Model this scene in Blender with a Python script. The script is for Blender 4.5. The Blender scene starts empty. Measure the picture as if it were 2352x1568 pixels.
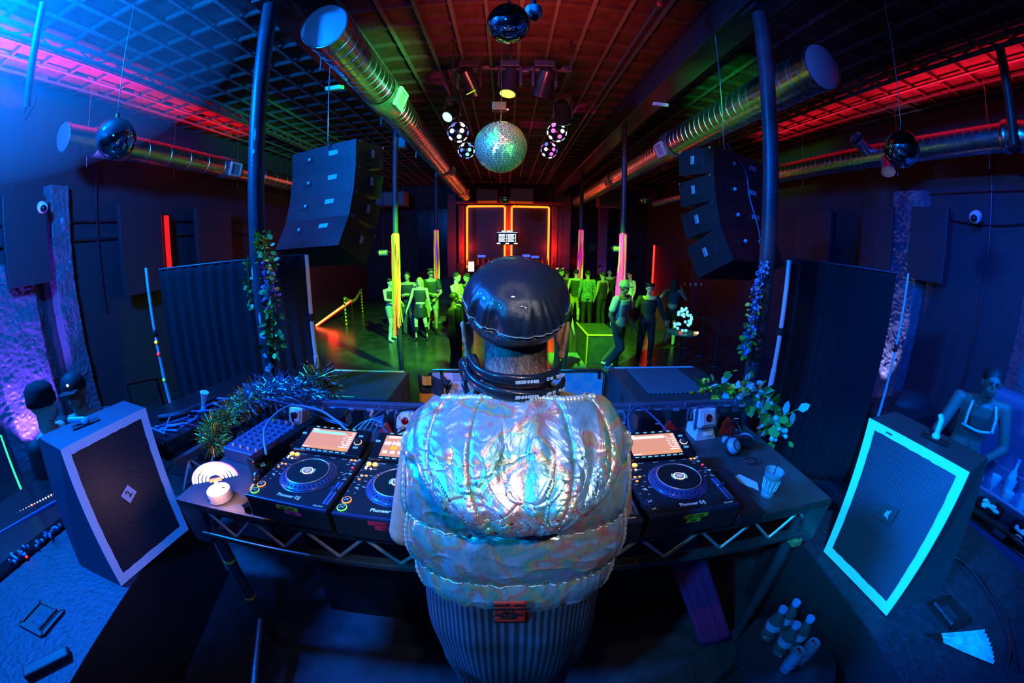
import bpy, bmesh, math, random
from mathutils import Vector, Matrix, noise
random.seed(7)
SC = bpy.context.scene
COL = SC.collection
PI = math.pi
# ------------------------------------------------------------------ camera (a fisheye lens held above and behind the DJ)
PITCH, ROLL, YAW = math.radians(14.48), math.radians(.52), math.radians(-1.08)
CAM = Vector((0, 0, 1.82))
CM = (Matrix.Rotation(YAW, 3, 'Z') @ Matrix.Rotation(PI/2-PITCH, 3, 'X') @ Matrix.Rotation(ROLL, 3, 'Z'))
cd = bpy.data.cameras.new('camera'); co = bpy.data.objects.new('camera', cd); COL.objects.link(co)
co.matrix_world = Matrix.Translation(CAM) @ CM.to_4x4()
cd.type = 'PANO'; cd.sensor_width = 36; cd.sensor_fit = 'HORIZONTAL'; cd.clip_start = .01
cd.panorama_type = 'FISHEYE_LENS_POLYNOMIAL' if hasattr(cd, 'panorama_type') else cd.type
try: cd.cycles.panorama_type = 'FISHEYE_LENS_POLYNOMIAL'
except Exception: pass
for holder in (cd, getattr(cd, 'cycles', None)):
    try:
        holder.fisheye_polynomial_k0 = 0.0
        holder.fisheye_polynomial_k1 = -65.3333/860
        holder.fisheye_polynomial_k2 = 0.0
        holder.fisheye_polynomial_k3 = .06e-6/860*65.3333**3
        holder.fisheye_polynomial_k4 = 0.0
        holder.fisheye_fov = PI
    except Exception: pass
SC.camera = co
SC.view_settings.view_transform = 'Standard'; SC.view_settings.look = 'None'
SC.view_settings.gamma = 1; SC.view_settings.use_curve_mapping = False
SC.view_settings.exposure = 0.0
SC.cycles.use_denoising = True
SC.cycles.max_bounces = 6; SC.cycles.diffuse_bounces = 2; SC.cycles.glossy_bounces = 3
SC.cycles.transmission_bounces = 6; SC.cycles.caustics_reflective = False; SC.cycles.caustics_refractive = False
SC.cycles.sample_clamp_indirect = 4
W = bpy.data.worlds.new('world'); SC.world = W; W.use_nodes = True
W.node_tree.nodes['Background'].inputs[0].default_value = (.10, .22, 1, 1)
W.node_tree.nodes['Background'].inputs[1].default_value = .004

def lamp(kind, loc, color, power, aim=None, size=.1, angle=60, blend=.5, sy=None):
    d = bpy.data.lights.new('stage_or_fill_light', kind); d.color = color; d.energy = power  # shared name: club lights, and spots added for single things
    if kind == 'SPOT': d.spot_size = math.radians(angle); d.spot_blend = blend; d.shadow_soft_size = size
    elif kind == 'POINT': d.shadow_soft_size = size
    elif kind == 'AREA':
        d.size = size
        if sy: d.shape = 'RECTANGLE'; d.size_y = sy; d.spread = math.radians(95)
    o = bpy.data.objects.new('stage_or_fill_light', d); COL.objects.link(o); o.location = loc
    if aim is not None: o.rotation_euler = (Vector(aim)-Vector(loc)).to_track_quat('-Z', 'Y').to_euler()
    return o
BLUE, CYAN, GREEN, RED, MAG = (0, .085, 1), (0, .30, 1), (.10, 1, .03), (1, .02, .008), (1, 0, .45)
# blue washes upper left and right, plus unseen spots added to light single things
lamp('SPOT', (-3.4, 1.0, 3.9), (0, .11, 1), 900, (.2, .75, 1.0), .12, 70, .7)
lamp('POINT', (-3.9, .75, 4.15), (0, .17, 1), 2600, size=.2)
lamp('SPOT', (-5.0, 4.2, 2.4), (1, .02, .12), 90, (-5.9, 5.4, 3.75), .05, 50, .8)  # added to redden the far left duct from below
lamp('SPOT', (1.0, 1.0, 3.3), (0, .10, 1), 130, (2.35, 2.93, 2.4), .06, 34, .6)  # added to turn the right post blue
lamp('SPOT', (1.0, .8, 3.6), (0, .22, 1), 260, (1.7, 3.4, .4), .08, 26, .8)  # added to give the right subwoofer its blue
lamp('SPOT', (3.9, 2.0, 4.0), (0, .06, 1), 520, (6.9, 4.4, 1.4), .1, 85, .9)
lamp('SPOT', (-.3, 1.7, 3.7), (1, .72, .84), 260, (-.35, 4, .2), .05, 30, .8)  # added above the booth for the pinkish left half of the barrier
lamp('SPOT', (-.6, 1.8, 3.6), (1, .78, .84), 120, (-2.2, 3.86, .9), .05, 26, .8)  # added to brighten the left silver pole
lamp('SPOT', (.9, 1.6, 3.6), (.35, .5, 1), 120, (2.93, 3.27, 1.0), .05, 22, .8)  # added to lift the right silver pole out of the dark
lamp('SPOT', (-.2, 4.9, 3.9), (.08, 1, .10), 160, (-1.5, 3.5, .5), .05, 30, .8)  # added to tint the left subwoofer green
lamp('SPOT', (1.3, 1.5, 3.5), (0, .40, 1), 160, (.85, 4, .2), .05, 20, .7)  # added for the cyan right half of the barrier
lamp('SPOT', (1.4, 1.2, 3.3), (.10, .10, 1), 120, (3.2, 3.4, 4.0), .08, 40, .8)  # added for the blue on the right duct end
lamp('SPOT', (-.6, .8, 3.4), (.02, .25, 1), 260, (-1.75, 3.5, 4.15), .08, 20, .8)  # added for the blue near end of the left duct
lamp('SPOT', (2.6, -.4, 3.2), (0, .12, 1), 420, (4.3, 1.7, .9), .08, 24, .7)  # extra narrow spot added to brighten the dancer
lamp('SPOT', (1.2, 4.6, 3.0), (1, .25, .45), 26, (2.95, 7.4, .9), .05, 16, .6)  # added for the pink on the man facing the booth
lamp('SPOT', (3.2, -.6, 3.6), (0, .11, 1), 1300, (5.6, 2.2, .4), .15, 80, .8)
lamp('SPOT', (-1.0, -1.2, 3.6), (0, .36, 1), 1700, (1.80, .78, 1.0), .12, 23, .6)  # added to push the right monitor tape to cyan
lamp('SPOT', (-1.7, -.8, 3.0), (0, .34, 1), 420, (-.10, .66, 1.44), .08, 36, .8)  # added for the cyan on the back of the vest
lamp('SPOT', (-.5, -1.1, 3.0), (0, .15, 1), 520, (-1.85, .75, 1.0), .15, 34, .8)  # added to brighten the tape on the left monitor
# warm white light above the booth, and a spot added for the rail
lamp('SPOT', (.50, -.6, 2.9), (1, .92, .84), 75, (.07, .66, 1.56), .05, 31, .9)
lamp('SPOT', (.3, -.5, 2.9), (1, .90, .84), 4, (0, .95, .9), .05, 90, .9)
lamp('SPOT', (0, .3, 3.5), (1, .85, .85), 26, (0, 1.62, 1.0), .05, 62, .9)  # added so the rail and its red brackets show
# green and yellow-green floods on the dance floor, then spots added for the mirror ball
lamp('SPOT', (-.1, 5.2, 3.9), (.14, 1, .02), 5200, (-2.2, 9.4, -.2), .08, 48, .5)
lamp('SPOT', (.35, 5.3, 3.9), (.14, 1, .02), 4600, (2.0, 9.6, -.2), .08, 46, .5)
lamp('SPOT', (-.9, 4.9, 3.4), (0, 1, .30), 500, (-4.6, 8.5, -.65), .08, 50, .8)
lamp('SPOT', (.3, 5.0, 3.7), (0, 1, .12), 250, (-5.6, 5.2, -.2), .08, 36, .9)
lamp('SPOT', (-1.0, 2.6, 4.3), (0, 1, .12), 160, (-.06, 4.25, 2.98), .3, 40, .6)
lamp('SPOT', (1.2, 2.4, 2.2), (.1, 1, .15), 130, (-.06, 4.25, 2.9), .3, 30, .6)
lamp('SPOT', (-.9, 1.9, 2.6), (.35, .8, 1), 130, (-.06, 4.25, 2.98), .05, 26, .6)
# unseen green and red spots added to light up the ducts
lamp('SPOT', (.2, 3.2, 3.1), (.02, 1, .18), 1500, (-1.85, 5.2, 4.15), .05, 40, .9)
lamp('SPOT', (.9, 3.0, 3.1), (.02, 1, .12), 1000, (3.15, 5.0, 4.0), .05, 34, .9)
lamp('SPOT', (0, 16.4, 2.2), (1, .05, .01), 120, (-1.7, 13.5, 4.0), .1, 40, .8)
lamp('SPOT', (.6, 16.4, 2.2), (1, .05, .01), 120, (3.1, 13.0, 3.9), .1, 40, .8)
# red wash on the ceiling deck, magenta and red in the side bays
lamp('SPOT', (.2, 3.2, 3.3), (1, .10, .07), 260, (.3, 5.4, 4.9), .3, 125, 1)
lamp('AREA', (-5.95, 2.9, 4.10), (1, 0, .62), 75, (-5.95, 2.9, 5), .3, sy=3.2)
lamp('AREA', (-6.15, 6.2, 4.12), (1, .01, .05), 45, (-6.15, 6.2, 5), .3, sy=3.0)
lamp('AREA', (6.0, 2.6, 4.12), (1, .015, .07), 55, (6.0, 2.6, 5), .3, sy=3.6)
lamp('AREA', (6.0, 6.2, 4.12), (1, .015, .05), 30, (6.0, 6.2, 5), .3, sy=3.0)
lamp('SPOT', (-.9, -.6, 3.0), (0, .09, 1), 160, (-2.2, 3.2, 4.7), .3, 95, 1)

# ------------------------------------------------------------------ from a place in the photograph to a point in the room
FPX, K3 = 860., -.06
def ray(x, y):
    dx, dy = x-1176., y-784.; r = math.hypot(dx, dy)+1e-9
    th = r/FPX*(1+K3*(r/1000)**2); s = math.sin(th)/r
    return CM @ Vector((dx*s, -dy*s, -math.cos(th)))
def atz(x, y, z): d = ray(x, y); return CAM + d*((z-CAM.z)/d.z)
def aty(x, y, Y): d = ray(x, y); return CAM + d*(Y/d.y)
def atx(x, y, X): d = ray(x, y); return CAM + d*(X/d.x)
def atd(x, y, D): return CAM + ray(x, y)*D

# ------------------------------------------------------------------ materials
MATS = {}
def mat(name, color=(.5, .5, .5), rough=.5, metal=0, emit=None, es=1, noise_amt=0, nscale=20, bump=0, bscale=60, spec=.5, alpha=None, trans=0, color2=None, coat=0):
    if name in MATS: return MATS[name]
    m = bpy.data.materials.new(name); m.use_nodes = True; nt = m.node_tree; b = nt.nodes['Principled BSDF']
    b.inputs['Base Color'].default_value = (*color, 1); b.inputs['Roughness'].default_value = rough
    b.inputs['Metallic'].default_value = metal; b.inputs['Specular IOR Level'].default_value = spec
    b.inputs['Transmission Weight'].default_value = trans; b.inputs['Coat Weight'].default_value = coat
    if emit: b.inputs['Emission Color'].default_value = (*emit, 1); b.inputs['Emission Strength'].default_value = es
    if noise_amt or bump: tc = nt.nodes.new('ShaderNodeTexCoord')
    if noise_amt:
        n = nt.nodes.new('ShaderNodeTexNoise'); n.inputs['Scale'].default_value = nscale; n.inputs['Detail'].default_value = 6
        nt.links.new(tc.outputs['Object'], n.inputs['Vector'])
        r = nt.nodes.new('ShaderNodeValToRGB'); c2 = color2 or tuple(c*(1-noise_amt) for c in color)
        r.color_ramp.elements[0].position = .35; r.color_ramp.elements[1].position = .65
        r.color_ramp.elements[0].color = (*c2, 1); r.color_ramp.elements[1].color = (*color, 1)
        nt.links.new(n.outputs['Fac'], r.inputs['Fac']); nt.links.new(r.outputs['Color'], b.inputs['Base Color'])
    if bump:
        n = nt.nodes.new('ShaderNodeTexNoise'); n.inputs['Scale'].default_value = bscale; n.inputs['Detail'].default_value = 5
        nt.links.new(tc.outputs['Object'], n.inputs['Vector'])
        bn = nt.nodes.new('ShaderNodeBump'); bn.inputs['Strength'].default_value = bump; bn.inputs['Distance'].default_value = .02
        nt.links.new(n.outputs['Fac'], bn.inputs['Height']); nt.links.new(bn.outputs['Normal'], b.inputs['Normal'])
    MATS[name] = m
    return m
def nodes_of(m): return m.node_tree, m.node_tree.nodes['Principled BSDF']

# ------------------------------------------------------------------ mesh building
class MB:
    def __init__(s, M=None): s.v = []; s.f = []; s.M = M; s.st = []
    def add(s, vs, fs):
        k = len(s.v); M = s.M; s.st.append((k, len(s.f)))
        s.v += [(M @ Vector(p)) if M is not None else Vector(p) for p in vs]; s.f += [tuple(i+k for i in f) for f in fs]; return s
    def box(s, c, d, R=None, taper=1):
        x, y, z = d[0]/2, d[1]/2, d[2]/2; vs = []
        for k in (-1, 1):
            t = taper if k > 0 else 1
            for a, b in ((-1, -1), (1, -1), (1, 1), (-1, 1)):
                p = Vector((a*x*t, b*y*t, k*z)); p = R @ p if R is not None else p; vs.append(p+Vector(c))
        return s.add(vs, [(3, 2, 1, 0), (4, 5, 6, 7), (0, 1, 5, 4), (1, 2, 6, 5), (2, 3, 7, 6), (3, 0, 4, 7)])
    def bbox(s, c, d, bev=.005, R=None):      # box with chamfered edges
        bm = bmesh.new(); bmesh.ops.create_cube(bm, size=1)
        for v in bm.verts: v.co = Vector((v.co.x*d[0], v.co.y*d[1], v.co.z*d[2]))
        bmesh.ops.bevel(bm, geom=bm.edges[:], offset=bev, segments=2, affect='EDGES', profile=.5)
        vs = [(R @ v.co if R is not None else v.co)+Vector(c) for v in bm.verts]; bm.verts.index_update()
        fs = [[v.index for v in f.verts] for f in bm.faces]; bm.free(); return s.add(vs, fs)
    def hexa(s, p): return s.add(p, [(3, 2, 1, 0), (4, 5, 6, 7), (0, 1, 5, 4), (1, 2, 6, 5), (2, 3, 7, 6), (3, 0, 4, 7)])
    def bar(s, a, b, w, h=None):
        a, b = Vector(a), Vector(b); h = h or w; d = b-a
        q = d.to_track_quat('Z', 'Y').to_matrix(); return s.box((a+b)/2, (w, h, d.length), q)
    def cyl(s, a, b, r, r1=None, n=12, cap=True):
        a, b = Vector(a), Vector(b); r1 = r if r1 is None else r1; q = (b-a).to_track_quat('Z', 'Y').to_matrix()
        vs = []
        for P, rr in ((a, r), (b, r1)):
            vs += [P+q @ Vector((rr*math.cos(2*PI*i/n), rr*math.sin(2*PI*i/n), 0)) for i in range(n)]
        fs = [(i, (i+1) % n, n+(i+1) % n, n+i) for i in range(n)]
        if cap: fs += [tuple(range(n-1, -1, -1)), tuple(range(n, 2*n))]
        return s.add(vs, fs)
    def lathe(s, prof, c=(0, 0, 0), axis=(0, 0, 1), n=24, caps=True, sx=1, sy=1):
        q = Vector(axis).to_track_quat('Z', 'Y').to_matrix(); c = Vector(c); vs = []; m = len(prof)
        for r, z in prof: vs += [c+q @ Vector((r*sx*math.cos(2*PI*i/n), r*sy*math.sin(2*PI*i/n), z)) for i in range(n)]
        fs = [(j*n+i, j*n+(i+1) % n, (j+1)*n+(i+1) % n, (j+1)*n+i) for j in range(m-1) for i in range(n)]
        if caps: fs += [tuple(range(n-1, -1, -1)), tuple(range((m-1)*n, m*n))]
        return s.add(vs, fs)
    def tube(s, pts, r, n=8, closed=False, rs=None):
        pts = [Vector(p) for p in pts]; N = len(pts); vs = []; up = None
        for i, p in enumerate(pts):
            t = (pts[(i+1) % N]-pts[i-1]) if closed else (pts[min(i+1, N-1)]-pts[max(i-1, 0)])
            if t.length < 1e-9: t = Vector((0, 0, 1))
            t.normalize()
            if up is None: up = Vector((0, 0, 1)) if abs(t.z) < .9 else Vector((1, 0, 0))
            a = t.cross(up)
            if a.length < 1e-6: a = t.orthogonal()
            a.normalize(); b = a.cross(t); up = b; rr = rs[i] if rs else r
            vs += [p+a*rr*math.cos(2*PI*k/n)+b*rr*math.sin(2*PI*k/n) for k in range(n)]
        fs = [(i*n+k, i*n+(k+1) % n, ((i+1) % N)*n+(k+1) % n, ((i+1) % N)*n+k) for i in range(N if closed else N-1) for k in range(n)]
        if not closed: fs += [tuple(range(n-1, -1, -1)), tuple(range((N-1)*n, N*n))]
        return s.add(vs, fs)
    def grid(s, fn, nu, nv, wrap=False):
        vs = [fn(i/(nu if wrap else nu-1), j/(nv-1)) for j in range(nv) for i in range(nu)]
        fs = [(j*nu+i, j*nu+(i+1) % nu, (j+1)*nu+(i+1) % nu, (j+1)*nu+i) for j in range(nv-1) for i in range(nu if wrap else nu-1)]
        return s.add(vs, fs)
    def ball(s, c, r, n=16, m=10, R=None):
        r = (r, r, r) if isinstance(r, (int, float)) else r; c = Vector(c)
        def f(u, v):
            a = 2*PI*u; b = PI*(v-.5)*.999; p = Vector((r[0]*math.cos(a)*math.cos(b), r[1]*math.sin(a)*math.cos(b), r[2]*math.sin(b)))
            return c+(R @ p if R is not None else p)
        return s.grid(f, n, m, True)
    def prism(s, pts, d):                     # polygon (list of Vectors) pushed along d
        n = len(pts); d = Vector(d); vs = [Vector(p) for p in pts]+[Vector(p)+d for p in pts]
        return s.add(vs, [tuple(range(n-1, -1, -1)), tuple(range(n, 2*n))]+[(i, (i+1) % n, n+(i+1) % n, n+i) for i in range(n)])
    def build(s, name, m, parent=None, smooth=False, world=True, mods=()):
        me = bpy.data.meshes.new(name)
        org = Vector((0, 0, 0))
        if parent is not None and world:
            p = parent
            while p is not None: org = org+Vector(p.location); p = p.parent
        if parent is None and s.v and world:    # origin at the base of the mesh
            xs = [p.x for p in s.v]; ys = [p.y for p in s.v]; zs = [p.z for p in s.v]
            org = Vector(((min(xs)+max(xs))/2, (min(ys)+max(ys))/2, min(zs)))
        me.from_pydata([p-org for p in s.v], [], s.f); me.materials.append(m)
        if smooth:
            me.polygons.foreach_set('use_smooth', [True]*len(me.polygons))
            if smooth != 'all': me.set_sharp_from_angle(angle=math.radians(40))
        o = bpy.data.objects.new(name, me); COL.objects.link(o)
        if parent is not None: o.parent = parent
        else: o.location = org
        return o
def each(mb, name, m, parent=None, smooth=False, world=True):      # one object per piece added to the builder
    out = []; st = mb.st+[(len(mb.v), len(mb.f))]
    for (v0, f0), (v1, f1) in zip(st[:-1], st[1:]):
        q = MB(); q.v = mb.v[v0:v1]; q.f = [tuple(i-v0 for i in f) for f in mb.f[f0:f1]]; out.append(q.build(name, m, parent, smooth, world))
    return out
def tag(o, label=None, cat=None, group=None, kind=None):
    if label: o['label'] = label
    if cat: o['category'] = cat
    if group: o['group'] = group
    if kind: o['kind'] = kind
    return o
def thing(name, label, cat, loc=(0, 0, 0), rotz=0, group=None):
    o = bpy.data.objects.new(name, None); COL.objects.link(o); o.location = loc; o.rotation_euler = (0, 0, rotz)
    o.empty_display_size = .05
    return tag(o, label, cat, group)
def struct(name, mb, m, smooth=False):
    return tag(mb.build(name, m, smooth=smooth), kind='structure')
def copy_tree(o, parent=None):
    c = o.copy(); COL.objects.link(c); c.parent = parent
    for ch in [x for x in bpy.data.objects if x.parent == o]: copy_tree(ch, c)
    return c
def text(body, size, m, parent, loc, rot=(0, 0, 0), ext=.0006, bold=0, name='lettering', sx=1):
    cu = bpy.data.curves.new(name, 'FONT'); cu.body = body; cu.size = size; cu.extrude = ext; cu.offset = bold
    cu.align_x = 'CENTER'; cu.align_y = 'CENTER'; cu.resolution_u = 2
    tmp = bpy.data.objects.new(name, cu); COL.objects.link(tmp); bpy.context.view_layer.update()
    me = bpy.data.meshes.new_from_object(tmp.evaluated_get(bpy.context.evaluated_depsgraph_get())); me.name = name
    bpy.data.objects.remove(tmp); bpy.data.curves.remove(cu); me.materials.clear(); me.materials.append(m)
    o = bpy.data.objects.new(name, me); COL.objects.link(o); o.parent = parent; o.location = loc
    o.rotation_euler = rot if not isinstance(rot, Matrix) else rot.to_euler(); o.scale = (sx, 1, 1)
    return o
# ================================================================== THE ROOM
FLZ = -.65
m_floor = mat('dance_floor_paint', (.045, .05, .05), .24, bump=.05, bscale=9, noise_amt=.5, nscale=3)
m_stage = mat('stage_carpet', (.035, .04, .05), .85, bump=.3, bscale=120, noise_amt=.5, nscale=9)
m_wall = mat('black_wall_paint', (.03, .034, .045), .55, bump=.5, bscale=7, spec=.4)
m_stucco = mat('rough_stucco', (.10, .11, .14), .4, bump=1.0, bscale=9)
m_deck = mat('dark_red_boards', (.10, .028, .022), .8, noise_amt=.5, nscale=6)
m_strip = mat('grey_furring', (.16, .13, .12), .7, noise_amt=.4, nscale=14)
m_joist = mat('brown_joist', (.10, .05, .04), .8, noise_amt=.4, nscale=8)
m_black = mat('black_paint', (.012, .013, .016), .5)
m_blackg = mat('black_gloss', (.01, .011, .014), .22)
m_steel = mat('dark_steel', (.06, .065, .075), .35, metal=.7)
m_chrome = mat('bright_steel', (.75, .77, .8), .22, metal=1)
m_brick = bpy.data.materials.new('brick'); m_brick.use_nodes = True
nt, b = nodes_of(m_brick); br = nt.nodes.new('ShaderNodeTexBrick'); tc = nt.nodes.new('ShaderNodeTexCoord'); mp = nt.nodes.new('ShaderNodeMapping')
mp.inputs['Rotation'].default_value = (PI/2, 0, 0); nt.links.new(tc.outputs['Object'], mp.inputs[0]); nt.links.new(mp.outputs[0], br.inputs['Vector'])
br.inputs['Color1'].default_value = (.16, .07, .06, 1); br.inputs['Color2'].default_value = (.10, .05, .05, 1); br.inputs['Mortar'].default_value = (.22, .18, .17, 1)
br.inputs['Scale'].default_value = 1; br.inputs['Brick Width'].default_value = .22; br.inputs['Row Height'].default_value = .075; br.inputs['Mortar Size'].default_value = .008
nt.links.new(br.outputs['Color'], b.inputs['Base Color']); b.inputs['Roughness'].default_value = .8

WX, BY, CZ = 6.9, 18.0, 4.76
struct('floor', MB().box((0, 8.5, FLZ-.05), (2*WX+.4, 20.5, .1)), m_floor)
struct('wall_left', MB().box((-WX-.1, 8.3, 2.2), (.2, 20.5, 6)), m_wall)
struct('wall_right', MB().box((WX+.1, 8.3, 2.2), (.2, 20.5, 6)), m_wall)
struct('wall_back', MB().box((0, BY+.1, 2.2), (2*WX+.4, .2, 6)), mat('back_wall', (.03, .022, .022), .7))
struct('wall_rear', MB().box((0, -1.9, 2.2), (2*WX+.4, .2, 6)), m_black)
struct('ceiling', MB().box((0, 8.3, CZ+.135), (2*WX+.4, 20.5, .1)), m_deck)
# stage the DJ stands on, made of platform decks
struct('floor_stage', MB().box((0, .45, -.325), (5.4, 4.7, .65)), m_stage)
for k in range(34):                       # long furring strips under the joists
    x = .16+.416*(k-17)
    if abs(x) < WX: struct('ceiling_strip', MB().box((x, 8.3, CZ+.012), (.05 if k % 2 else .042, 20.2, .024)), m_strip)
for k in range(42):                       # cross joists
    y = -1.4+.463*k
    struct('ceiling_joist', MB().box((0, y, CZ+.055), (2*WX, .03, .062)), m_joist)
def beam(x, y0, y1, w, zb, zt):
    return struct('ceiling_beam', MB().bbox((x, (y0+y1)/2, (zb+zt)/2), (w, y1-y0, zt-zb), .01), mat('beam_black', (.02, .021, .026), .3, bump=.25, bscale=5))
beam(2.35, -1.7, 17.9, .37, 4.28, 4.755)
beam(-2.2, -1.7, 17.9, .37, 4.28, 4.755)
for sx in (-1, 1):                        # lattice girders of the side bays
    mb = MB(); x = sx*5.25
    for zz in (4.62, 4.745):
        for dx in (-.025, .025): mb.bar((x+dx, -1.7, zz), (x+dx, 17.9, zz), .03, .03)
    y = -1.7
    while y < 17.5:
        mb.bar((x, y, 4.62), (x, y+.3, 4.745), .02); mb.bar((x, y+.3, 4.745), (x, y+.6, 4.62), .02); y += .6
    struct('ceiling_girder', mb, m_strip)
    mb = MB(); y = 0                      # blocking between the joists over the side bay
    for k in range(26): mb.box((sx*(6.1+.4*(k % 2)), .6+.463*k, CZ+.055), (.05, .30, .062))
    struct('ceiling_blocking', mb, m_joist)
# wall pilasters of rough stucco and the flat panels between them
def stucco(x, y0, y1, z0, z1, d=.16):
    s = -1 if x > 0 else 1
    def f(u, v):
        y = y0+(y1-y0)*u; z = z0+(z1-z0)*v
        n = noise.noise(Vector((y*4, z*4, x)))*.03+abs(noise.noise(Vector((y*11, z*13, x+3))))*.03+noise.noise(Vector((y*30, z*30, x)))*.008
        e = min(u, 1-u)*8; return Vector((x+s*(d*min(1, e)+n), y, z))
    o = struct('wall_pier', MB().grid(f, 60, 200), m_stucco, True); return o
stucco(6.9, 3.95, 4.75, FLZ, 3.35)
stucco(6.9, .6, 2.2, FLZ, 2.7, .1)
stucco(-6.9, 2.0, 3.1, FLZ, 2.2, .14)
stucco(-6.9, 3.3, 3.75, FLZ, 3.3, .14)
for i, (x, y0, y1, z0, z1) in enumerate([(6.9, 3.45, 4.15, 1.86, 3.05), (6.9, 4.55, 5.25, 1.7, 3.05), (6.9, 6.1, 7.2, 1.4, 3.05), (-6.9, 2.5, 3.2, 1.86, 3.1), (-6.9, 4.6, 5.6, 1.4, 3.0), (-6.9, 6.6, 7.8, 1.2, 3.0)]):
    s = 1 if x > 0 else -1
    t = MB().bbox((x-s*.27, (y0+y1)/2, (z0+z1)/2), (.10, y1-y0, z1-z0), .01).build('acoustic_panel', mat('panel_black', (.028, .03, .04), .45, bump=.3, bscale=30))
    tag(t, ['black acoustic panel on the right wall above the lit rough pier, lowest edge glowing', 'black acoustic panel on the right wall, second one beyond the rough pier', 'black acoustic panel on the right wall beside the blue glow', 'black acoustic panel on the left wall above the glowing blue rough plaster', 'black acoustic panel on the left wall beneath the silver duct', 'black acoustic panel on the left wall near the red strip'][i], 'acoustic panel', 'acoustic panels on the side walls')
# conduits on the walls
def pipe(name, pts, r, m, label, cat, group=None, n=8): return tag(MB().tube(pts, r, n).build(name, m, smooth=True), label, cat, group)
pipe('conduit', [(6.87, 2.84, -.2), (6.87, 2.84, 4.4)], .016, m_steel, 'thin vertical conduit on the right wall beside the dome camera', 'conduit', 'conduits on the walls')
pipe('conduit', [(-6.87, 4.3, 1.2), (-6.87, 4.3, 3.8)], .016, m_steel, 'thin vertical conduit on the left wall under the silver duct', 'conduit', 'conduits on the walls')
pipe('conduit', [(-6.86, .8, 2.75), (-6.86, 9, 2.75)], .02, m_steel, 'upper of two horizontal conduits on the left wall', 'conduit', 'conduits on the walls')
pipe('conduit', [(-6.86, .8, 2.45), (-6.86, 9, 2.45)], .02, m_steel, 'lower of two horizontal conduits on the left wall', 'conduit', 'conduits on the walls')
pipe('cable', [(6.85, 1.2+.14*k, 3.15-.32*math.sin(PI*k/24)) for k in range(25)], .012, m_steel, 'cable sagging along the right wall below the silver duct', 'cable')
pipe('cable', [(6.84, .8, 3.35), (6.84, 4.6, 3.3)], .010, m_steel, 'taut cable along the right wall over the acoustic panels', 'cable')

# structural posts
m_post = mat('post_blue_black', (.045, .05, .065), .38, noise_amt=.35, nscale=7, bump=.15, bscale=40)
def post(x, y, r, z0, z1, label, col=m_post, flange=True):
    t = thing('steel_post', label, 'post', (x, y, z0), 0, 'steel posts holding up the roof')
    MB().cyl((x, y, z0), (x, y, z1), r, n=32).build('shaft', col, t, True)
    if flange: MB().bbox((x, y, z1-.02), (r*3.6, r*3.6, .04), .004).build('top_plate', m_black, t)
    return t
pl = post(-2.2, 2.96, .075, FLZ, 4.28, 'round steel post with peeling white paint patches, left of the booth beside the flower garland')
pr = post(2.35, 2.93, .075, FLZ, 4.28, 'thick blue-lit round steel post right of the booth beside the blue flower garland')
def patch_on(post_o, cx, cy, r, specs, m, name='peeling_patch'):
    for (z, ang, w, h) in specs:
        n = 18; pts = []
        for i in range(n):
            a = 2*PI*i/n; q = 1+.45*noise.noise(Vector((math.cos(a)*1.7+z*9, math.sin(a)*1.7, ang)))
            pts.append((ang+w*q*math.cos(a)/r, z+h*q*math.sin(a)))
        vs = [Vector((cx+(r+.0015)*math.cos(t), cy+(r+.0015)*math.sin(t), zz)) for t, zz in pts]
        vc = Vector((cx+(r+.0015)*math.cos(ang), cy+(r+.0015)*math.sin(ang), z))
        MB().add([vc]+vs, [(0, i+1, (i+1) % n+1) for i in range(n)]).build(name, m, post_o)
m_patch = mat('peeled_white', (.75, .62, .62), .7, noise_amt=.2, nscale=40)
patch_on(pl, -2.2, 2.96, .075, [(1.68, -2.0, .012, .05), (1.28, -1.5, .012, .05), (1.12, -1.65, .018, .025), (1.1, -1.25, .02, .012), (.93, -1.45, .022, .022), (.80, -1.4, .035, .03), (.83, -.95, .03, .028), (2.75, -1.3, .012, .02), (2.9, -1.2, .008, .05)], m_patch)
patch_on(pr, 2.35, 2.93, .075, [(1.02, -2.0, .03, .02), (.95, -1.8, .035, .018), (.88, -2.1, .03, .012), (1.1, -1.9, .02, .02)], mat('faded_sticker', (.4, .12, .2), .7))
post(-2.1, 7.07, .055, FLZ, 4.28, 'dark round post wrapped with orange and lime streamers', flange=False)
post(2.33, 7.35, .055, FLZ, 4.28, 'dark round post wrapped with pink streamers near the man in the cap', flange=False)
post(-2.25, 12.2, .06, FLZ, 4.28, 'farther post behind the trio, with violet and yellow streamers', flange=False)
post(2.4, 12.0, .06, FLZ, 4.28, 'farther post with pink streamers behind the crowd', flange=False)
tp = thing('ceiling_pole', 'blue-lit pole hanging from the ceiling at the upper right, mounting by the silver duct', 'pole', (5.55, 2.05, 4.6))
MB().cyl((5.55, 2.05, 4.75), (5.75, 2.07, 3.6), .06, n=20).build('shaft', m_post, tp, True)
MB().lathe([(.07, 0), (.09, .03), (.05, .08)], (5.75, 2.07, 3.55)).build('clamp', m_black, tp, True)
tp = thing('ceiling_pole', 'blue-glowing pole hanging from the ceiling at the upper left corner', 'pole', (-4.05, 1.65, 4.7))
a, b_ = atd(100, 5, 4.9), atd(62, 245, 4.9)
MB().cyl(a, b_, .035, n=16).build('shaft', m_post, tp, True)
MB().tube([b_, b_+Vector((-.05, 0, -.04)), b_+Vector((-.02, 0, -.12)), b_+Vector((.12, .02, -.02)), b_+Vector((.16, .02, .05))], .008).build('hook', m_steel, tp, True)

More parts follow.
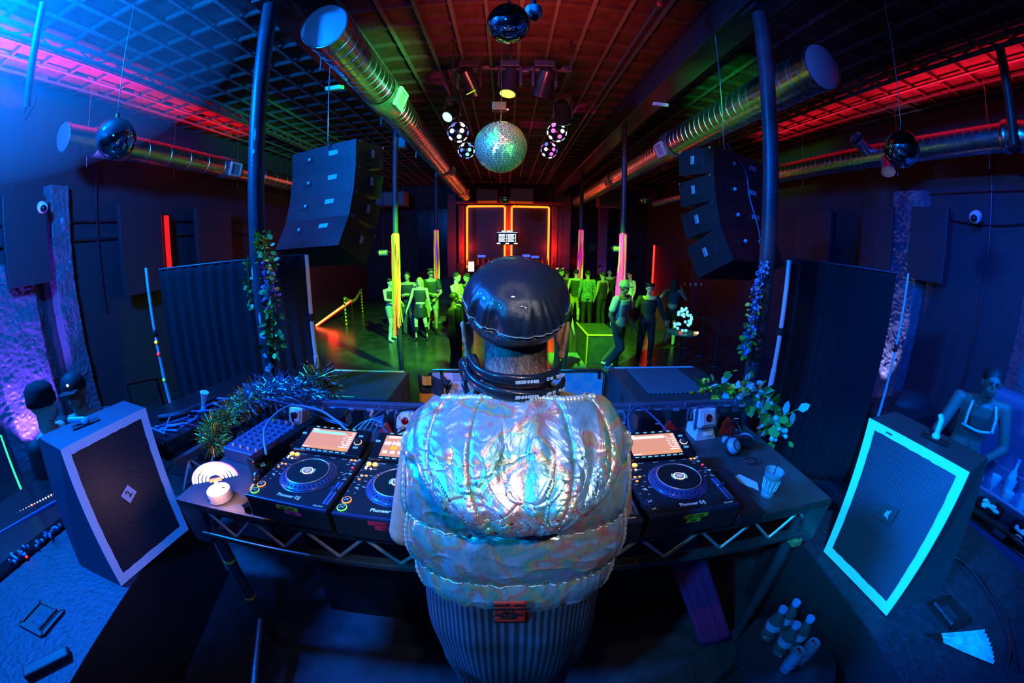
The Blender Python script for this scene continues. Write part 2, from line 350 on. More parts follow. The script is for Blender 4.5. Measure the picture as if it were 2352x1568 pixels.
# ------------------------------------------------------------------ round silver ducts
m_duct = bpy.data.materials.new('galvanised_duct'); m_duct.use_nodes = True
nt, b = nodes_of(m_duct); b.inputs['Base Color'].default_value = (.62, .64, .66, 1); b.inputs['Metallic'].default_value = 1; b.inputs['Roughness'].default_value = .33
tc = nt.nodes.new('ShaderNodeTexCoord'); n_ = nt.nodes.new('ShaderNodeTexNoise'); n_.inputs['Scale'].default_value = 9; n_.inputs['Detail'].default_value = 4
nt.links.new(tc.outputs['Object'], n_.inputs['Vector']); rr = nt.nodes.new('ShaderNodeMapRange'); rr.inputs['To Min'].default_value = .2; rr.inputs['To Max'].default_value = .36
nt.links.new(n_.outputs['Fac'], rr.inputs['Value']); nt.links.new(rr.outputs[0], b.inputs['Roughness'])
def duct(name_label, x, z, r, y0, y1, vents, group='round silver ventilation ducts', seam=.16, cap0=True):
    t = thing('ventilation_duct', name_label, 'duct', (x, y0, z), 0, group)
    prof = []; y = y0; n = int((y1-y0)/seam)
    for i in range(n):                      # spiral seams as fine ridges
        yy = y0+i*seam; prof += [(r, yy), (r, yy+seam-.014), (r+.006, yy+seam-.010), (r+.006, yy+seam-.004)]
    prof.append((r, y1))
    MB().lathe([(p, q-y0) for p, q in prof], (x, y0, z), (0, 1, 0), 40, caps=False).build('duct_tube', m_duct, t, True)
    MB().lathe([(r+.004, -.012), (r+.012, -.01), (r+.012, .03), (r+.004, .035)], (x, y0, z), (0, 1, 0), 40, caps=False).build('collar', m_duct, t, True)
    MB().lathe([(.001, -.016), (r*.97, -.010), (r+.004, .0)], (x, y0, z), (0, 1, 0), 40, caps=False).build('end_cap', mat('cap_metal', (.35, .38, .42), .45, metal=.6), t, True)
    MB().lathe([(.001, .0), (r+.004, .0)], (x, y1, z), (0, 1, 0), 40, caps=False).build('end_cap', m_black, t, True)
    for (vy, ang, sz) in vents:             # side vents: sleeve, frame and louvres
        c, s_ = math.cos(ang), math.sin(ang); R = Matrix(((c, 0, -s_), (0, 1, 0), (s_, 0, c))).transposed()
        R = Matrix.Rotation(-ang, 3, 'Y')
        MB().lathe([(r+.012, -.3), (r+.02, -.29), (r+.02, .29), (r+.012, .3)], (x, vy, z), (0, 1, 0), 40, caps=False).build('sleeve', mat('sleeve_metal', (.45, .48, .5), .4, metal=.9), t, True)
        cc = Vector((x, vy, z))+R @ Vector((r+.03, 0, 0))
        fr = MB(); w = sz
        for a_, b_, dd in (((0, -w, 0), (0, 0, 0), (.05, .035, 2*w*.8+.035)), ((0, w, 0), 0, (.05, .035, 2*w*.8+.035)), ((0, 0, -w*.8), 0, (.05, 2*w, .035)), ((0, 0, w*.8), 0, (.05, 2*w, .035))):
            fr.box(cc+R @ Vector(a_), dd, R)
        fr.build('vent_frame', mat('vent_frame', (.8, .78, .74), .5), t)
        MB().box(cc-R @ Vector((.012, 0, 0)), (.01, 2*w, 1.6*w), R).build('vent_back', m_steel, t)
        lv = MB()
        for k in range(9): lv.box(cc+R @ Vector((0, (k-4)*w*.21, 0)), (.012, .008, 1.55*w), R)
        lv.build('louvre', mat('louvre_pink', (.5, .42, .42), .5), t)
    return t
duct('big silver round duct running over the dance floor, left of the disco ball', -1.79, 4.12, .245, 3.33, 16.9, [(5.35, -.35, .16), (10.9, -.4, .13), (15.2, -.4, .13)])
duct('big silver round duct running over the dance floor, right of the black ceiling beam', 3.18, 3.94, .25, 3.0, 16.8, [(6.95, PI+.45, .15), (11.0, PI+.45, .13)])
duct('silver round duct with blunt end along the left wall behind the hanging mirror sphere', -5.95, 3.80, .205, 3.15, 16.0, [(3.95, -.25, .16), (6.95, -.25, .16), (12.0, -.3, .15)], seam=.5)
t = duct('long silver round duct along the right wall behind the hanging mirror sphere', 5.95, 3.80, .19, 2.15, 14.5, [(10.6, PI+.3, .1)], seam=.13)
q = MB(); e = Vector((5.95, 2.15, 3.8)); pts = [e+Vector((.0, .05, 0)), e+Vector((0, -.1, -.01)), e+Vector((.1, -.28, -.06)), e+Vector((.3, -.38, -.12)), e+Vector((.6, -.42, -.2))]
q.tube(pts, .2, 28).build('elbow', m_duct, t, True)
MB().lathe([(.21, -.02), (.222, 0), (.222, .05), (.21, .07)], (5.95, 2.2, 3.8), (0, 1, 0), 36, caps=False).build('collar', m_duct, t, True)
q = MB(); ax = Vector((-.72, -.10, .25)).normalized(); c0 = Vector((5.85, 4.55, 3.84))
q.lathe([(.115, 0), (.115, .38), (.122, .39), (.122, .42), (.115, .42), (.10, .40), (.10, .1)], c0, ax, 28, caps=False).build('branch_tube', m_duct, t, True)
q = MB(); q.lathe([(.11, 0), (.11, .34), (.118, .36)], (5.9, 4.2, 3.75), (-.35, -.3, -.75), 28).build('branch_tube', m_duct, t, True)
# hanging rods of the ducts
for x, ys, z in ((-1.79, (3.8, 6, 8.5, 11, 14), 4.3), (3.18, (3.9, 5.6, 8, 11), 4.1), (-5.95, (3.7, 5.6, 7.6, 9.5), 3.9), (5.95, (2.6, 4.2, 6.6, 9), 3.9)):
    for y in ys:
        s = -1 if x < 0 else 1
        mb = MB(); mb.cyl((x+.25*s, y, z-.42), (x+.25*s, y, 4.77), .006, n=6)
        tag(mb.build('hanger_rod', m_chrome), 'thin threaded rod holding '+{-1.79: 'the big duct left of the mirror ball', 3.18: 'the big duct right of the ceiling beam', -5.95: 'the duct along the left wall', 5.95: 'the duct along the right wall'}[x], 'hanger rod', 'hanger rods of the ducts')
# ================================================================== THE BOOTH
m_top = mat('table_top_lino', (.06, .062, .075), .42, noise_amt=.35, nscale=11, bump=.05, bscale=50)
m_rust = mat('worn_edge', (.05, .035, .035), .6, noise_amt=.6, nscale=30)
m_truss = mat('truss_dark', (.10, .105, .115), .35, metal=.6)
m_rod = mat('truss_rod', (.75, .75, .75), .3, metal=.7)
TZ = .95
tbl = thing('truss_table', 'long black truss-framed table carrying the DJ decks', 'table', (0, 1.25, 0))
MB().bbox((0, 1.25, TZ-.012), (2.6, .74, .024), .004).build('table_top', m_top, tbl)
MB().bbox((0, .884, TZ-.014), (2.6, .012, .03), .004).build('front_edge', m_rust, tbl)
for yy, nm in ((.9, 'front'), (1.6, 'back')):
    mb = MB(); mb.bbox((0, yy, .918), (2.5, .03, .022), .005); mb.bbox((0, yy, .79), (2.44, .04, .025), .006)
    each(mb, 'truss_chord', m_truss, tbl)
    mb = MB(); x = -1.16; k = 0
    while x < 1.15:
        z0, z1 = (.91, .80) if k % 2 == 0 else (.80, .91); mb.cyl((x, yy, z0), (x+.115, yy, z1), .0065, n=8); x += .115; k += 1
    each(mb, 'truss_rod', m_rod, tbl, True)
for sx in (-1, 1):
    mb = MB(); mb.bbox((sx*1.26, 1.25, .905), (.045, .74, .045), .006); mb.bbox((sx*1.22, 1.25, .80), (.035, .70, .035), .006)
    each(mb, 'truss_chord', m_truss, tbl)
    for yy in (.93, 1.55):
        MB().cyl((sx*1.20, yy, .93), (sx*1.165, yy, .0), .026, n=20).build('leg', m_post, tbl, True)
    mb = MB(); mb.hexa([Vector((sx*1.28, .885, .74)), Vector((sx*1.19, .885, .74)), Vector((sx*1.19, .95, .74)), Vector((sx*1.28, .95, .74)), Vector((sx*1.295, .88, .93)), Vector((sx*1.17, .88, .93)), Vector((sx*1.17, .97, .93)), Vector((sx*1.295, .97, .93))])
    mb.build('corner_bracket', m_truss, tbl)
mb = MB()
for z, r in ((.78, .0275), (.60, .0275), (.36, .0275)): mb.lathe([(r, 0), (r+.001, .002), (r+.001, .014), (r, .016)], (-1.165-.035*z/.93, .93, z), n=20, caps=False)
each(mb, 'tape_band', mat('yellow_tape', (.85, .6, .04), .5), tbl)
MB().bbox((1.192, .905, .745), (.05, .06, .04), .008).build('tape_band', mat('copper_tape', (.7, .3, .12), .5, noise_amt=.5, nscale=60), tbl)
MB().cyl((-1.17, .93, .22), (-.95, .15, .02), .02, n=14).build('foot_bar', m_post, tbl, True)
# black plinth box below the table and a purple drape
mb = MB().bbox((0, 1.45, .38), (1.9, .5, .76), .01); tag(mb.build('equipment_case', m_black), 'black equipment case standing in the dark under the table', 'case')
mb = MB().grid(lambda u, v: Vector((.62+.34*v+.16*u+.012*math.sin(u*14), 1.13-.22*v, .74-.70*v+.01*math.sin(u*20))), 20, 16)
o = mb.build('purple_cloth', mat('purple_cloth', (.32, .02, .16), .8, bump=.2, bscale=80), smooth='all'); o.modifiers.new('t', 'SOLIDIFY').thickness = .006
tag(o, 'narrow purple cloth hanging down under the right side of the table', 'cloth')

# ------------------------------------------------------------------ media players
m_deckb = mat('deck_body', (.016, .018, .024), .35); m_deckr = mat('deck_ridge', (.02, .03, .09), .3)
m_jog = mat('jog_black', (.008, .011, .013), .5); m_ring = mat('jog_ring', (.03, .055, .16), .28, coat=.5)
m_silver = mat('silver_ring', (.8, .72, .62), .3, metal=.6)
m_scr = mat('screen_peach', (.1, .05, .04), .3, emit=(.78, .33, .20), es=1.0)
m_scrw = mat('screen_white', (.5, .5, .5), .3, emit=(.95, .85, .75), es=1.0); m_scrc = mat('screen_cyan', (.3, .5, .5), .3, emit=(.35, .85, .8), es=.9)
m_scro = mat('screen_orange', (.5, .3, 0), .3, emit=(1, .42, .03), es=1.0)
m_led = {c: mat('led_'+c, (.1, .1, .1), .4, emit=e, es=s) for c, e, s in (('amber', (1, .45, .02), 4), ('green', (.15, 1, .05), 1.6), ('orange', (1, .35, .02), 1.6), ('red', (1, .02, .02), 2), ('white', (.9, .95, 1), 1.2), ('blue', (.1, .5, 1), .8), ('cyan', (.2, .8, 1), .7))}
m_print = mat('white_print', (.8, .85, .9), .5, emit=(.4, .75, 1), es=.08)
m_tapeneon = {c: mat('tape_'+c, v, .5) for c, v in (('pink', (.9, .03, .16)), ('yellow', (.55, .42, .03)), ('green', (.3, .55, .02)), ('red', (.8, .02, .06)))}
def media_player(x, y, rz, label, lit=True, screen='list', tape=()):
    t = thing('media_player', label, 'media player', (x, y, TZ), rz, 'media players on the truss table')
    def B(mb, name, m, par=t, sm=False): return mb.build(name, m, par, sm, world=False)
    def EB(mb, name, m): return each(mb, name, m, t, False, False)
    mb = MB(); mb.bbox((0, 0, .071), (.329, .453, .094), .008); B(mb, 'body', m_deckb)
    mb = MB(); mb.bbox((0, -.222, .112), (.327, .012, .014), .003); B(mb, 'front_ridge', m_deckr)
    for sx in (-1, 1):
        for sy in (-1, 1): B(MB().cyl((sx*.13, sy*.18, .0), (sx*.13, sy*.18, .026), .019, .022, 20), 'foot', m_black, sm=True)
    T = .118
    # display housing, tilted towards the DJ
    R = Matrix.Rotation(math.radians(14), 3, 'X'); c = Vector((.0, .150, T+.018))
    B(MB().bbox(c, (.300, .148, .030), .006, R), 'display_housing', m_blackg)
    sc = B(MB().box(c+R @ Vector((-.01, .0, .0156)), (.205, .112, .0012), R), 'screen', m_scr)
    up = R @ Vector((0, 0, .0168)); U = lambda a, b_: c+up+R @ Vector((a-.01, b_, 0))
    if screen == 'list':
        mb = MB(); mb.box(U(-.02, .038), (.150, .014, .0008), R); B(mb, 'highlight_bar', m_scrc if x < 0 else m_scrw)
        mb = MB(); mb.box(U(-.085, .051), (.03, .006, .0008), R)
        for k in range(8):
            if k < 6: mb.box(U(.063+.004*(k % 2), .034-.010*k), (.012-.003*(k % 2), .003, .0008), R)
            w = (.012, .010, .022, .018, .020, .016, .030, .042)[k]; mb.box(U(.098-w/2, .046-.0115*k), (w, .005, .0008), R)
        mb.box(U(-.085, -.0515), (.032, .004, .0008), R); EB(mb, 'screen_text', m_scrw)
        mb = MB(); mb.box(U(.01, -.046), (.16, .0015, .0008), R); mb.box(U(.075, -.050), (.018, .005, .0008), R); EB(mb, 'wave_strip', m_scro)
    else:
        mb = MB(); rs = random.Random(3)
        for k in range(40): mb.box(U(-.098+.005*k, .012), (.003, .006+.026*rs.random(), .0008), R)
        for k in range(5): mb.box(U(-.085+.03*k, -.035), (.018, .014, .0008), R)
        mb.box(U(-.03, .046), (.12, .010, .0008), R); EB(mb, 'screen_text', m_scrw)
        mb = MB(); mb.box(U(-.055, -.012), (.026, .014, .0009), R); mb.box(U(.02, .03), (.02, .005, .0009), R); EB(mb, 'wave_strip', m_scro)
    mb = MB()
    for k in range(6): mb.box(U(-.085+.034*k, .067), (.014, .004, .002), R)
    for k in range(8): mb.box(U(-.092+.026*k, -.066), (.016, .004, .002), R)
    EB(mb, 'screen_button', m_led['cyan'])
    kc = U(.128, .0)
    B(MB().lathe([(.014, 0), (.013, .014), (.011, .016)], kc, R @ Vector((0, 0, 1)), 20), 'rotary_knob', m_deckb, sm=True)
    B(MB().lathe([(.016, 0), (.016, .002), (.012, .002), (.012, 0)], kc, R @ Vector((0, 0, 1)), 24, caps=False), 'knob_ring', m_scrw, sm=True)
    EB(MB().box(U(.128, .035), (.018, .008, .002), R).box(U(.128, -.03), (.02, .008, .002), R).box(U(-.128, .02), (.018, .010, .002), R), 'browse_button', m_led['blue'])
    # jog wheel
    jc = Vector((.006, -.060, T))
    jr = B(MB().lathe([(.106, 0), (.106, .004), (.103, .008), (.099, .010), (.084, .016), (.080, .018)], jc, n=64, caps=False), 'jog_ring', m_ring, sm='all')
    B(MB().lathe([(.1065, .0), (.1085, .001), (.1085, .003), (.1065, .004)], jc, n=64, caps=False), 'jog_rim', mat('jog_rim', (.12, .25, .5), .2, metal=.6), sm=True)
    mb = MB()
    for k in range(36):
        a = 2*PI*k/36; p = jc+Vector((.0925*math.cos(a), .0925*math.sin(a), .0125)); mb.lathe([(.0001, .0022), (.0035, .0018), (.0055, 0)], p, (math.cos(a)*.5, math.sin(a)*.5, 1), 10, caps=False)
    B(mb, 'dimple', mat('dimple', (.015, .025, .08), .25), jr, sm=True)
    B(MB().lathe([(.081, .018), (.0805, .0205), (.079, .0215), (.0775, .0205), (.077, .019)], jc, n=64, caps=False), 'platter_ring', m_silver, sm=True)
    B(MB().lathe([(.0771, .0192), (.0001, .0196)], jc, n=64, caps=False), 'platter', m_jog, sm=True)
    hb = jc+Vector((0, 0, .0200))
    B(MB().lathe([(.0215, 0), (.0215, .0008), (.0001, .0009)], hb, n=40, caps=False), 'hub_disc', m_scrw, sm=False)
    B(MB().lathe([(.0165, 0.0009), (.0165, .0014), (.0001, .0015)], hb, n=40, caps=False), 'hub_dark', mat('hub_grey', (.03, .03, .03), .4, emit=(.16, .15, .14), es=.5))
    B(MB().lathe([(.0120, 0.0014), (.0120, .0019), (.0001, .0020)], hb, n=40, caps=False), 'hub_inner', mat('hub_light', (.3, .3, .3), .4, emit=(.35, .33, .31), es=.8))
    mb = MB()
    for a0 in (140, -40):
        vs = []
        for k in range(7):
            a = math.radians(a0+k*13)
            vs += [hb+Vector((.023*math.cos(a), .023*math.sin(a), .0006)), hb+Vector((.029*math.cos(a), .029*math.sin(a), .0006))]
        mb.add(vs, [(2*k, 2*k+1, 2*k+3, 2*k+2) for k in range(6)])
    EB(mb, 'hub_mark', m_led['cyan'])
    # cue / play rings
    for yy, col in ((-.158, 'orange'), (-.197, 'green')):
        q = Vector((-.139, yy, T)); B(MB().lathe([(.0165, 0), (.0165, .003), (.0140, .003), (.0140, 0)], q, n=32, caps=False), 'transport_ring', m_led[col] if lit else m_ring)
        B(MB().lathe([(.0139, 0), (.0135, .004), (.0001, .0045)], q, n=28, caps=False), 'transport_button', m_jog, sm=True)
        B(MB().bar(q+Vector((-.008, -.006, .0045)), q+Vector((.008, .006, .0045)), .0014).bar(q+Vector((-.007, .005, .0045)), q+Vector((.007, -.004, .0045)), .0012), 'transport_mark', m_print)
    mb = MB()
    for k in range(2): mb.lathe([(.009, 0), (.009, .005), (.0001, .006)], (-.142+.024*k, .058, T), n=20, caps=False)
    EB(mb, 'loop_button', m_led['amber'])
    for col, ps in (('red', [(-.145, .085), (-.127, .085), (.146, .02)]), ('orange', [(-.142, -.016), (-.124, -.016), (-.142, -.04), (.12, .068), (.135, .068)]), ('white', [(-.143, .028), (-.123, .028), (-.145, .04)]), ('blue', [(-.11, .095), (.142, .045), (.150, .075), (-.13, -.09), (.14, -.115), (.155, -.02)])):
        mb = MB()
        for a, b_ in ps: mb.bbox((a, b_, T+.0015), (.009, .006, .004), .001)
        EB(mb, 'small_button', m_led[col])
    mb = MB(); rs = random.Random(5)
    for k in range(26): mb.box((-.155+.05*rs.random(), -.12+.2*rs.random(), T+.0006), (.005+.010*rs.random(), .0016, .0006))
    for k in range(16): mb.box((.115+.04*rs.random(), -.06+.13*rs.random(), T+.0006), (.005+.012*rs.random(), .0016, .0006))
    for a, b_ in ((-.09, .068), (-.03, .068), (.04, .068), (.09, .068)): mb.box((a, b_, T+.0006), (.022, .0018, .0006))
    EB(mb, 'panel_print', m_print)
    # pitch fader
    B(MB().box((.144, -.135, T+.0008), (.022, .125, .0012)), 'fader_scale', mat('fader_scale', (.06, .12, .35), .4))
    B(MB().box((.144, -.135, T+.0018), (.004, .120, .0012)), 'fader_slot', m_black)
    B(MB().bbox((.144, -.125, T+.008), (.020, .011, .014), .002).box((.144, -.125, T+.0156), (.020, .0014, .001)), 'pitch_fader', m_ring)
    text('Pioneer DJ', .021, m_print, t, (.0, -.190, T+.0006), ext=.0003, bold=.0006)
    text('CDJ-3000', .009, m_print, t, (.125, -.211, T+.0006), ext=.0003)
    for (tx, col, dx, dz, w) in tape:
        o = MB().box((dx, -.2275, dz), (w, .0012, .014)).build('tape_label', m_tapeneon[col], t, world=False)
        text(tx, .011, m_black, o, (dx, -.2284, dz), (PI/2, 0, 0), .0001, .0004, 'tape_writing')
    return t
media_player(-.695, 1.075, math.radians(-3.5), 'media player farthest left on the table, beside the white rainbow lamp', tape=(('LINK CABLE', 'yellow', .01, .098, .085), ('3000', 'pink', .028, .080, .065)))
media_player(-.355, 1.055, math.radians(-2), 'media player half hidden by the left arm, showing green and orange rings', screen='wave', tape=(('CDJ LINK', 'red', .0, .098, .09), ('3000', 'red', .005, .080, .06)))
media_player(.245, 1.045, 0, 'media player mostly hidden behind the silver vest on the right', lit=False)
media_player(.590, 1.060, math.radians(1), 'media player farthest right on the table, near the cup and spare headphones', lit=False, tape=(('LINK CABLE', 'green', .0, .098, .085), ('3000', 'green', -.005, .080, .05)))
# black case tray edge right of the outer player
tag(MB().bbox((.84, .99, TZ+.025), (.13, .30, .05), .012).build('power_supply', m_deckb), 'low black box with rounded corners between the right player and the cup', 'box')

# small blue-lit effects mixer
fx = thing('effects_mixer', 'small blue-lit mixer with rows of knobs at the left end of the table', 'mixer', (-1.13, 1.36, TZ), math.radians(-8))
MB().bbox((0, 0, .03), (.25, .34, .06), .006).build('body', mat('mixer_blue', (.05, .08, .16), .4), fx, world=False)
mb = MB()
for i in range(5):
    for j in range(7): mb.lathe([(.007, 0), (.006, .012), (.004, .013)], (-.09+.045*i, -.09+.035*j, .06), n=12)
each(mb, 'knob', mat('knob_blue', (.10, .22, .5), .3), fx, True, False)
mb = MB()
for i in range(4): mb.lathe([(.006, 0), (.006, .010), (.003, .014)], (-.08+.05*i, -.135, .06), n=12)
each(mb, 'fader_cap', mat('knob_pale', (.8, .75, .8), .3), fx, True, False)
for i, c in enumerate(('yellow', 'blue', 'pink', 'pink')):
    p = (-.05+.045*i, .13, .06)
    MB().cyl(p, (p[0], p[1], .085), .008, n=12).build('plug_collar', {'yellow': mat('plug_yellow', (.7, .8, .02), .4), 'blue': mat('plug_blue', (.1, .3, .8), .4), 'pink': mat('plug_pink', (.9, .45, .45), .4)}[c], fx, True, world=False)
    MB().cyl((p[0], p[1], .085), (p[0], p[1], .13), .0065, n=12).build('plug', m_black, fx, True, world=False)
# flat black box beside it with white lettering on its end
bxr = thing('signal_box', 'long flat black box with white lettering leaning between the mixer and the left player', 'box', (-.945, 1.32, TZ), math.radians(-14))
MB().bbox((0, .0, .055), (.05, .50, .11), .008).build('body', m_blackg, bxr, world=False)
text('POD-COREX', .032, mat('print_pale', (.5, .55, .6), .5), bxr, (.0262, .05, .065), (PI/2, 0, PI/2), .0004, .0006)
bt = thing('dark_bottle', 'dark squeeze bottle with a pale leaf mark lying beside the rainbow lamp', 'bottle', (-.965, 1.09, TZ), math.radians(20))
MB().lathe([(.004, 0), (.012, .002), (.013, .02), (.03, .035), (.036, .06), (.038, .15), (.034, .165), (.01, .17)], (-.02, -.08, .039), (.15, 1, .0), 24).build('body', m_blackg, bt, True, world=False)
MB().lathe([(.009, -.03), (.010, 0)], (-.02, -.08, .039), (.15, 1, .0), 16).build('nozzle', mat('nozzle_orange', (.9, .5, .1), .4), bt, True, world=False)
MB().box((.0, .02, .0775), (.02, .05, .0012), Matrix.Rotation(.4, 3, 'Z')).build('leaf_mark', mat('leaf_cyan', (.15, .75, .8), .5), bt, world=False)
bt = thing('marker_pen', 'black and magenta marker lying at the table edge below the left player', 'marker', (-.915, .925, TZ))
MB().cyl((-.945, .895, TZ+.016), (-.90, .99, TZ+.016), .015, n=20).build('body', m_blackg, bt, True)
MB().cyl((-.9265, .933, TZ+.016), (-.917, .955, TZ+.016), .0158, n=20).build('band', mat('magenta_band', (.9, .01, .35), .4), bt, True)
MB().cyl((-.908, .973, TZ+.016), (-.900, .99, TZ+.016), .0158, n=20).build('cap', mat('violet_cap', (.5, .1, .8), .4), bt, True)

# rainbow night lamp
lb = Vector((-1.095, .945, TZ)); rl = thing('rainbow_lamp', 'glowing rainbow lamp on a round white base at the left end of the table', 'lamp', lb)
mb = MB().lathe([(.049, 0), (.052, .004), (.049, .040), (.045, .044), (.001, .045)], lb, n=48); mb.build('base', mat('lamp_white', (.85, .78, .76), .4), rl, True)
MB().cyl(lb+Vector((0, 0, .044)), lb+Vector((-.002, .006, .075)), .008, n=16).build('stem', mat('lamp_white', (.85, .78, .76), .4), rl, True)
MB().cyl(lb+Vector((-.018, -.0478, .018)), lb+Vector((-.0185, -.0495, .018)), .006, n=16).build('button', m_black, rl, True)
MB().box(lb+Vector((.02, .012, .0453)), (.012, .007, .001)).build('charge_port', m_black, rl)
vw = Vector((.62, -.9, .0)).normalized()      # the arch faces the DJ
ux = Vector((0, 0, 1)).cross(vw).normalized()*1.0; uz = Vector((0, 0, 1))
for r_, c_, s_ in ((.083, (1, .10, .75), 1.6), (.071, (.80, .75, 1), 2.4), (.057, (.45, 1, .95), 1.6), (.043, (1, .85, .45), 1.8), (.029, (1, .55, .02), 1.5)):
    pts = [lb+Vector((-.002, .006, .082))+ux*r_*1.08*math.cos(PI*k/24)+uz*r_*.86*math.sin(PI*k/24) for k in range(25)]
    MB().tube(pts, .0050, 12).build('neon_arc', mat('neon_%d' % int(r_*1000), (.9, .9, .9), .4, emit=c_, es=s_), rl, True)
MB().box(lb+Vector((-.002, .006, .080)), (.05, .008, .012), Matrix.Rotation(math.atan2(ux.y, ux.x), 3, 'Z')).build('arch_base', mat('arch_red', (.8, .12, .06), .4, emit=(1, .15, .05), es=.5), rl)
lamp('POINT', lb+Vector((.03, -.04, .11)), (1, .50, .42), 3.0, size=.05)

# ------------------------------------------------------------------ right end of the table: headphones, cup, tape
hp = thing('headphones', 'blue-lit over-ear headphones lying on the right end of the table', 'headphones', (1.07, 1.32, TZ))
for i, (cx, cy, tilt) in enumerate(((-.03, -.01, (.25, -.75, .6)), (.07, .035, (.5, .5, .35)))):
    c_ = Vector((1.07+cx, 1.32+cy, TZ+.045)); ax = Vector(tilt).normalized()
    MB().lathe([(.001, .022), (.024, .022), (.030, .018), (.036, .012), (.040, .0), (.040, -.006)], c_, ax, 32).build('ear_cup', mat('hp_blue', (.16, .3, .5), .3), hp, True)
    MB().lathe([(.040, -.004), (.044, -.012), (.042, -.024), (.030, -.026), (.001, -.016)], c_, ax, 32).build('ear_pad', m_black, hp, True)
    MB().lathe([(.026, .0225), (.026, .0245), (.023, .0245), (.023, .022)], c_, ax, 28, caps=False).build('cup_ring', m_blackg, hp, True)
pts = []
for k in range(25):
    a = PI*k/24; pts.append(Vector((1.07-.03+.10*k/24+.02*math.sin(a), 1.315+.045*k/24+.10*math.sin(a), TZ+.05+.012*math.sin(a))))
MB().tube(pts, .008, 10).build('headband', m_blackg, hp, True)
MB().bbox((1.035, 1.365, TZ+.045), (.03, .05, .03), .008, Matrix.Rotation(.5, 3, 'Z')).build('yoke', mat('hp_blue', (.16, .3, .5), .3), hp)
pts = [Vector((1.10+.05*math.sin(k*.55)*(.5+k*.03), 1.25-.002*k+.025*math.cos(k*.55), TZ+.004+.0006*k)) for k in range(22)]
MB().tube(pts, .0022, 6).build('cord', m_black, hp, True)
MB().cyl(pts[-1], pts[-1]+Vector((.035, -.02, 0)), .004, n=10).build('plug', m_chrome, hp, True)
cup = thing('plastic_cup', 'ribbed plastic cup of drink with a straw on the right end of the table', 'cup', (1.02, .99, TZ))
m_cup = mat('cup_plastic', (.55, .72, .85), .18, trans=.55)
prof = [(.026, 0), (.027, .004), (.028, .012), (.0265, .014), (.0275, .025), (.0265, .027), (.034, .085), (.036, .088), (.0375, .108), (.0395, .110), (.0395, .113)]
MB().lathe(prof+[(.0375, .112), (.035, .088), (.0255, .027), (.0245, .003), (.001, .003)], (1.02, .99, TZ), n=40, caps=False).build('wall', m_cup, cup, True)
MB().lathe([(.024, .004), (.0335, .088), (.001, .088)], (1.02, .99, TZ), n=32, caps=False).build('drink', mat('drink_blue', (.18, .42, .65), .1, trans=.3), cup, True)
mb = MB()
for k in range(12):
    a = 2*PI*k/12; mb.cyl((1.02+.0285*math.cos(a), .99+.0285*math.sin(a), TZ+.032), (1.02+.0335*math.cos(a), .99+.0335*math.sin(a), TZ+.078), .0028, n=8)
each(mb, 'rib', mat('cup_rib', (.6, .8, .95), .15), cup, True)
MB().cyl((1.01, .985, TZ+.01), (1.045, 1.01, TZ+.15), .0022, n=8).build('straw', m_black, cup, True)
tag(MB().add([(.93, 1.13, TZ+.001), (.985, 1.15, TZ+.001), (1.03, 1.075, TZ+.001), (1.0, 1.02, TZ+.001), (.985, 1.05, TZ+.001), (.97, 1.06, TZ+.001)], [(0, 1, 2, 3, 4, 5)]).build('torn_label', mat('label_pale_blue', (.5, .62, .75), .6)), 'torn pale label stuck on the table behind the cup', 'label')

# ------------------------------------------------------------------ lighting bar behind the players
RY = 1.68
m_rail = mat('rail_blue', (.12, .16, .26), .3, metal=.5); m_lampw = mat('lamp_housing', (.65, .72, .78), .35)
rail = thing('light_rail', 'long dark rail with clamps running along the back of the table', 'rail', (0, RY, TZ))
mb = MB(); mb.bbox((0, RY, 1.05), (2.78, .035, .03), .006); mb.bbox((0, RY-.02, 1.035), (2.76, .02, .012), .003); mb.build('rail_bar', m_rail, rail)
for x in (-1.30, -.45, .5, 1.33): MB().bbox((x, RY+.02, 1.0), (.04, .03, .10), .004).build('upright', m_truss, rail)
mb = MB()
for k in range(26):
    x = -1.3+.104*k; mb.bbox((x, RY-.032, 1.035), (.035, .012, .016), .003); mb.cyl((x+.05, RY-.03, 1.05), (x+.05, RY-.03, 1.075 if k % 3 == 0 else 1.055), .003, n=6)
each(mb, 'rail_fitting', mat('fitting_blue', (.35, .5, .7), .3, metal=.6), rail)
for i, x in enumerate((-.98, -.62, .55, 1.0)):           # hexagonal clamps
    pts = [Vector((x+.052*math.cos(a), RY-.05-.0*i, 1.005+.045*math.sin(a))) for a in [PI*(.92)+PI*1.16*k/5 for k in range(6)]]
    pts = [Vector((x-.04, RY-.035, 1.04))]+pts+[Vector((x+.04, RY-.035, 1.04))]
    MB().tube(pts, .010, 4).build('clamp', m_rail if i > 1 else mat('clamp_pale', (.45, .48, .6), .3, metal=.5), rail)
for i, x in enumerate((-1.1, -.86, -.5, .42, .72, 1.18)):
    f = thing('led_fixture', ['black light fixture under the rail beside the left tinsel', 'black light fixture under the rail behind the left player', 'black light fixture under the rail near the left shoulder', 'black light fixture under the rail near the right shoulder', 'black light fixture under the rail behind the right player', 'black light fixture under the rail beside the right leaves'][i], 'light fixture', (x, RY-.06, TZ), 0, 'light fixtures under the rail')
    MB().bbox((x, RY-.07, TZ+.045), (.15, .10, .09), .012).build('housing', m_blackg, f)
    MB().box((x+.03, RY-.122, TZ+.055), (.03, .001, .004)).build('label', m_print, f)
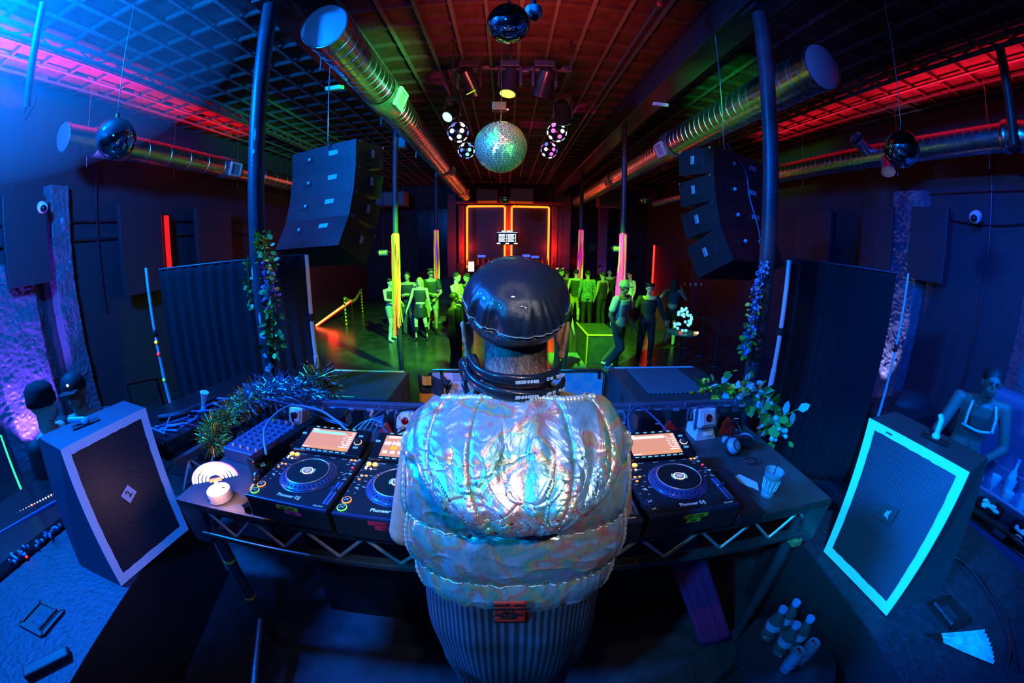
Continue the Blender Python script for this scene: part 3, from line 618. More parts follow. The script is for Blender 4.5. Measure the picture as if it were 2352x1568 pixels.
for i, (x, w) in enumerate(((-.90, .10), (-.56, .07), (.47, .09), (.80, .10), (1.14, .10))):
    pts = [Vector((x-w/2, RY-.18, TZ+.002)), Vector((x+w/2, RY-.18, TZ+.002)), Vector((x+w*.45, RY-.17, TZ+.03)), Vector((x+w*.05, RY-.15, TZ+.078)), Vector((x-w*.28, RY-.16, TZ+.05))]
    o = MB().prism(pts, (0, .022, 0)).build('red_bracket', mat('red_plastic', (.75, .015, .012), .4))
    tag(o, ['red triangular bracket behind the left player screen', 'red triangular bracket beside the left shoulder', 'red triangular bracket beside the right shoulder', 'red triangular bracket left of the white work lamp', 'red triangular bracket right of the white work lamp'][i], 'bracket', 'red brackets under the rail')
def work_lamp(x, y, rz, s, label, deep=True):
    t = thing('work_lamp', label, 'work lamp', (x, y, TZ), rz, 'white work lamps on the table')
    def B(mb, n, m, sm=False, par=t): return mb.build(n, m, par, sm, world=False)
    B(MB().hexa([Vector(p)*s for p in ((-.055, -.05, 0), (.055, -.05, 0), (.05, .05, 0), (-.05, .05, 0), (-.045, -.03, .05), (.045, -.03, .05), (.045, .05, .05), (-.045, .05, .05))]), 'foot', m_lampw)
    R = Matrix.Rotation(-.35, 3, 'X'); c = Vector((0, -.01, .092))*s
    B(MB().bbox(c, Vector((.095, .06, .085))*s, .008*s, R), 'head', m_lampw)
    f = B(MB().bbox(c+R @ Vector((0, -.032, 0))*s, Vector((.07, .006, .062))*s, .004*s, R), 'reflector', mat('reflector', (.75, .78, .8), .25))
    B(MB().ball(c+R @ Vector((0, -.034, 0))*s, (.019*s, .008*s, .019*s), 20, 10, R), 'red_lens', mat('red_lens', (.30, .0, .012), .12, coat=1), True, f)
    B(MB().tube([Vector(p)*s for p in ((-.056, -.02, .045), (-.056, -.012, .13), (-.045, 0, .145), (.045, 0, .145), (.056, -.012, .13), (.056, -.02, .045))], .005*s, 8), 'guard', mat('guard_blue', (.05, .10, .25), .3), True)
    B(MB().box(Vector((.01, -.0455, .028))*s, Vector((.05, .001, .02))*s, Matrix.Rotation(-.38, 3, 'X')), 'label', m_print)
    return t
work_lamp(.975, 1.52, .12, 1.08, 'white work lamp with a dark red lens beside the right player')
work_lamp(-1.03, 1.555, -.2, .95, 'white work lamp with a red lens behind the left player')
work_lamp(-.46, 1.56, 0, .95, 'white work lamp with a red lens beside the left shoulder')
work_lamp(.36, 1.60, .1, .8, 'white work lamp half hidden behind the right shoulder')
tag(MB().bbox((.40, RY-.036, 1.03), (.09, .004, .018), .001).build('red_tape', m_tapeneon['red']), 'strip of bright red tape on the rail by the right shoulder', 'tape')
# cables
m_cab = mat('cable_blue', (.035, .10, .22), .35); m_cabk = mat('cable_black', (.015, .02, .03), .35)
def spline(pts, n=12):
    P = [Vector(p) for p in pts]; out = []
    for i in range(len(P)-1):
        p0, p1, p2, p3 = P[max(i-1, 0)], P[i], P[i+1], P[min(i+2, len(P)-1)]
        for k in range(n):
            t = k/n; out.append(.5*((2*p1)+(p2-p0)*t+(2*p0-5*p1+4*p2-p3)*t*t+(3*p1-p0-3*p2+p3)*t**3))
    return out+[P[-1]]
def cable(pts, r, m, label, group=None): return tag(MB().tube(spline(pts), r, 8).build('cable', m, smooth=True), label, 'cable', group)
cable([(-.93, 1.10, TZ+.13), (-1.02, 1.25, TZ+.17), (-1.0, 1.42, TZ+.19), (-.86, 1.45, TZ+.17), (-.74, 1.40, TZ+.14), (-.66, 1.33, TZ+.13)], .0055, mat('cable_cyan', (.10, .35, .6), .3), 'thick pale blue cable looping over the effects mixer')
for i in range(4):
    x = -1.19+.045*i
    cable([(x, 1.48-.006*i, TZ+.13), (x-.02, 1.50, TZ+.18), (x+.10, 1.47, TZ+.19+.01*i), (-.85, 1.46, TZ+.15-.01*i), (-.70, 1.42, TZ+.11)], .0035, m_cabk if i % 2 else m_cab, ['dark cable rising from the yellow plug of the effects mixer', 'blue cable rising from the second plug of the effects mixer', 'dark cable rising from the third plug of the effects mixer', 'blue cable rising from the last plug of the effects mixer'][i], 'cables plugged into the effects mixer')
for i in range(5):
    cable([(-.68+.03*i, 1.36, TZ+.10), (-.60+.02*i, 1.40, TZ+.15+.008*i), (-.50, 1.37-.01*i, TZ+.14+.006*i), (-.47+.006*i, 1.28, TZ+.12), (-.50, 1.20, TZ+.11)], .0042, m_cab, 'blue cable in the bundle between the two left players', 'cable bundle between the two left players')
cable([(-.62, 1.36, TZ+.12), (-.55, 1.50, TZ+.16), (-.42, 1.60, TZ+.12)], .0045, m_cab, 'blue cable running from the left player to the lamp by the shoulder')
cable([(-.45, 1.33, TZ+.12), (-.48, 1.5, TZ+.15), (-.38, 1.57, TZ+.14), (-.33, 1.50, TZ+.15), (-.46, 1.34, TZ+.12)], .0045, m_cabk, 'black cable looped beside the left shoulder')
cable([(.53, 1.33, TZ+.11), (.535, 1.42, TZ+.17), (.60, 1.47, TZ+.19), (.67, 1.42, TZ+.15), (.70, 1.33, TZ+.12)], .005, m_cab, 'arched blue cable behind the right player')
cable([(1.10, 1.50, TZ+.05), (1.16, 1.50, TZ+.07), (1.19, 1.45, TZ+.02)], .004, m_cabk, 'short dark cable with a red plug right of the work lamp')

# ------------------------------------------------------------------ side-fill boxes, stage monitors
m_box = mat('painted_plywood', (.030, .035, .06), .55, noise_amt=.45, nscale=26, bump=.5, bscale=45)
m_boxs = mat('painted_side', (.012, .013, .018), .7)
def sub_box(label, poly, z):
    t = thing('subwoofer_box', label, 'speaker box', (sum(p[0] for p in poly)/4, sum(p[1] for p in poly)/4, 0), 0, 'big plywood speaker boxes beside the booth')
    MB().prism([Vector((p[0], p[1], 0)) for p in poly], (0, 0, z-.012)).build('body', m_boxs, t)
    MB().prism([Vector((p[0], p[1], z-.012)) for p in poly], (0, 0, .012)).build('top_panel', m_box, t)
    return t
bL = sub_box('textured plywood speaker box under the left stage monitor', [(-1.37, -.25), (-1.71, 1.28), (-2.32, 1.20), (-2.30, -.25)], .6)
bR = sub_box('textured plywood speaker box under the right stage monitor', [(2.42, -.22), (2.62, .98), (1.40, 1.22), (1.30, -.25)], .6)
def recess(par, c, w, d, rot):
    R = Matrix.Rotation(rot, 3, 'Z'); c = Vector(c)
    o = MB()
    for a, b_, s in ((0, d/2, (w, .02, .012)), (0, -d/2, (w, .02, .012)), (w/2, 0, (.02, d, .012)), (-w/2, 0, (.02, d, .012))): o.box(c+R @ Vector((a, b_, .004)), s, R)
    o = o.build('handle_frame', m_black, par)
    MB().box(c+Vector((0, 0, .001)), (w, d, .004), R).build('handle_recess', m_black, o)
    MB().box(c+R @ Vector((.01, .0, .004)), (w*.5, d*.55, .003), R).build('recess_plate', m_box, o)
    MB().cyl(c+R @ Vector((w*.36, -d*.42, .018)), c+R @ Vector((w*.36, d*.42, .018)), .009, n=12).build('handle_bar', m_box, o, True)
recess(bL, (-1.85, .295, .602), .17, .135, .12)
recess(bR, (1.785, .345, .602), .15, .15, -.15+PI)
m_mesh = bpy.data.materials.new('speaker_mesh'); m_mesh.use_nodes = True
nt, b = nodes_of(m_mesh); b.inputs['Roughness'].default_value = .45; b.inputs['Metallic'].default_value = .4
vo = nt.nodes.new('ShaderNodeTexVoronoi'); vo.voronoi_dimensions = '2D'; vo.inputs['Scale'].default_value = 1; vo.inputs['Randomness'].default_value = 0
tc = nt.nodes.new('ShaderNodeTexCoord'); nt.links.new(tc.outputs['UV'], vo.inputs['Vector'])
rp = nt.nodes.new('ShaderNodeValToRGB'); rp.color_ramp.elements[0].position = .38; rp.color_ramp.elements[1].position = .56
rp.color_ramp.elements[0].color = (.006, .006, .010, 1); rp.color_ramp.elements[1].color = (.09, .09, .12, 1)
nt.links.new(vo.outputs['Distance'], rp.inputs['Fac']); nt.links.new(rp.outputs['Color'], b.inputs['Base Color'])
m_gaff = mat('white_gaffer', (.72, .72, .74), .55, bump=.15, bscale=90); m_cab_body = mat('cabinet_blue_black', (.035, .042, .07), .5, bump=.35, bscale=110)
def monitor(label, FB, FT, BT, BB, badge):
    # FB, FT: front bottom / top edge as (left, right) seen from the front; BT, BB the back edges
    base = (FB[0]+FB[1]+BB[0]+BB[1])/4
    t = thing('stage_monitor', label, 'speaker', (base.x, base.y, .6), 0, 'wedge loudspeakers facing the DJ')
    MB().add([FB[0], FB[1], FT[1], FT[0], BB[0], BB[1], BT[1], BT[0]], [(0, 1, 2, 3), (5, 4, 7, 6), (3, 2, 6, 7), (1, 0, 4, 5), (4, 0, 3, 7), (1, 5, 6, 2)]).build('cabinet', m_cab_body, t)
    X = (FB[1]-FB[0]); Y = (FT[0]-FB[0]); n = X.cross(Y).normalized()
    P = lambda u, v, h=0: FB[0]*(1-u)*(1-v)+FB[1]*u*(1-v)+FT[1]*u*v+FT[0]*(1-u)*v+n*h
    w = .085; w2 = .062
    go = MB().add([P(.03, .03, .004), P(.97, .03, .004), P(.97, .97, .004), P(.03, .97, .004)], [(0, 1, 2, 3)]).build('grille', m_mesh, t)
    uv = go.data.uv_layers.new(name='uv')
    for k_, c_ in enumerate(((0, 0), (48, 0), (48, 70), (0, 70))): uv.data[k_].uv = c_
    rs = random.Random(len(label))
    def strip(u0, v0, u1, v1, vert, nm='tape_border'):
        vs = []; N = 26
        for k in range(N+1):
            q = k/N; j = .006*noise.noise(Vector((q*14, u0*9, v0*7+rs.random()*0)))
            if vert: a, b_ = P(u0, v0+(v1-v0)*q, .0075), P(u1+j*(1 if u1 > u0 else 1), v0+(v1-v0)*q, .0075)
            else: a, b_ = P(u0+(u1-u0)*q, v0, .0075), P(u0+(u1-u0)*q, v1+j, .0075)
            vs += [a, b_, a-n*.006, b_-n*.006]
        fs = []
        for k in range(N):
            i = 4*k; fs += [(i, i+1, i+5, i+4), (i+1, i+3, i+7, i+5), (i+2, i, i+4, i+6)]
        o = MB().add(vs, fs).build(nm, m_gaff, t); return o
    strip(0, 0, w, 1, True); strip(1, 0, 1-w, 1, True); strip(w, 1, 1-w, 1-w2, False); tb = strip(w, 0, 1-w, w2, False)
    q = X.cross(n).normalized()
    R = Matrix((X.normalized(), (n.cross(X)).normalized(), n)).transposed()
    return t, P, R, n
def V3(*a): return Vector(a)
FBl = (atz(278, 1345, .603), atz(432, 1215, .603)); FTl = (atz(138, 1033, 1.185), atz(333, 936, 1.185))
BTl = (atz(87, 1004, 1.165), atz(284, 920, 1.165)); BBl = (FBl[0]+V3(-.34, -.0, 0), FBl[1]+V3(-.36, -.02, 0))
mL, P, R, n = monitor('wedge loudspeaker with white tape border left of the DJ', FBl, FTl, BTl, BBl, 0)
st = MB().box(P(.5, .50, .010), (.062, .055, .0012), R @ Matrix.Rotation(.45, 3, 'Z')).build('sticker', mat('sticker_pink', (.75, .62, .66), .6), mL)
text('2', .045, m_black, st, P(.5, .50, .0114)-Vector(mL.location), R @ Matrix.Rotation(.5, 3, 'Z'), .0004, .001)
def clamp_on(par, c, d1, d2, h):
    o = MB().box(c, (.14, .055, .004), d1).build('handle_slot', m_black, par)
    MB().tube([c+V3(0, 0, .0), c+V3(0, 0, h), c+V3(*d2)+V3(0, 0, h+.01)], .013, 12).build('plug', mat('plug_cyan', (.35, .6, .75), .35), o, True)
    MB().lathe([(.02, 0), (.022, .008), (.018, .018), (.014, .022)], c+V3(0, 0, .004), n=16).build('plug_collar', mat('plug_cyan', (.35, .6, .75), .35), o, True)
cL = (BTl[0]+BTl[1]+FTl[0]+FTl[1])/4
clamp_on(mL, cL+V3(-.02, -.03, .006), Matrix.Rotation(1.2, 3, 'Z'), (-.07, -.05, 0), .02)
FBr = (atz(1893, 1266, .603), atz(2037, 1414, .603)); FTr = (atz(1998, 960, 1.17), atz(2228, 1085, 1.17))
BTr = (atz(2058, 945, 1.15), atz(2270, 1050, 1.13)); BBr = (FBr[0]+V3(.42, .05, 0), FBr[1]+V3(.40, -.02, 0))
mR, P, R, n = monitor('wedge loudspeaker with bright cyan tape border right of the DJ', FBr, FTr, BTr, BBr, 0)
st = MB().box(P(.5, .50, .012), (.075, .075, .008), R @ Matrix.Rotation(.1, 3, 'Z')).build('badge', m_black, mR)
text('JBL', .026, mat('badge_blue', (.3, .45, .8), .4), st, P(.5, .50, .0165)-Vector(mR.location), R @ Matrix.Rotation(PI/2, 3, 'Z'), .0004, .001)
text('1', .05, m_black, mR, P(.24, .965, .009)-Vector(mR.location), R @ Matrix.Rotation(PI/2, 3, 'Z'), .0003, .001)
cR = (BTr[0]+BTr[1]+FTr[0]+FTr[1])/4
clamp_on(mR, cR+V3(.0, -.03, .01), Matrix.Rotation(1.9, 3, 'Z'), (.02, .02, 0), .09)
# objects on the boxes
tag(MB().bbox((-1.605, .16, .616), (.055, .20, .03), .008, Matrix.Rotation(-.55, 3, 'Z')).build('remote_control', m_black), 'black rectangular remote lying at the corner of the left speaker box', 'remote control')
con = thing('lighting_console', 'black lighting console with a row of tiny white lights behind the left box', 'console', (-2.62, .55, 0))
MB().bbox((-2.62, .55, .30), (.52, 1.15, .60), .01).build('stand', m_black, con)
MB().hexa([V3(-2.88, -.02, .6), V3(-2.36, -.02, .6), V3(-2.36, 1.12, .6), V3(-2.88, 1.12, .6), V3(-2.88, -.02, .70), V3(-2.40, -.02, .63), V3(-2.40, 1.12, .63), V3(-2.88, 1.12, .70)]).build('desk', m_blackg, con)
mb = MB(); A_, B_ = atz(30, 1189, .655), atz(132, 1134, .655)
for k in range(17):
    if k != 7: mb.ball(A_.lerp(B_, k/16)+V3(0, 0, .012), .006, 8, 6)
each(mb, 'indicator_light', m_led['white'], con, True)
MB().ball(A_.lerp(B_, 7/16)+V3(0, 0, .012), .009, 8, 6).build('indicator_light', m_led['orange'], con, True)
MB().ball(atz(61, 1278, .62), .008, 8, 6).build('indicator_light', m_led['red'], con, True)
mb = MB(); rs = random.Random(11)
for k in range(40):
    u = rs.random(); p = atz(20, 1290, .615).lerp(atz(160, 1200, .615), u)+V3(-.03+.09*rs.random(), 0, .012); mb.bbox(p, (.012+.02*rs.random(), .012, .015), .002)
each(mb, 'fader_cap', mat('fader_blue', (.15, .3, .6), .4), con)
mb = MB(); mb.bar(atz(0, 1224, .66), atz(134, 1147, .66), .012); mb.build('edge_trim', mat('trim_blue', (.10, .2, .6), .3), con)
cable([(2.12, .62, .61), (2.16, .50, .62), (2.10, .30, .61), (2.02, .18, .612), (1.93, .08, .61), (1.80, .02, .61)], .009, m_cabk, 'black power cable trailing across the right speaker box')
cable([(2.10, .68, .615), (2.19, .46, .612), (2.08, .26, .63), (1.98, .12, .62), (1.82, -.02, .61)], .007, m_cabk, 'second black cable beside the first on the right speaker box')
fan = thing('folded_fan', 'crumpled pale blue folding fan lying on the right speaker box', 'fan', (1.68, .19, .6))
pv, mb = V3(1.56, .33, .608), MB()
for k in range(15):
    a = -.98+.035*k; d = V3(math.cos(a), math.sin(a), 0); a2 = a+.035; d2 = V3(math.cos(a2), math.sin(a2), 0)
    h = .012 if k % 2 else 0; h2 = 0 if k % 2 else .012
    mb.add([pv+d*.09+V3(0, 0, h*.4), pv+d*.32+V3(0, 0, h+.008), pv+d2*.32+V3(0, 0, h2+.008), pv+d2*.09+V3(0, 0, h2*.4)], [(0, 1, 2, 3)])
mb.build('fan_leaf', mat('fan_blue', (.4, .65, .8), .5, noise_amt=.5, nscale=30), fan)
mb = MB()
for k in range(0, 16, 3):
    a = -.98+.035*k; mb.bar(pv, pv+V3(math.cos(a), math.sin(a), .01)*.31, .005, .003)
each(mb, 'fan_rib', m_black, fan)

# ------------------------------------------------------------------ bottles and cans on a round stool
stl = thing('round_stool', 'round black stool holding water bottles and cans', 'stool', (1.09, .56, 0))
MB().lathe([(.20, .385), (.215, .39), (.215, .415), (.20, .42)], (1.09, .56, 0), n=48).build('seat', mat('stool_vinyl', (.02, .025, .04), .3), stl, True)
for a in (.6, 2.2, 3.7, 5.3): MB().cyl((1.09+.14*math.cos(a), .56+.14*math.sin(a), .39), (1.09+.19*math.cos(a), .56+.19*math.sin(a), 0), .012, n=10).build('leg', m_steel, stl, True)
m_pet = mat('clear_plastic', (.75, .88, 1), .08, trans=.9); m_capb = mat('bottle_cap_blue', (.16, .36, .9), .4); m_lbl = mat('bottle_label', (.25, .45, .8), .4)
def water_bottle(x, y, label):
    t = thing('water_bottle', label, 'bottle', (x, y, .42), 0, 'water bottles on the stool')
    MB().lathe([(.001, .003), (.026, .0), (.031, .006), (.031, .03), (.029, .034), (.031, .038), (.031, .06), (.029, .064), (.031, .068), (.031, .105), (.029, .12), (.020, .145), (.013, .16), (.0125, .175)], (0, 0, 0), n=32, caps=False).build('body', m_pet, t, True, world=False)
    MB().lathe([(.0315, .068), (.0315, .105)], (0, 0, 0), n=32, caps=False).build('label', m_lbl, t, True, world=False)
    MB().lathe([(.0165, .168), (.0175, .170), (.0175, .186), (.016, .189), (.001, .190)], (0, 0, 0), n=28, caps=False).build('cap', m_capb, t, True, world=False)
for (x, y), l in zip(((1.05, .685), (1.125, .695), (1.06, .60), (1.135, .605)), ('clear water bottle on the stool, nearest the table corner', 'clear water bottle on the stool, at the back beside the speaker box', 'clear water bottle on the stool directly behind the front can', 'clear water bottle on the stool directly behind the can by the speaker box')): water_bottle(x, y, l)
def can(x, y, label, tilt=0):
    t = thing('drink_can', label, 'can', (x, y, .42), tilt, 'slim cans on the stool')
    MB().lathe([(.001, .004), (.020, 0), (.0265, .008), (.0265, .120), (.0235, .132), (.0245, .135), (.023, .135), (.022, .130), (.001, .130)], (0, 0, 0), n=36, caps=False).build('body', mat('can_blue', (.20, .38, .62), .35, metal=.4), t, True, world=False)
    MB().lathe([(.0268, .05), (.0268, .055)], (0, 0, 0), n=36, caps=False).build('band', m_capb, t, True, world=False)
    MB().ball((.002, .010, .1305), (.008, .006, .001), 16, 6).build('opening', m_black, t, world=False)
    MB().lathe([(.004, 0), (.007, .0), (.007, .0015), (.004, .0015)], (0, -.004, .131), n=16, caps=False).build('pull_tab', m_chrome, t, world=False)
    MB().box((.0, -.0268, .03), (.014, .001, .02)).build('logo', m_black, t, world=False)
can(1.045, .515, 'opened slim blue can at the front edge of the stool'); can(1.125, .525, 'opened slim can standing behind the front can, closer to the speaker box')
tag(MB().lathe([(.004, 0), (.012, .004), (.013, .016), (.009, .022)], (.985, .44, .42), n=16).build('loose_cap', m_capb, smooth=True), 'small loose blue cap lying in front of the cans', 'cap')
# ================================================================== FIGURES: bodies grown as one closed surface
from mathutils.bvhtree import BVHTree
def capsule(mb, a, b, ra, rb, n=16):
    a, b = Vector(a), Vector(b); L = (b-a).length
    if L < 1e-5: mb.ball(a, ra, 14, 8); return
    prof = [(max(ra*math.cos(t), .0004), ra*math.sin(t)) for t in [-PI/2+PI/2*k/5 for k in range(6)]]
    prof += [(ra+(rb-ra)*k/4, L*k/4) for k in range(1, 4)]
    prof += [(max(rb*math.cos(t), .0004), L+rb*math.sin(t)) for t in [PI/2*k/5 for k in range(6)]]
    mb.lathe(prof, a, (b-a).normalized(), n)
def fuse(mb, voxel, smooth=6, name='tmp'):
    me = bpy.data.meshes.new(name); me.from_pydata(mb.v, [], mb.f)
    o = bpy.data.objects.new(name, me); COL.objects.link(o)
    r = o.modifiers.new('r', 'REMESH'); r.mode = 'VOXEL'; r.voxel_size = voxel
    if smooth: s = o.modifiers.new('s', 'SMOOTH'); s.factor = .5; s.iterations = smooth
    bpy.context.view_layer.update()
    out = bpy.data.meshes.new_from_object(o.evaluated_get(bpy.context.evaluated_depsgraph_get()))
    bpy.data.objects.remove(o); bpy.data.meshes.remove(me); return out
def link_mesh(me, name, m, parent, smooth=True):
    me.name = name; me.materials.clear(); me.materials.append(m)
    me.polygons.foreach_set('use_smooth', [smooth]*len(me.polygons))
    o = bpy.data.objects.new(name, me); COL.objects.link(o); o.parent = parent; return o
def hand(mb, w, d, up, s=1, curl=.35, side=1):
    # w wrist, d direction of the fingers, up back of the hand
    w, d, up = Vector(w), Vector(d).normalized(), Vector(up).normalized(); x = d.cross(up).normalized(); up = x.cross(d)
    capsule(mb, w, w+d*.05*s, .022*s, .024*s)
    for i, (o_, L) in enumerate(((-.028, .060), (-.010, .070), (.009, .072), (.027, .064))):
        p0 = w+d*.045*s+x*o_*.7*s; p1 = w+d*.085*s+x*o_*s; capsule(mb, p0, p1, .014*s, .0105*s, 10)
        a = curl*(1+.2*i); q = (d*math.cos(a)-up*math.sin(a)); p2 = p1+q*L*.5*s; capsule(mb, p1, p2, .010*s, .0092*s, 10)
        a *= 2.1; q = (d*math.cos(a)-up*math.sin(a)); capsule(mb, p2, p2+q*L*.42*s, .0092*s, .0075*s, 10)
    t0 = w+d*.02*s-x*side*.02*s; t1 = t0+(d*.5-x*side*.8).normalized()*.04*s; capsule(mb, t0, t1, .014*s, .0115*s, 10)
    capsule(mb, t1, t1+(d*.85-x*side*.25-up*.3).normalized()*.032*s, .011*s, .009*s, 10)
m_skinc = {}
def skin(c, name): return mat('skin_'+name, c, .5, bump=.08, bscale=160)
def person(label, loc, rz, H=1.75, skin_m=None, hair=None, top=None, top_m=None, bottom=None, bottom_m=None, shoe_m=None, lean=0, twist=0, arms=None, legs=None, head=(0, 0, 0), build_=1.0, group='people on the dance floor', extras=None, voxel=.011, facing_hair='short', cap_m=None, boots=0):
    """arms: (elbow, wrist) per side in body axes with the figure facing -y; legs: (knee, ankle) per side."""
    s = H/1.75; B = build_
    t = thing('person', label, 'person', loc, rz, group)
    hipz = .93
    sh = {-1: V3(-.185*B, .01-lean, 1.42), 1: V3(.185*B, .01-lean, 1.42)}
    nk = V3(0, .01-lean*1.1, 1.47); hd = V3(head[0], -.015-lean*1.25+head[1], 1.635+head[2])
    arms = arms or {-1: (V3(-.25*B, .02-lean, 1.13), V3(-.25*B, -.08-lean, .90)), 1: (V3(.25*B, .02-lean, 1.13), V3(.25*B, -.08-lean, .90))}
    legs = legs or {-1: (V3(-.10, -.03, .50), V3(-.11, .02, .08)), 1: (V3(.10, -.02, .50), V3(.12, .03, .08))}
    M = Matrix.Scale(s, 4)
    def torso(mb, e=0, z0=.90, z1=1.44):
        rows = [(.90, .150, .115, 0), (1.0, .150, .110, 0), (1.10, .140, .10, .1), (1.22, .155, .112, .45), (1.33, .170, .118, .8), (1.41, .150, .10, 1), (1.455, .085, .07, 1.02)]
        prev = None; vs = []; n = 20; rr = [r for r in rows if z0-.06 <= r[0] <= z1+.02]
        for z, a, b_, k in rr:
            for i in range(n):
                q = 2*PI*i/n; c_, s_ = math.cos(q), math.sin(q)
                vs.append(V3((a*B+e)*math.copysign(abs(c_)**.8, c_), (b_*(.5+.5*B)+e)*math.copysign(abs(s_)**.8, s_)-lean*k, z))
        m_ = len(rr); fs = [(j*n+i, j*n+(i+1) % n, (j+1)*n+(i+1) % n, (j+1)*n+i) for j in range(m_-1) for i in range(n)]
        fs += [tuple(range(n-1, -1, -1)), tuple(range((m_-1)*n, m_*n))]; mb.add(vs, fs)
    mb = MB(M); torso(mb, -.012)
    capsule(mb, nk+V3(0, .01, -.05), hd+V3(0, .02, -.05), .058, .053)
    R = Matrix.Rotation(twist, 3, 'Z')
    mb.ball(hd+V3(0, .012, .02), (.076, .094, .098), 22, 14, R); mb.ball(hd+R @ V3(0, -.028, -.05), (.054, .058, .062), 16, 10, R)
    mb.ball(hd+R @ V3(0, -.090, -.012), (.011, .018, .022), 10, 8, R); mb.ball(hd+R @ V3(0, -.075, .024), (.052, .02, .014), 10, 8, R)
    mb.ball(hd+R @ V3(0, -.079, -.052), (.024, .013, .010), 10, 8, R)
    for sd in (-1, 1):
        mb.ball(hd+R @ V3(sd*.078, .01, -.008), (.010, .020, .032), 10, 8, R)
        capsule(mb, nk+V3(0, .01, -.03), sh[sd]+V3(-sd*.02, 0, 0), .052, .050)
        e_, w_ = arms[sd]; capsule(mb, sh[sd], e_, .052*B, .040*B); capsule(mb, e_, w_, .040*B, .027)
        hand(mb, w_, (w_-e_), V3(sd*.6, -.5, .3), 1, .4, sd)
        k_, a_ = legs[sd]; capsule(mb, V3(sd*.085, 0, hipz), k_, .085*B, .055*B); capsule(mb, k_+V3(0, .005, 0), k_*.55+a_*.45+V3(0, .018, 0), .052, .052); capsule(mb, k_, a_, .050, .036)
        capsule(mb, a_+V3(0, .02, -.035), a_+V3(sd*.02, -.15, -.05), .035, .026)
    body = link_mesh(fuse(mb, voxel, 4), 'body', skin_m or skin((.55, .33, .24), 'a'), t)
    # eyes and mouth
    for sd in (-1, 1):
        MB(M).ball(hd+R @ V3(sd*.030, -.078, .004), (.011, .007, .006), 10, 6).build('eye', mat('eye_dark', (.02, .015, .012), .2), t, True, world=False)
    MB(M).ball(hd+R @ V3(0, -.089, -.052), (.019, .005, .004), 10, 6).build('mouth', mat('lip', (.35, .08, .07), .5), t, True, world=False)
    if hair is not None and facing_hair != 'none':
        hb = MB(M)
        hb.ball(hd+R @ V3(0, .022, .040), (.084, .098, .088), 22, 14, R)
        if facing_hair == 'full':
            for k in range(14):
                a = 2.4*k; hb.ball(hd+R @ V3(.06*math.cos(a), .01+.06*math.sin(a), .075+.012*math.sin(k*2.2)), .040, 10, 8)
        if facing_hair == 'long':
            for k in range(9):
                a = PI*(k/8)*1.0; hb_ = hd+R @ V3(.075*math.cos(a), .035+.055*math.sin(a), .02); capsule(hb, hb_, hb_+V3(.015*math.cos(a), .01, -.24), .035, .022, 10)
        hm = fuse(hb, .011, 3); link_mesh(hm, 'hair', hair, t)
    if cap_m is not None:
        cb = MB(M); cb.lathe([(.001, .12), (.05, .112), (.082, .07), (.092, .02), (.090, .0)], hd+V3(0, .01, .02), n=24, sy=1.12, caps=False)
        cb.build('cap', cap_m, t, True, world=False)
        MB(M).bbox(hd+R @ V3(0, -.125, .022), (.13, .09, .012), .005, R).build('cap_peak', cap_m, t, world=False)
    if top and top_m:
        cb = MB(M); torso(cb, .012, 1.10 if top == 'crop' else .90, 1.42)
        for sd in (-1, 1):
            e_, w_ = arms[sd]
            if top != 'crop' and top != 'vest': capsule(cb, nk+V3(0, .01, -.055), sh[sd]+V3(-sd*.02, 0, -.012), .056, .056)
            if top == 'vest' or top == 'crop': capsule(cb, nk+V3(sd*.09, .005, -.06), sh[sd]+V3(-sd*.09, 0, -.03), .03, .04)
            if top == 'tee': capsule(cb, sh[sd], sh[sd].lerp(e_, .62), .066*B, .062*B)
            if top == 'long': capsule(cb, sh[sd], e_, .066*B, .054*B); capsule(cb, e_, w_.lerp(e_, .06), .054*B, .040)
        if top == 'long':
            for sd in (-1, 1): capsule(cb, V3(sd*.09*B, .0, 1.0), V3(sd*.09*B, .0, .86), .095*B, .10*B)
        link_mesh(fuse(cb, voxel, 3), 'top', top_m, t)
    if bottom and bottom_m:
        cb = MB(M)
        for sd in (-1, 1):
            k_, a_ = legs[sd]; h = V3(sd*.085, 0, hipz)
            cb.ball((sd*.05, .0, .93), (.115*B, .115*B, .10), 16, 10)
            if bottom == 'skirt': pass
            elif bottom == 'shorts': capsule(cb, h, h.lerp(k_, .5), .10*B, .085*B)
            elif bottom == 'brief': cb.ball((sd*.06, .0, .89), (.09*B, .12, .06), 16, 10)
            else: capsule(cb, h, k_, .098*B, .072*B); capsule(cb, k_, a_+V3(0, .01, .02), .072*B, .055)
        if bottom == 'skirt': cb.lathe([(.135, 1.03), (.17, .93), (.20, .72), (.19, .66), (.15, .665)], n=28, sy=.85)
        link_mesh(fuse(cb, voxel, 3), 'bottom', bottom_m, t)
    if shoe_m:
        for sd in (-1, 1):
            k_, a_ = legs[sd]; cb = MB(M)
            capsule(cb, a_+V3(0, .035, -.038), a_+V3(sd*.022, -.16, -.048), .042, .034); capsule(cb, a_+V3(0, .015, 0), a_.lerp(k_, .15+boots), .046, .050 if boots else .042)
            link_mesh(fuse(cb, .01, 2), 'boot' if boots else 'shoe', shoe_m, t)
    if extras: extras(t, M, hd, sh, arms, legs)
    return t

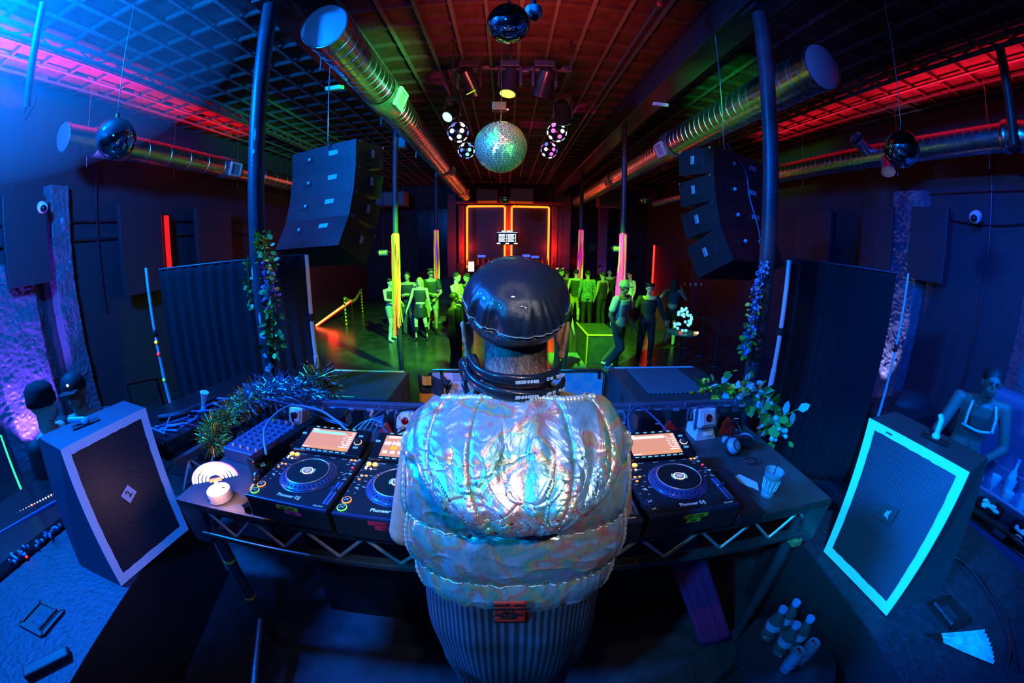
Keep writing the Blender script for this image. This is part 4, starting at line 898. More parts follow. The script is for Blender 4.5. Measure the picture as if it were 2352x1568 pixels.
# ------------------------------------------------------------------ the DJ, seen from behind
DX = .026
dj = thing('person', 'DJ seen from behind in a silver hooded puffer vest and black leather cap', 'person', (DX, .74, 0))
O3 = V3(DX, .74, 0)
def build_dj():
    sk = mat('skin_dj', (.52, .25, .17), .45, bump=.08, bscale=300, noise_amt=.12, nscale=60)
    mb = MB()
    hc = V3(.022, .832, 1.672)
    mb.ball(hc+V3(0, 0, .0), (.079, .094, .095), 32, 20); mb.ball(hc+V3(0, .035, -.055), (.060, .070, .068), 20, 12)
    mb.ball(hc+V3(0, -.035, -.055), (.068, .050, .060), 20, 12)
    mb.ball(hc+V3(0, .108, -.01), (.013, .02, .028), 12, 8); mb.ball(hc+V3(0, .098, -.052), (.026, .014, .011), 12, 8); mb.ball(hc+V3(0, .085, .03), (.055, .022, .016), 12, 8)
    capsule(mb, (.024, .782, 1.49), (.024, .815, 1.64), .072, .068, 28); capsule(mb, (.024, .765, 1.40), (.024, .785, 1.50), .11, .07, 28)
    for sd in (-1, 1):                               # ears: rim, bowl and lobe
        ec = hc+V3(sd*.094, -.020, -.050)
        pts = [ec+V3(sd*(.012+.010*math.sin(PI*k/12)*(1-k/16)), -.012+.024*math.sin(PI*k/11)-.010, .034*math.cos(PI*k/12)+.004) for k in range(13)]
        pts = []
        for k in range(15):
            a = math.radians(60-k*20); pts.append(ec+V3(sd*(.018+.005*math.sin(a)), -.004-.022*math.cos(a)*.55, .036*math.sin(a)+.006))
        mb.tube(pts, .0065, 10); mb.ball(ec+V3(sd*.010, .004, .0), (.014, .010, .034), 14, 10); mb.ball(ec+V3(sd*.012, -.004, -.040), (.010, .009, .016), 12, 8)
    # shoulders, torso under the clothes, arms and hands on the decks
    for sd, S, E, Wr, hx in ((-1, V3(-.178, .74, 1.385), V3(-.247, .70, 1.155), V3(-.215, .91, 1.115), V3(-.17, 1.0, 1.13)), (1, V3(.232, .74, 1.385), V3(.292, .76, 1.175), V3(.235, .935, 1.12), V3(.20, 1.02, 1.13))):
        capsule(mb, V3(DX, .76, 1.43), S+V3(-sd*.03, 0, .0), .055, .055); capsule(mb, S, S.lerp(E, .45), .058, .052); capsule(mb, S.lerp(E, .4), E, .052, .041)
        capsule(mb, E, E.lerp(Wr, .35), .042, .045); capsule(mb, E.lerp(Wr, .3), Wr, .044, .029)
        hand(mb, Wr, hx-Wr, V3(0, 0, 1), 1, .45, -sd)
    for z, a, b_ in ((1.42, .16, .085), (1.3, .17, .10), (1.15, .16, .10), (1.0, .155, .10), (.9, .15, .10)): mb.ball((DX, .72, z), (a, b_, .09), 24, 12)
    for sd in (-1, 1): capsule(mb, (DX+sd*.085, .70, .88), (DX+sd*.10, .69, .48), .085, .06); capsule(mb, (DX+sd*.10, .69, .48), (DX+sd*.11, .70, .08), .058, .038); capsule(mb, (DX+sd*.11, .70, .05), (DX+sd*.13, .86, .035), .036, .03)
    mb.v = [p-O3 for p in mb.v]
    body = link_mesh(fuse(mb, .0052, 5), 'body', sk, dj)
    bvh = BVHTree.FromPolygons([v.co for v in body.data.vertices], [p.vertices for p in body.data.polygons])
    # cropped hair on the nape: thousands of short strands
    rs = random.Random(4); hv = MB()
    for k in range(11000):
        ang = rs.uniform(-1.25, 1.25); z = rs.uniform(1.535, 1.66)
        if rs.random() > min(1, max(0, (z-1.548)/.05))**1.2: continue
        d = V3(math.sin(ang), -math.cos(ang), 0); o_ = V3(.023, .83, z)+d*.3-O3
        h = bvh.ray_cast(o_, -d)
        if h[0] is None or abs(h[0].x+O3.x-.023) > .088: continue
        p = h[0]; L = .007+.006*rs.random(); dn = (h[1]*.45+V3(rs.uniform(-.3, .3)+.25, 0, -1)).normalized()
        x_ = dn.cross(h[1]).normalized()*.00035; hv.add([p-x_, p+x_, p+dn*L], [(0, 1, 2)])
    o = hv.build('hair', mat('hair_dark', (.05, .03, .03), .5), dj, world=False); o['kind'] = 'stuff'
    # striped shirt: torso tube that shows below the vest, and a dark lower hem
    def ring(z):
        T_ = [(.50, .150, .115, .68, .01), (.62, .190, .135, .675, .0), (.75, .215, .150, .67, 0), (.88, .232, .150, .685, 0), (1.0, .236, .135, .70, 0), (1.12, .236, .125, .72, 0), (1.3, .22, .11, .73, 0)]
        for i in range(len(T_)-1):
            if T_[i][0] <= z <= T_[i+1][0]:
                q = (z-T_[i][0])/(T_[i+1][0]-T_[i][0]); q = q*q*(3-2*q); return [T_[i][j]*(1-q)+T_[i+1][j]*q for j in range(5)]
        return T_[-1]
    def shirt(u, v):
        z = .54+.70*v; _, a, b_, cy, _e = ring(z); th = 2*PI*u; c_, s_ = math.cos(th), math.sin(th)
        w = .006*math.sin(th*9+z*7)*(1-v)+.010*noise.noise(V3(th*2, z*5, 3))
        zz = z-(.10*(1-v)**3)*(.5+.5*math.cos(2*th))*0
        return V3(DX-.004+(a+w)*math.copysign(abs(c_)**.85, c_), cy+(b_+w)*math.copysign(abs(s_)**.85, s_), zz)
    m = bpy.data.materials.new('striped_shirt'); m.use_nodes = True; nt, b = nodes_of(m)
    uvn = nt.nodes.new('ShaderNodeAttribute'); uvn.attribute_name = 'stripe'; rp = nt.nodes.new('ShaderNodeValToRGB')
    mt = nt.nodes.new('ShaderNodeMath'); mt.operation = 'MULTIPLY'; mt.inputs[1].default_value = 44
    fr = nt.nodes.new('ShaderNodeMath'); fr.operation = 'FRACT'
    nt.links.new(uvn.outputs['Fac'], mt.inputs[0]); nt.links.new(mt.outputs[0], fr.inputs[0]); nt.links.new(fr.outputs[0], rp.inputs['Fac'])
    rp.color_ramp.elements[0].position = .46; rp.color_ramp.elements[1].position = .54
    rp.color_ramp.elements[0].color = (.006, .008, .014, 1); rp.color_ramp.elements[1].color = (.04, .055, .09, 1)
    nt.links.new(rp.outputs['Color'], b.inputs['Base Color']); b.inputs['Roughness'].default_value = .8
    NU, NV = 160, 60
    sb = MB().grid(shirt, NU, NV, True); so = sb.build('shirt', m, dj, 'all')
    at = so.data.attributes.new('stripe', 'FLOAT', 'POINT')
    at.data.foreach_set('value', [abs((k % NU)/NU*2-1) for k in range(NU*NV)])
    so.modifiers.new('t', 'SOLIDIFY').thickness = .004
    mb = MB()
    for sd in (-1, 1): capsule(mb, (DX+sd*.095, .69, .80), (DX+sd*.105, .68, .46), .115, .085); capsule(mb, (DX+sd*.105, .68, .46), (DX+sd*.115, .69, .08), .082, .07)
    mb.v = [p-O3 for p in mb.v]; link_mesh(fuse(mb, .009, 3), 'trousers', mat('trousers_black', (.015, .017, .022), .6), dj)
    for sd in (-1, 1):
        mb = MB(); capsule(mb, (DX+sd*.115, .68, .045), (DX+sd*.135, .87, .04), .045, .038); mb.v = [p-O3 for p in mb.v]; link_mesh(fuse(mb, .008, 2), 'shoe', m_black, dj)
    # the vest
    m = bpy.data.materials.new('holographic_silver'); m.use_nodes = True; nt, b = nodes_of(m); N_ = nt.nodes.new; LK = nt.links.new
    tc = N_('ShaderNodeTexCoord'); n1 = N_('ShaderNodeTexNoise'); n1.inputs['Scale'].default_value = 7; n1.inputs['Detail'].default_value = 4; n1.inputs['Distortion'].default_value = 1.4
    LK(tc.outputs['Object'], n1.inputs['Vector']); cr = N_('ShaderNodeValToRGB')
    cols = [(.30, (.26, .46, .54)), (.42, (.38, .60, .66)), (.47, (.50, .70, .72)), (.51, (.85, .34, .32)), (.54, (.75, .62, .28)), (.57, (.18, .60, .50)), (.62, (.40, .62, .68)), (.72, (.60, .40, .56))]
    while len(cr.color_ramp.elements) < len(cols): cr.color_ramp.elements.new(.5)
    for e, (p, c) in zip(cr.color_ramp.elements, cols): e.position = p; e.color = (*c, 1)
    LK(n1.outputs['Fac'], cr.inputs['Fac']); LK(cr.outputs['Color'], b.inputs['Base Color'])
    b.inputs['Metallic'].default_value = .66; b.inputs['Roughness'].default_value = .27; b.inputs['Coat Weight'].default_value = .4; b.inputs['Coat Roughness'].default_value = .2
    n2 = N_('ShaderNodeTexNoise'); n2.inputs['Scale'].default_value = 11; n2.inputs['Detail'].default_value = 7; n2.inputs['Distortion'].default_value = 1.1; n2.inputs['Roughness'].default_value = .55
    mp = N_('ShaderNodeMapping'); mp.inputs['Scale'].default_value = (1.4, 1, .55); LK(tc.outputs['Object'], mp.inputs[0]); LK(mp.outputs[0], n2.inputs['Vector'])
    bn = N_('ShaderNodeBump'); bn.inputs['Strength'].default_value = .55; bn.inputs['Distance'].default_value = .012; LK(n2.outputs['Fac'], bn.inputs['Height']); LK(bn.outputs['Normal'], b.inputs['Normal'])
    m_vest = m; m_pipe = mat('vest_piping', (.70, .75, .76), .3, metal=.5)
    ROW = [(.945, .188, .122, .722), (1.0, .220, .130, .718), (1.08, .245, .137, .715), (1.18, .256, .140, .715), (1.28, .255, .140, .715), (1.36, .256, .135, .722), (1.42, .258, .122, .735), (1.45, .240, .105, .745), (1.475, .200, .09, .750), (1.492, .135, .082, .755), (1.505, .103, .082, .760), (1.512, .096, .082, .762)]
    def smooth_rows(T_, z):                          # smooth interpolation through a table sorted by its first column
        z = min(max(z, T_[0][0]), T_[-1][0])
        for i in range(len(T_)-1):
            if z <= T_[i+1][0]:
                p0, p1, p2, p3 = T_[max(i-1, 0)], T_[i], T_[i+1], T_[min(i+2, len(T_)-1)]; q = (z-p1[0])/(p2[0]-p1[0]); out = [z]
                for j in range(1, len(p1)):
                    m1 = (p2[j]-p0[j])/(p2[0]-p0[0])*(p2[0]-p1[0]); m2 = (p3[j]-p1[j])/(p3[0]-p1[0])*(p2[0]-p1[0])
                    out.append((2*q**3-3*q*q+1)*p1[j]+(q**3-2*q*q+q)*m1+(3*q*q-2*q**3)*p2[j]+(q**3-q*q)*m2)
                return out
    def row(z): return smooth_rows(ROW, z)
    SE = [.945, 1.105, 1.262, 1.40, 1.50]
    def puff(z, th):
        h = 0
        for i in range(len(SE)-1):
            if SE[i] <= z <= SE[i+1]:
                q = (z-SE[i])/(SE[i+1]-SE[i]); h = .015*(math.sin(PI*q))**.6
                e = math.exp(-min(q, 1-q)*7); h += .0100*e*noise.noise(V3(th*15, i*5.3, q*1.6)) + .006*math.sin(PI*q)*noise.noise(V3(th*4.2, q*2.2+i*3, 1.7))
                r_ = 1-abs(noise.noise(V3(th*3.1+q*1.3, q*2.6-th, i*7.7)))*2; h += .0035*max(0, r_)**9*math.sin(PI*q)
        return h
    def vest(u, v):
        th = 2*PI*u; z0 = .945+.567*v; _, a, b_, cy = row(z0); c_, s_ = math.cos(th), math.sin(th)
        e = .78
        z = z0-.018*(1-v)**4*(1 if s_ > 0 else 0)
        h = puff(z0, th) if v < .92 else 0
        r_ = V3((a+h*.7)*math.copysign(abs(c_)**e, c_), (b_+h*1.2)*math.copysign(abs(s_)**e, s_), 0)
        if 1.16 < z0 < 1.48 and abs(c_) > .8: r_.x *= 1-.10*(1-abs(z0-1.38)/.22 if abs(z0-1.38) < .22 else 0)*((abs(c_)-.8)/.2)   # arm openings
        return V3(DX+r_.x, cy+r_.y, z)
    vo = MB().grid(vest, 260, 190, True).build('vest', m_vest, dj, 'all'); so2 = vo.modifiers.new('t', 'SOLIDIFY'); so2.thickness = .006; so2.offset = -1
    vorg = vo
    # piping along armholes and the hem
    def pipe_on(fn, n, r, name='piping', parent=vo, m_=m_pipe):
        pts = [fn(k/(n-1)) for k in range(n)]; rs_ = [r*(1+.22*math.sin(k*2.1)) for k in range(n)]
        return MB().tube(pts, r, 8, rs=rs_).build(name, m_, parent, 'all')
    def on_vest(th, z, off=.004):
        u = (th/(2*PI)) % 1; p = vest(u, (z-.945)/.567); c = V3(DX, row(z)[3], p.z); return p+(p-c).normalized()*off
    for sd in (-1, 1):
        t0 = -PI/2+sd*1.16
        pipe_on(lambda q: on_vest(t0-sd*.0+sd*.10*math.sin(PI*q), 1.0+.45*q, .003), 90, .0048)
    pipe_on(lambda q: on_vest(-PI/2+(q-.5)*3.3, .950, -.002), 160, .0085)
    for zs in SE[1:3]:
        pipe_on(lambda q: on_vest(-PI/2+(q-.5)*2.3, zs, .0015), 200, .0022, 'seam')
    # the hood lying on the back
    def hw(z):
        return smooth_rows(HP[::-1], z)[1]
    HP = [(1.51, .165), (1.495, .190), (1.475, .204), (1.445, .209), (1.41, .196), (1.38, .170), (1.355, .138), (1.335, .108), (1.322, .085), (1.310, .078)]
    def back_y(x, z):
        _, a, b_, cy = row(z); q = min(abs((x-DX)/a), .985); return cy-b_*(1-q**(2/.78))**(.78/2)
    def hood(u, v):
        z = 1.505-.190*v-.0; w = hw(z); s_ = 2*u-1
        x = DX+w*math.copysign(abs(s_)**.92, s_)+.004
        edge = max(0, 1-abs(s_)**5)**.5*max(0, 1-v**9)**.5
        t = (.012+.050*min(1, v*1.5)+.012*v)*edge
        # seams at two thirds and near the rim, gathered cloth beside them
        for sc in (.40, .80):
            d = abs(abs(s_)-sc-.03*math.sin(v*3)); t -= .0105*math.exp(-(d/.026)**2)*edge; t += .0048*math.exp(-(d/.09)**2)*noise.noise(V3(s_*5, v*34, sc))*edge
        t += .012*noise.noise(V3(s_*2.6, v*2.6, 4.4))*edge+.006*noise.noise(V3(s_*9, v*2.6+s_, 1.4))*edge
        r1 = 1-abs(noise.noise(V3(s_*3.0+v*2.2, v*3.4-s_, 8.1)))*2.2; r2 = 1-abs(noise.noise(V3(s_*5-v*4, v*3+s_*1.5, 2.1)))*2.4
        t += (.0026*max(0, r1)**12+.002*max(0, r2)**12-.0022*max(0, 1-abs(noise.noise(V3(s_*2+v*5, v*2-s_*3, 5.5)))*2.4)**10)*edge*min(1, v*3)
        sag = .035*(1-abs(s_)**2)*0
        zc = 1.455-.03*math.log(1+math.exp((1.455-z)/.03)) if z > 1.30 else z
        zb = min(z, 1.44)+(0 if z < 1.44 else 0); y = back_y(x, zb)-.006-t
        if z > 1.44: y += (z-1.44)**1.3*3.2
        return V3(x, y, z+.010*(1-v)*math.cos(s_*1.4))
    ho = MB().grid(hood, 240, 180).build('hood', m_vest, vo, 'all'); so3 = ho.modifiers.new('t', 'SOLIDIFY'); so3.thickness = .008; so3.offset = -1
    for sc in (-.40, .40, -.80, .80):
        for dd in (-.012, .012):
            def fs(q, sc=sc, dd=dd):
                v = .03+.90*q; s_ = sc+math.copysign(.03*math.sin(v*3), sc)+dd; p = hood((s_+1)/2, v); return p+V3(0, -.0022, 0)
            if abs(sc) > .7 and dd > 0: continue
            pipe_on(fs, 150, .0014 if abs(sc) < .7 else .0017, 'seam', ho)
    pipe_on(lambda q: hood(.04+.92*q, .0)+V3(0, -.004, .004), 120, .0085, 'hood_rim', ho)
    # stand-up collar flap on the right shoulder with a dark lining
    cf = MB().grid(lambda u, v: V3(.085+.12*u, .700+.035*math.sin(u*2.6)+.05*v, 1.488+.040*math.sin(PI*min(1, u*1.1))*(1-v)-.045*u), 20, 8)
    o = cf.build('collar_flap', mat('lining_dark', (.06, .04, .05), .35), vo, 'all'); o.modifiers.new('t', 'SOLIDIFY').thickness = .01
    # red pass patch on the hem
    def pt(u, v):
        x = .010+.074*(u-.5); z = 1.085-.108*v; y = min(back_y(x, z), row(z)[3]-.10)-.031-.002*math.sin(v*7); return V3(x, y, z+.002*(u-.5))
    pa = MB().grid(pt, 8, 12).build('access_pass', mat('pass_red', (.85, .03, .01), .5, bump=.1, bscale=50), vo, 'all'); pa.modifiers.new('t', 'SOLIDIFY').thickness = .0015
    for tx, v, sz in (('catch one', .10, .0125), ('UNDERGROUND', .27, .0085), ('ALL', .44, .0125), ('ACCESS', .59, .0125), ('PASS', .74, .0125)):
        p = pt(.5, v)+V3(0, -.0035, 0); text(tx, sz*1.2, m_black, pa, p-O3, (PI/2, 0, 0), .0004, .0007, 'lettering', 1.25)
    # leather cap
    m = mat('cap_leather', (.012, .017, .028), .28, bump=.16, bscale=620, coat=.5)
    Rc = Matrix.Rotation(math.radians(24), 3, 'X') @ Matrix.Rotation(math.radians(3), 3, 'Y'); cc = V3(.022, .832, 1.650)
    prof = [(0, .086, 0), (.05, .089, -.002), (.12, .090, .010), (.18, .092, .018), (.22, .101, .017), (.32, .114, .034), (.42, .1215, .058), (.52, .120, .076), (.64, .109, .099), (.76, .087, .119), (.88, .051, .133), (.95, .022, .138), (1, .001, .139)]
    def capf(u, v):
        _v, r, z = smooth_rows(prof, v)
        th = 2*PI*u; fo = 0
        if v > .2:
            f = math.exp(-((v-.48)/.15)**2); n_ = noise.noise(V3(math.cos(th)*3.4, math.sin(th)*3.4, v*1.3)); k_ = 1-abs(noise.noise(V3(math.cos(th)*5, math.sin(th)*5, 3.3)))*2.5
            fo = .010*n_*f-.010*max(0, k_)**4*f*(1 if v > .4 else .7); fo -= .0045*math.exp(-((v-.42)/.014)**2)
            fo += .006*noise.noise(V3(math.cos(th)*1.5, math.sin(th)*1.5, v*3))*(1-v)*2
        r += fo
        return cc+Rc @ V3(r*.955*math.cos(th), r*1.11*math.sin(th), z+fo*.3)
    cp = MB().grid(capf, 300, 140, True).build('cap', m, dj, 'all')
    pts = [capf(k/200, .435)+(capf(k/200, .435)-cc-V3(0, 0, .05)).normalized()*.0012 for k in range(200)]
    MB().tube(pts, .0011, 6, True).build('stitching', mat('stitch_grey', (.35, .36, .4), .5), cp, 'all')
    # headphones round the neck
    return bvh
build_dj()
hpn = thing('headphones', 'black headphones with a split headband hanging round the neck of the DJ', 'headphones', (.022, .76, 1.49))
m_hb = mat('headband_black', (.012, .014, .022), .28, coat=.4)
for i, (dz, dr, tl) in enumerate(((.029, -.004, -.04), (.0, .006, .02))):
    N = 60; vs = []
    for k in range(N):
        a = math.radians(200+140*k/(N-1)); ct = V3(.022, .800, 1.528+dz)
        for rr, zz in ((.103, -.0145), (.108, -.008), (.109, .008), (.104, .0145), (.101, .012), (.100, -.012)):
            vs.append(ct+V3((rr+dr)*1.02*math.cos(a), (rr+dr)*1.0*math.sin(a), zz+.012*math.cos(a)*(-1 if i else -.4)+tl*0+.10*(math.sin(a)+1)**2*(.35)))
    fs = [(k*6+j, k*6+(j+1) % 6, (k+1)*6+(j+1) % 6, (k+1)*6+j) for k in range(N-1) for j in range(6)]+[(0, 1, 2, 3, 4, 5), tuple((N-1)*6+j for j in range(6))]
    hb_ = MB().add(vs, fs).build('headband', m_hb, hpn, 'all')
    txt = 'SENNHEISER  HD 25  70 Ω'
    p = V3(.062, .800-.1065-dr, 1.500+dz+.001)
    text('SENNHEISER', .0088, mat('hp_print', (.8, .82, .85), .5), hb_, V3(.044, .800-.1125-dr+.001, 1.530+dz+.000)-V3(.022, .76, 1.49), (PI/2, PI if i == 0 else 0, .18 if i else .18), .0003, .0003)
    text('HD 25   70 Ω', .0088, mat('hp_print', (.8, .82, .85), .5), hb_, V3(.104, .800-.0915-dr+.003, 1.530+dz+.002)-V3(.022, .76, 1.49), (PI/2, PI if i == 0 else 0, .62), .0003, .0003)
ec = V3(-.080, .80, 1.550); ax = V3(-.85, -.35, -.1).normalized()
MB().lathe([(.001, .020), (.022, .020), (.027, .014), (.028, 0)], ec, ax, 32).build('ear_cup', m_hb, hpn, 'all')
MB().lathe([(.028, .002), (.033, -.006), (.031, -.018), (.001, -.014)], ec, ax, 32).build('ear_pad', mat('pad_black', (.02, .02, .03), .6), hpn, 'all')
MB().tube([ec+ax*.012+V3(0, 0, -.02), ec+V3(-.012, -.012, -.035), V3(-.083, .775, 1.495)], .007, 10).build('yoke', m_hb, hpn, 'all')
# ================================================================== BETWEEN THE BOOTH AND THE DANCE FLOOR
m_subb = mat('sub_paint', (.05, .055, .07), .5, bump=.15, bscale=60, noise_amt=.3, nscale=5)
m_alu = mat('alu_corner', (.7, .68, .68), .35, metal=.6)
def front_sub(label, x0, x1, y0, y1, z, tape, mirror, cloth=False):
    t = thing('subwoofer', label, 'subwoofer', ((x0+x1)/2, (y0+y1)/2, FLZ), 0, 'subwoofers in front of the stage')
    cx, cy = (x0+x1)/2, (y0+y1)/2
    MB().bbox((cx, cy, (z+FLZ)/2), (x1-x0, y1-y0, z-FLZ), .012).build('cabinet', m_subb, t)
    MB().box((cx, y1-.025, z+.001), ((x1-x0)*.9, .05, .002)).build('floor_tape', tape, t)
    w = x1-x0
    MB().box((cx, y0-.004, z-.22), (w*.40, .012, .36)).build('rear_recess', m_black, t)
    for dx in (-.03, .03): MB().bbox((cx+dx, y0-.02, z-.2), (.035, .02, .36), .004).build('catch_plate', m_alu, t)
    MB().box((cx-.0, y0+.02, z+.002), (.24, .014, .003)).build('edge_tape', mat('green_tape', (.1, .95, .2), .5), t)
    for sx in (-1, 1):
        c = V3(cx+sx*w*.33, y0-.004, z-.16)
        MB().bbox(c, (.11, .01, .11), .004).build('caster_plate', m_alu if mirror else m_subb, t)
        MB().lathe([(.045, 0), (.04, .012), (.015, .02), (.001, .022)], c, (0, -1, 0), 20).build('caster_cup', m_chrome, t, True)
    sx = 1 if not mirror else -1; xs = x1 if sx > 0 else x0
    for yy, zz, rr in ((.30, -.15, .05), (.30, -.36, .04), (.16, -.30, .045)):
        MB().lathe([(rr, 0), (rr*.92, .004), (.001, .004)], (xs+sx*.002, y0+yy*1.6, z+zz), (sx, 0, 0), 24, sx=.7).build('side_hole', m_black, t, True)
    return t
front_sub('dark green-lit subwoofer left of the checkered barrier, with a lime tape edge', -1.98, -1.05, 3.02, 3.80, .5, mat('lime_tape', (.75, .95, .55), .5), False)
fs_ = front_sub('blue-lit subwoofer right of the checkered barrier, with a cyan tape edge', 1.18, 2.30, 2.92, 3.96, .5, mat('cyan_tape', (.6, .9, .98), .5), True)
mb = MB(); n = 26; pts = []
x0, x1, y0, y1 = 1.36, 1.98, 3.12, 3.86
for k in range(n): pts.append(V3(x0+(x1-x0)*k/n, y0+(.010 if k % 2 else -.010), .506))
for k in range(n): pts.append(V3(x1+(.008 if k % 2 else -.008), y0+(y1-y0)*k/n, .506))
for k in range(n): pts.append(V3(x1-(x1-x0)*k/n, y1+(.008 if k % 2 else -.008), .506))
for k in range(n): pts.append(V3(x0+(.010 if k % 2 else -.010), y1-(y1-y0)*k/n, .506))
tag(MB().prism(pts, (0, 0, .012)).build('foam_tile', mat('foam_blue', (.10, .13, .18), .7, bump=.3, bscale=200)), 'foam floor tile with toothed edges lying on the right subwoofer', 'foam tile')
# checkered crowd barrier
m_c1, m_c2, m_c3 = mat('checker_blue', (.30, .62, .80), .5), mat('checker_pale', (.82, .70, .80), .5), mat('checker_grey', (.40, .46, .56), .5)
br_ = thing('crowd_barrier', 'crowd barrier covered with pastel checkered cloth, right in front of the stage', 'barrier', (.12, 4.0, FLZ))
for i, (a, b_) in enumerate(((-.86, .14), (.16, 1.16))):
    mb = MB(); z0, z1 = FLZ+.12, .45; pts = [V3(a, 4, z0), V3(a, 4, z1-.05), V3(a+.05, 4, z1), V3(b_-.05, 4, z1), V3(b_, 4, z1-.05), V3(b_, 4, z0)]
    MB().tube(pts, .019, 10, True).build('barrier_frame', m_chrome, br_, True)
    mb = MB()
    for k in range(1, 8): mb.cyl((a+(b_-a)*k/8, 4, z0), (a+(b_-a)*k/8, 4, z1), .007, n=6)
    each(mb, 'barrier_bar', m_chrome, br_, True)
    nC, nR = 8, 9
    for mm, par in ((m_c1 if i else m_c3, 0), (m_c2, 1)):
        mb = MB()
        for c in range(nC):
            for r_ in range(nR):
                if (c+r_) % 2 == par:
                    xa, xb = a+.03+(b_-a-.06)*c/nC, a+.03+(b_-a-.06)*(c+1)/nC; za, zb = z0+.04+(z1-z0-.07)*r_/nR, z0+.04+(z1-z0-.07)*(r_+1)/nR
                    mb.add([(xa, 3.985, za), (xb, 3.985, za), (xb, 3.985, zb), (xa, 3.985, zb)], [(0, 1, 2, 3)])
        o = mb.build('checkered_cloth', mm, br_); o.modifiers.new('t', 'SOLIDIFY').thickness = .003; o['kind'] = 'stuff'
for k, x in enumerate((-.72, -.05, .58, 1.08)): MB().box((x, 3.975, .41), (.03, .012, .10)).build('cloth_strap', m_black, br_)
jk = thing('hanging_cloth', 'dark cloth with orange squares draped over the left end of the barrier', 'cloth', (-.84, 3.9, .0))
MB().grid(lambda u, v: V3(-.99+.30*u+.05*v*(1-u), 3.93-.03*math.sin(u*9)-.10*v, .42-.46*v-.05*u*(1-v)), 20, 14).build('cloth', mat('cloth_navy', (.015, .02, .035), .8), jk, 'all')
for (u0, v0, w, h) in ((.02, .42, .16, .22), (.05, .0, .10, .22)):
    MB().grid(lambda u, v: V3(-.98+.0+u0+w*u, 3.90-.02*math.sin(u*5)-.10*(v0+h*v), .42-.46*(v0+h*v)*1.0-.02*u), 6, 6).build('orange_patch', mat('patch_orange', (.95, .38, .04), .6), jk, 'all')
MB().tube([V3(-.72, 3.95, .40), V3(-.66, 3.92, .34), V3(-.62, 3.92, .36), V3(-.66, 3.91, .30)], .02, 6).build('knot', m_black, jk, True)

# pipe-and-drape curtains
m_cur = bpy.data.materials.new('curtain_black'); m_cur.use_nodes = True; nt, b = nodes_of(m_cur); b.inputs['Base Color'].default_value = (.006, .007, .010, 1); b.inputs['Roughness'].default_value = .8
b.inputs['Roughness'].default_value = 1
def curtain(label, A, B_, z0, z1, n=34):
    A, B_ = V3(*A, 0), V3(*B_, 0); d = (B_-A); nrm = V3(-d.y, d.x, 0).normalized()
    def f(u, v):
        a = .020*math.sin(u*n*2*PI/2.6+.6*math.sin(u*9))*(.4+.6*(1-v))+.012*noise.noise(V3(u*30, v*3, 1)); return A+d*u+nrm*a+V3(0, 0, z0+(z1-z0)*v)
    t = thing('drape', label, 'curtain', (A.x, A.y, z0), 0, 'black drapes at the sides of the stage')
    o = MB().grid(f, n*10, 24).build('cloth', m_cur, t, 'all'); o.modifiers.new('t', 'SOLIDIFY').thickness = .004
    MB().cyl(A+V3(0, 0, z1), B_+V3(0, 0, z1), .014, n=10).build('top_rail', m_steel, t, True)
    return t
curtain('black drape hanging to the left of the booth between two upright poles', (-2.26, 3.96), (-3.93, 3.25), FLZ+.02, 1.80)
curtain('wide black drape to the right of the booth, reaching the rough wall pier', (2.99, 3.36), (4.08, 2.70), FLZ+.02, 1.88)
def upright(x, y, z1, r, label, dec=None):
    t = thing('upright_pole', label, 'pole', (x, y, FLZ), 0, 'upright poles of the drapes')
    MB().cyl((x, y, FLZ), (x, y, (z1+FLZ)*.56), r, n=20).build('lower_tube', mat('pole_silver', (.85, .84, .86), .4, metal=.35), t, True)
    MB().cyl((x, y, (z1+FLZ)*.56), (x, y, z1), r*.82, n=20).build('upper_tube', mat('pole_silver'), t, True)
    MB().lathe([(r, -.04), (r*1.35, -.03), (r*1.35, .03), (r, .04)], (x, y, 1.10), n=20).build('slip_lock', m_black, t, True)
    MB().bbox((x, y, FLZ+.01), (.4, .4, .02), .005).build('base_plate', m_steel, t)
    if dec:
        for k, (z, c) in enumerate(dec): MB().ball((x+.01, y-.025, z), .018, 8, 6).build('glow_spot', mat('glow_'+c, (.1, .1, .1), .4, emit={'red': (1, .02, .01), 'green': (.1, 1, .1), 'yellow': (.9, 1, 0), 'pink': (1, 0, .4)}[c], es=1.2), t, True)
upright(-2.2, 3.86, 1.80, .030, 'shiny silver pole at the right edge of the left drape')
upright(-3.98, 3.10, 1.84, .024, 'thin pole with small coloured glints at the left edge of the left drape', [(1.0, 'yellow'), (.86, 'red'), (.55, 'green'), (.25, 'pink'), (0, 'red')])
upright(2.93, 3.27, 1.86, .032, 'shiny silver pole at the left edge of the right drape')
upright(4.13, 2.58, 1.90, .016, 'thin dark pole at the right edge of the right drape')

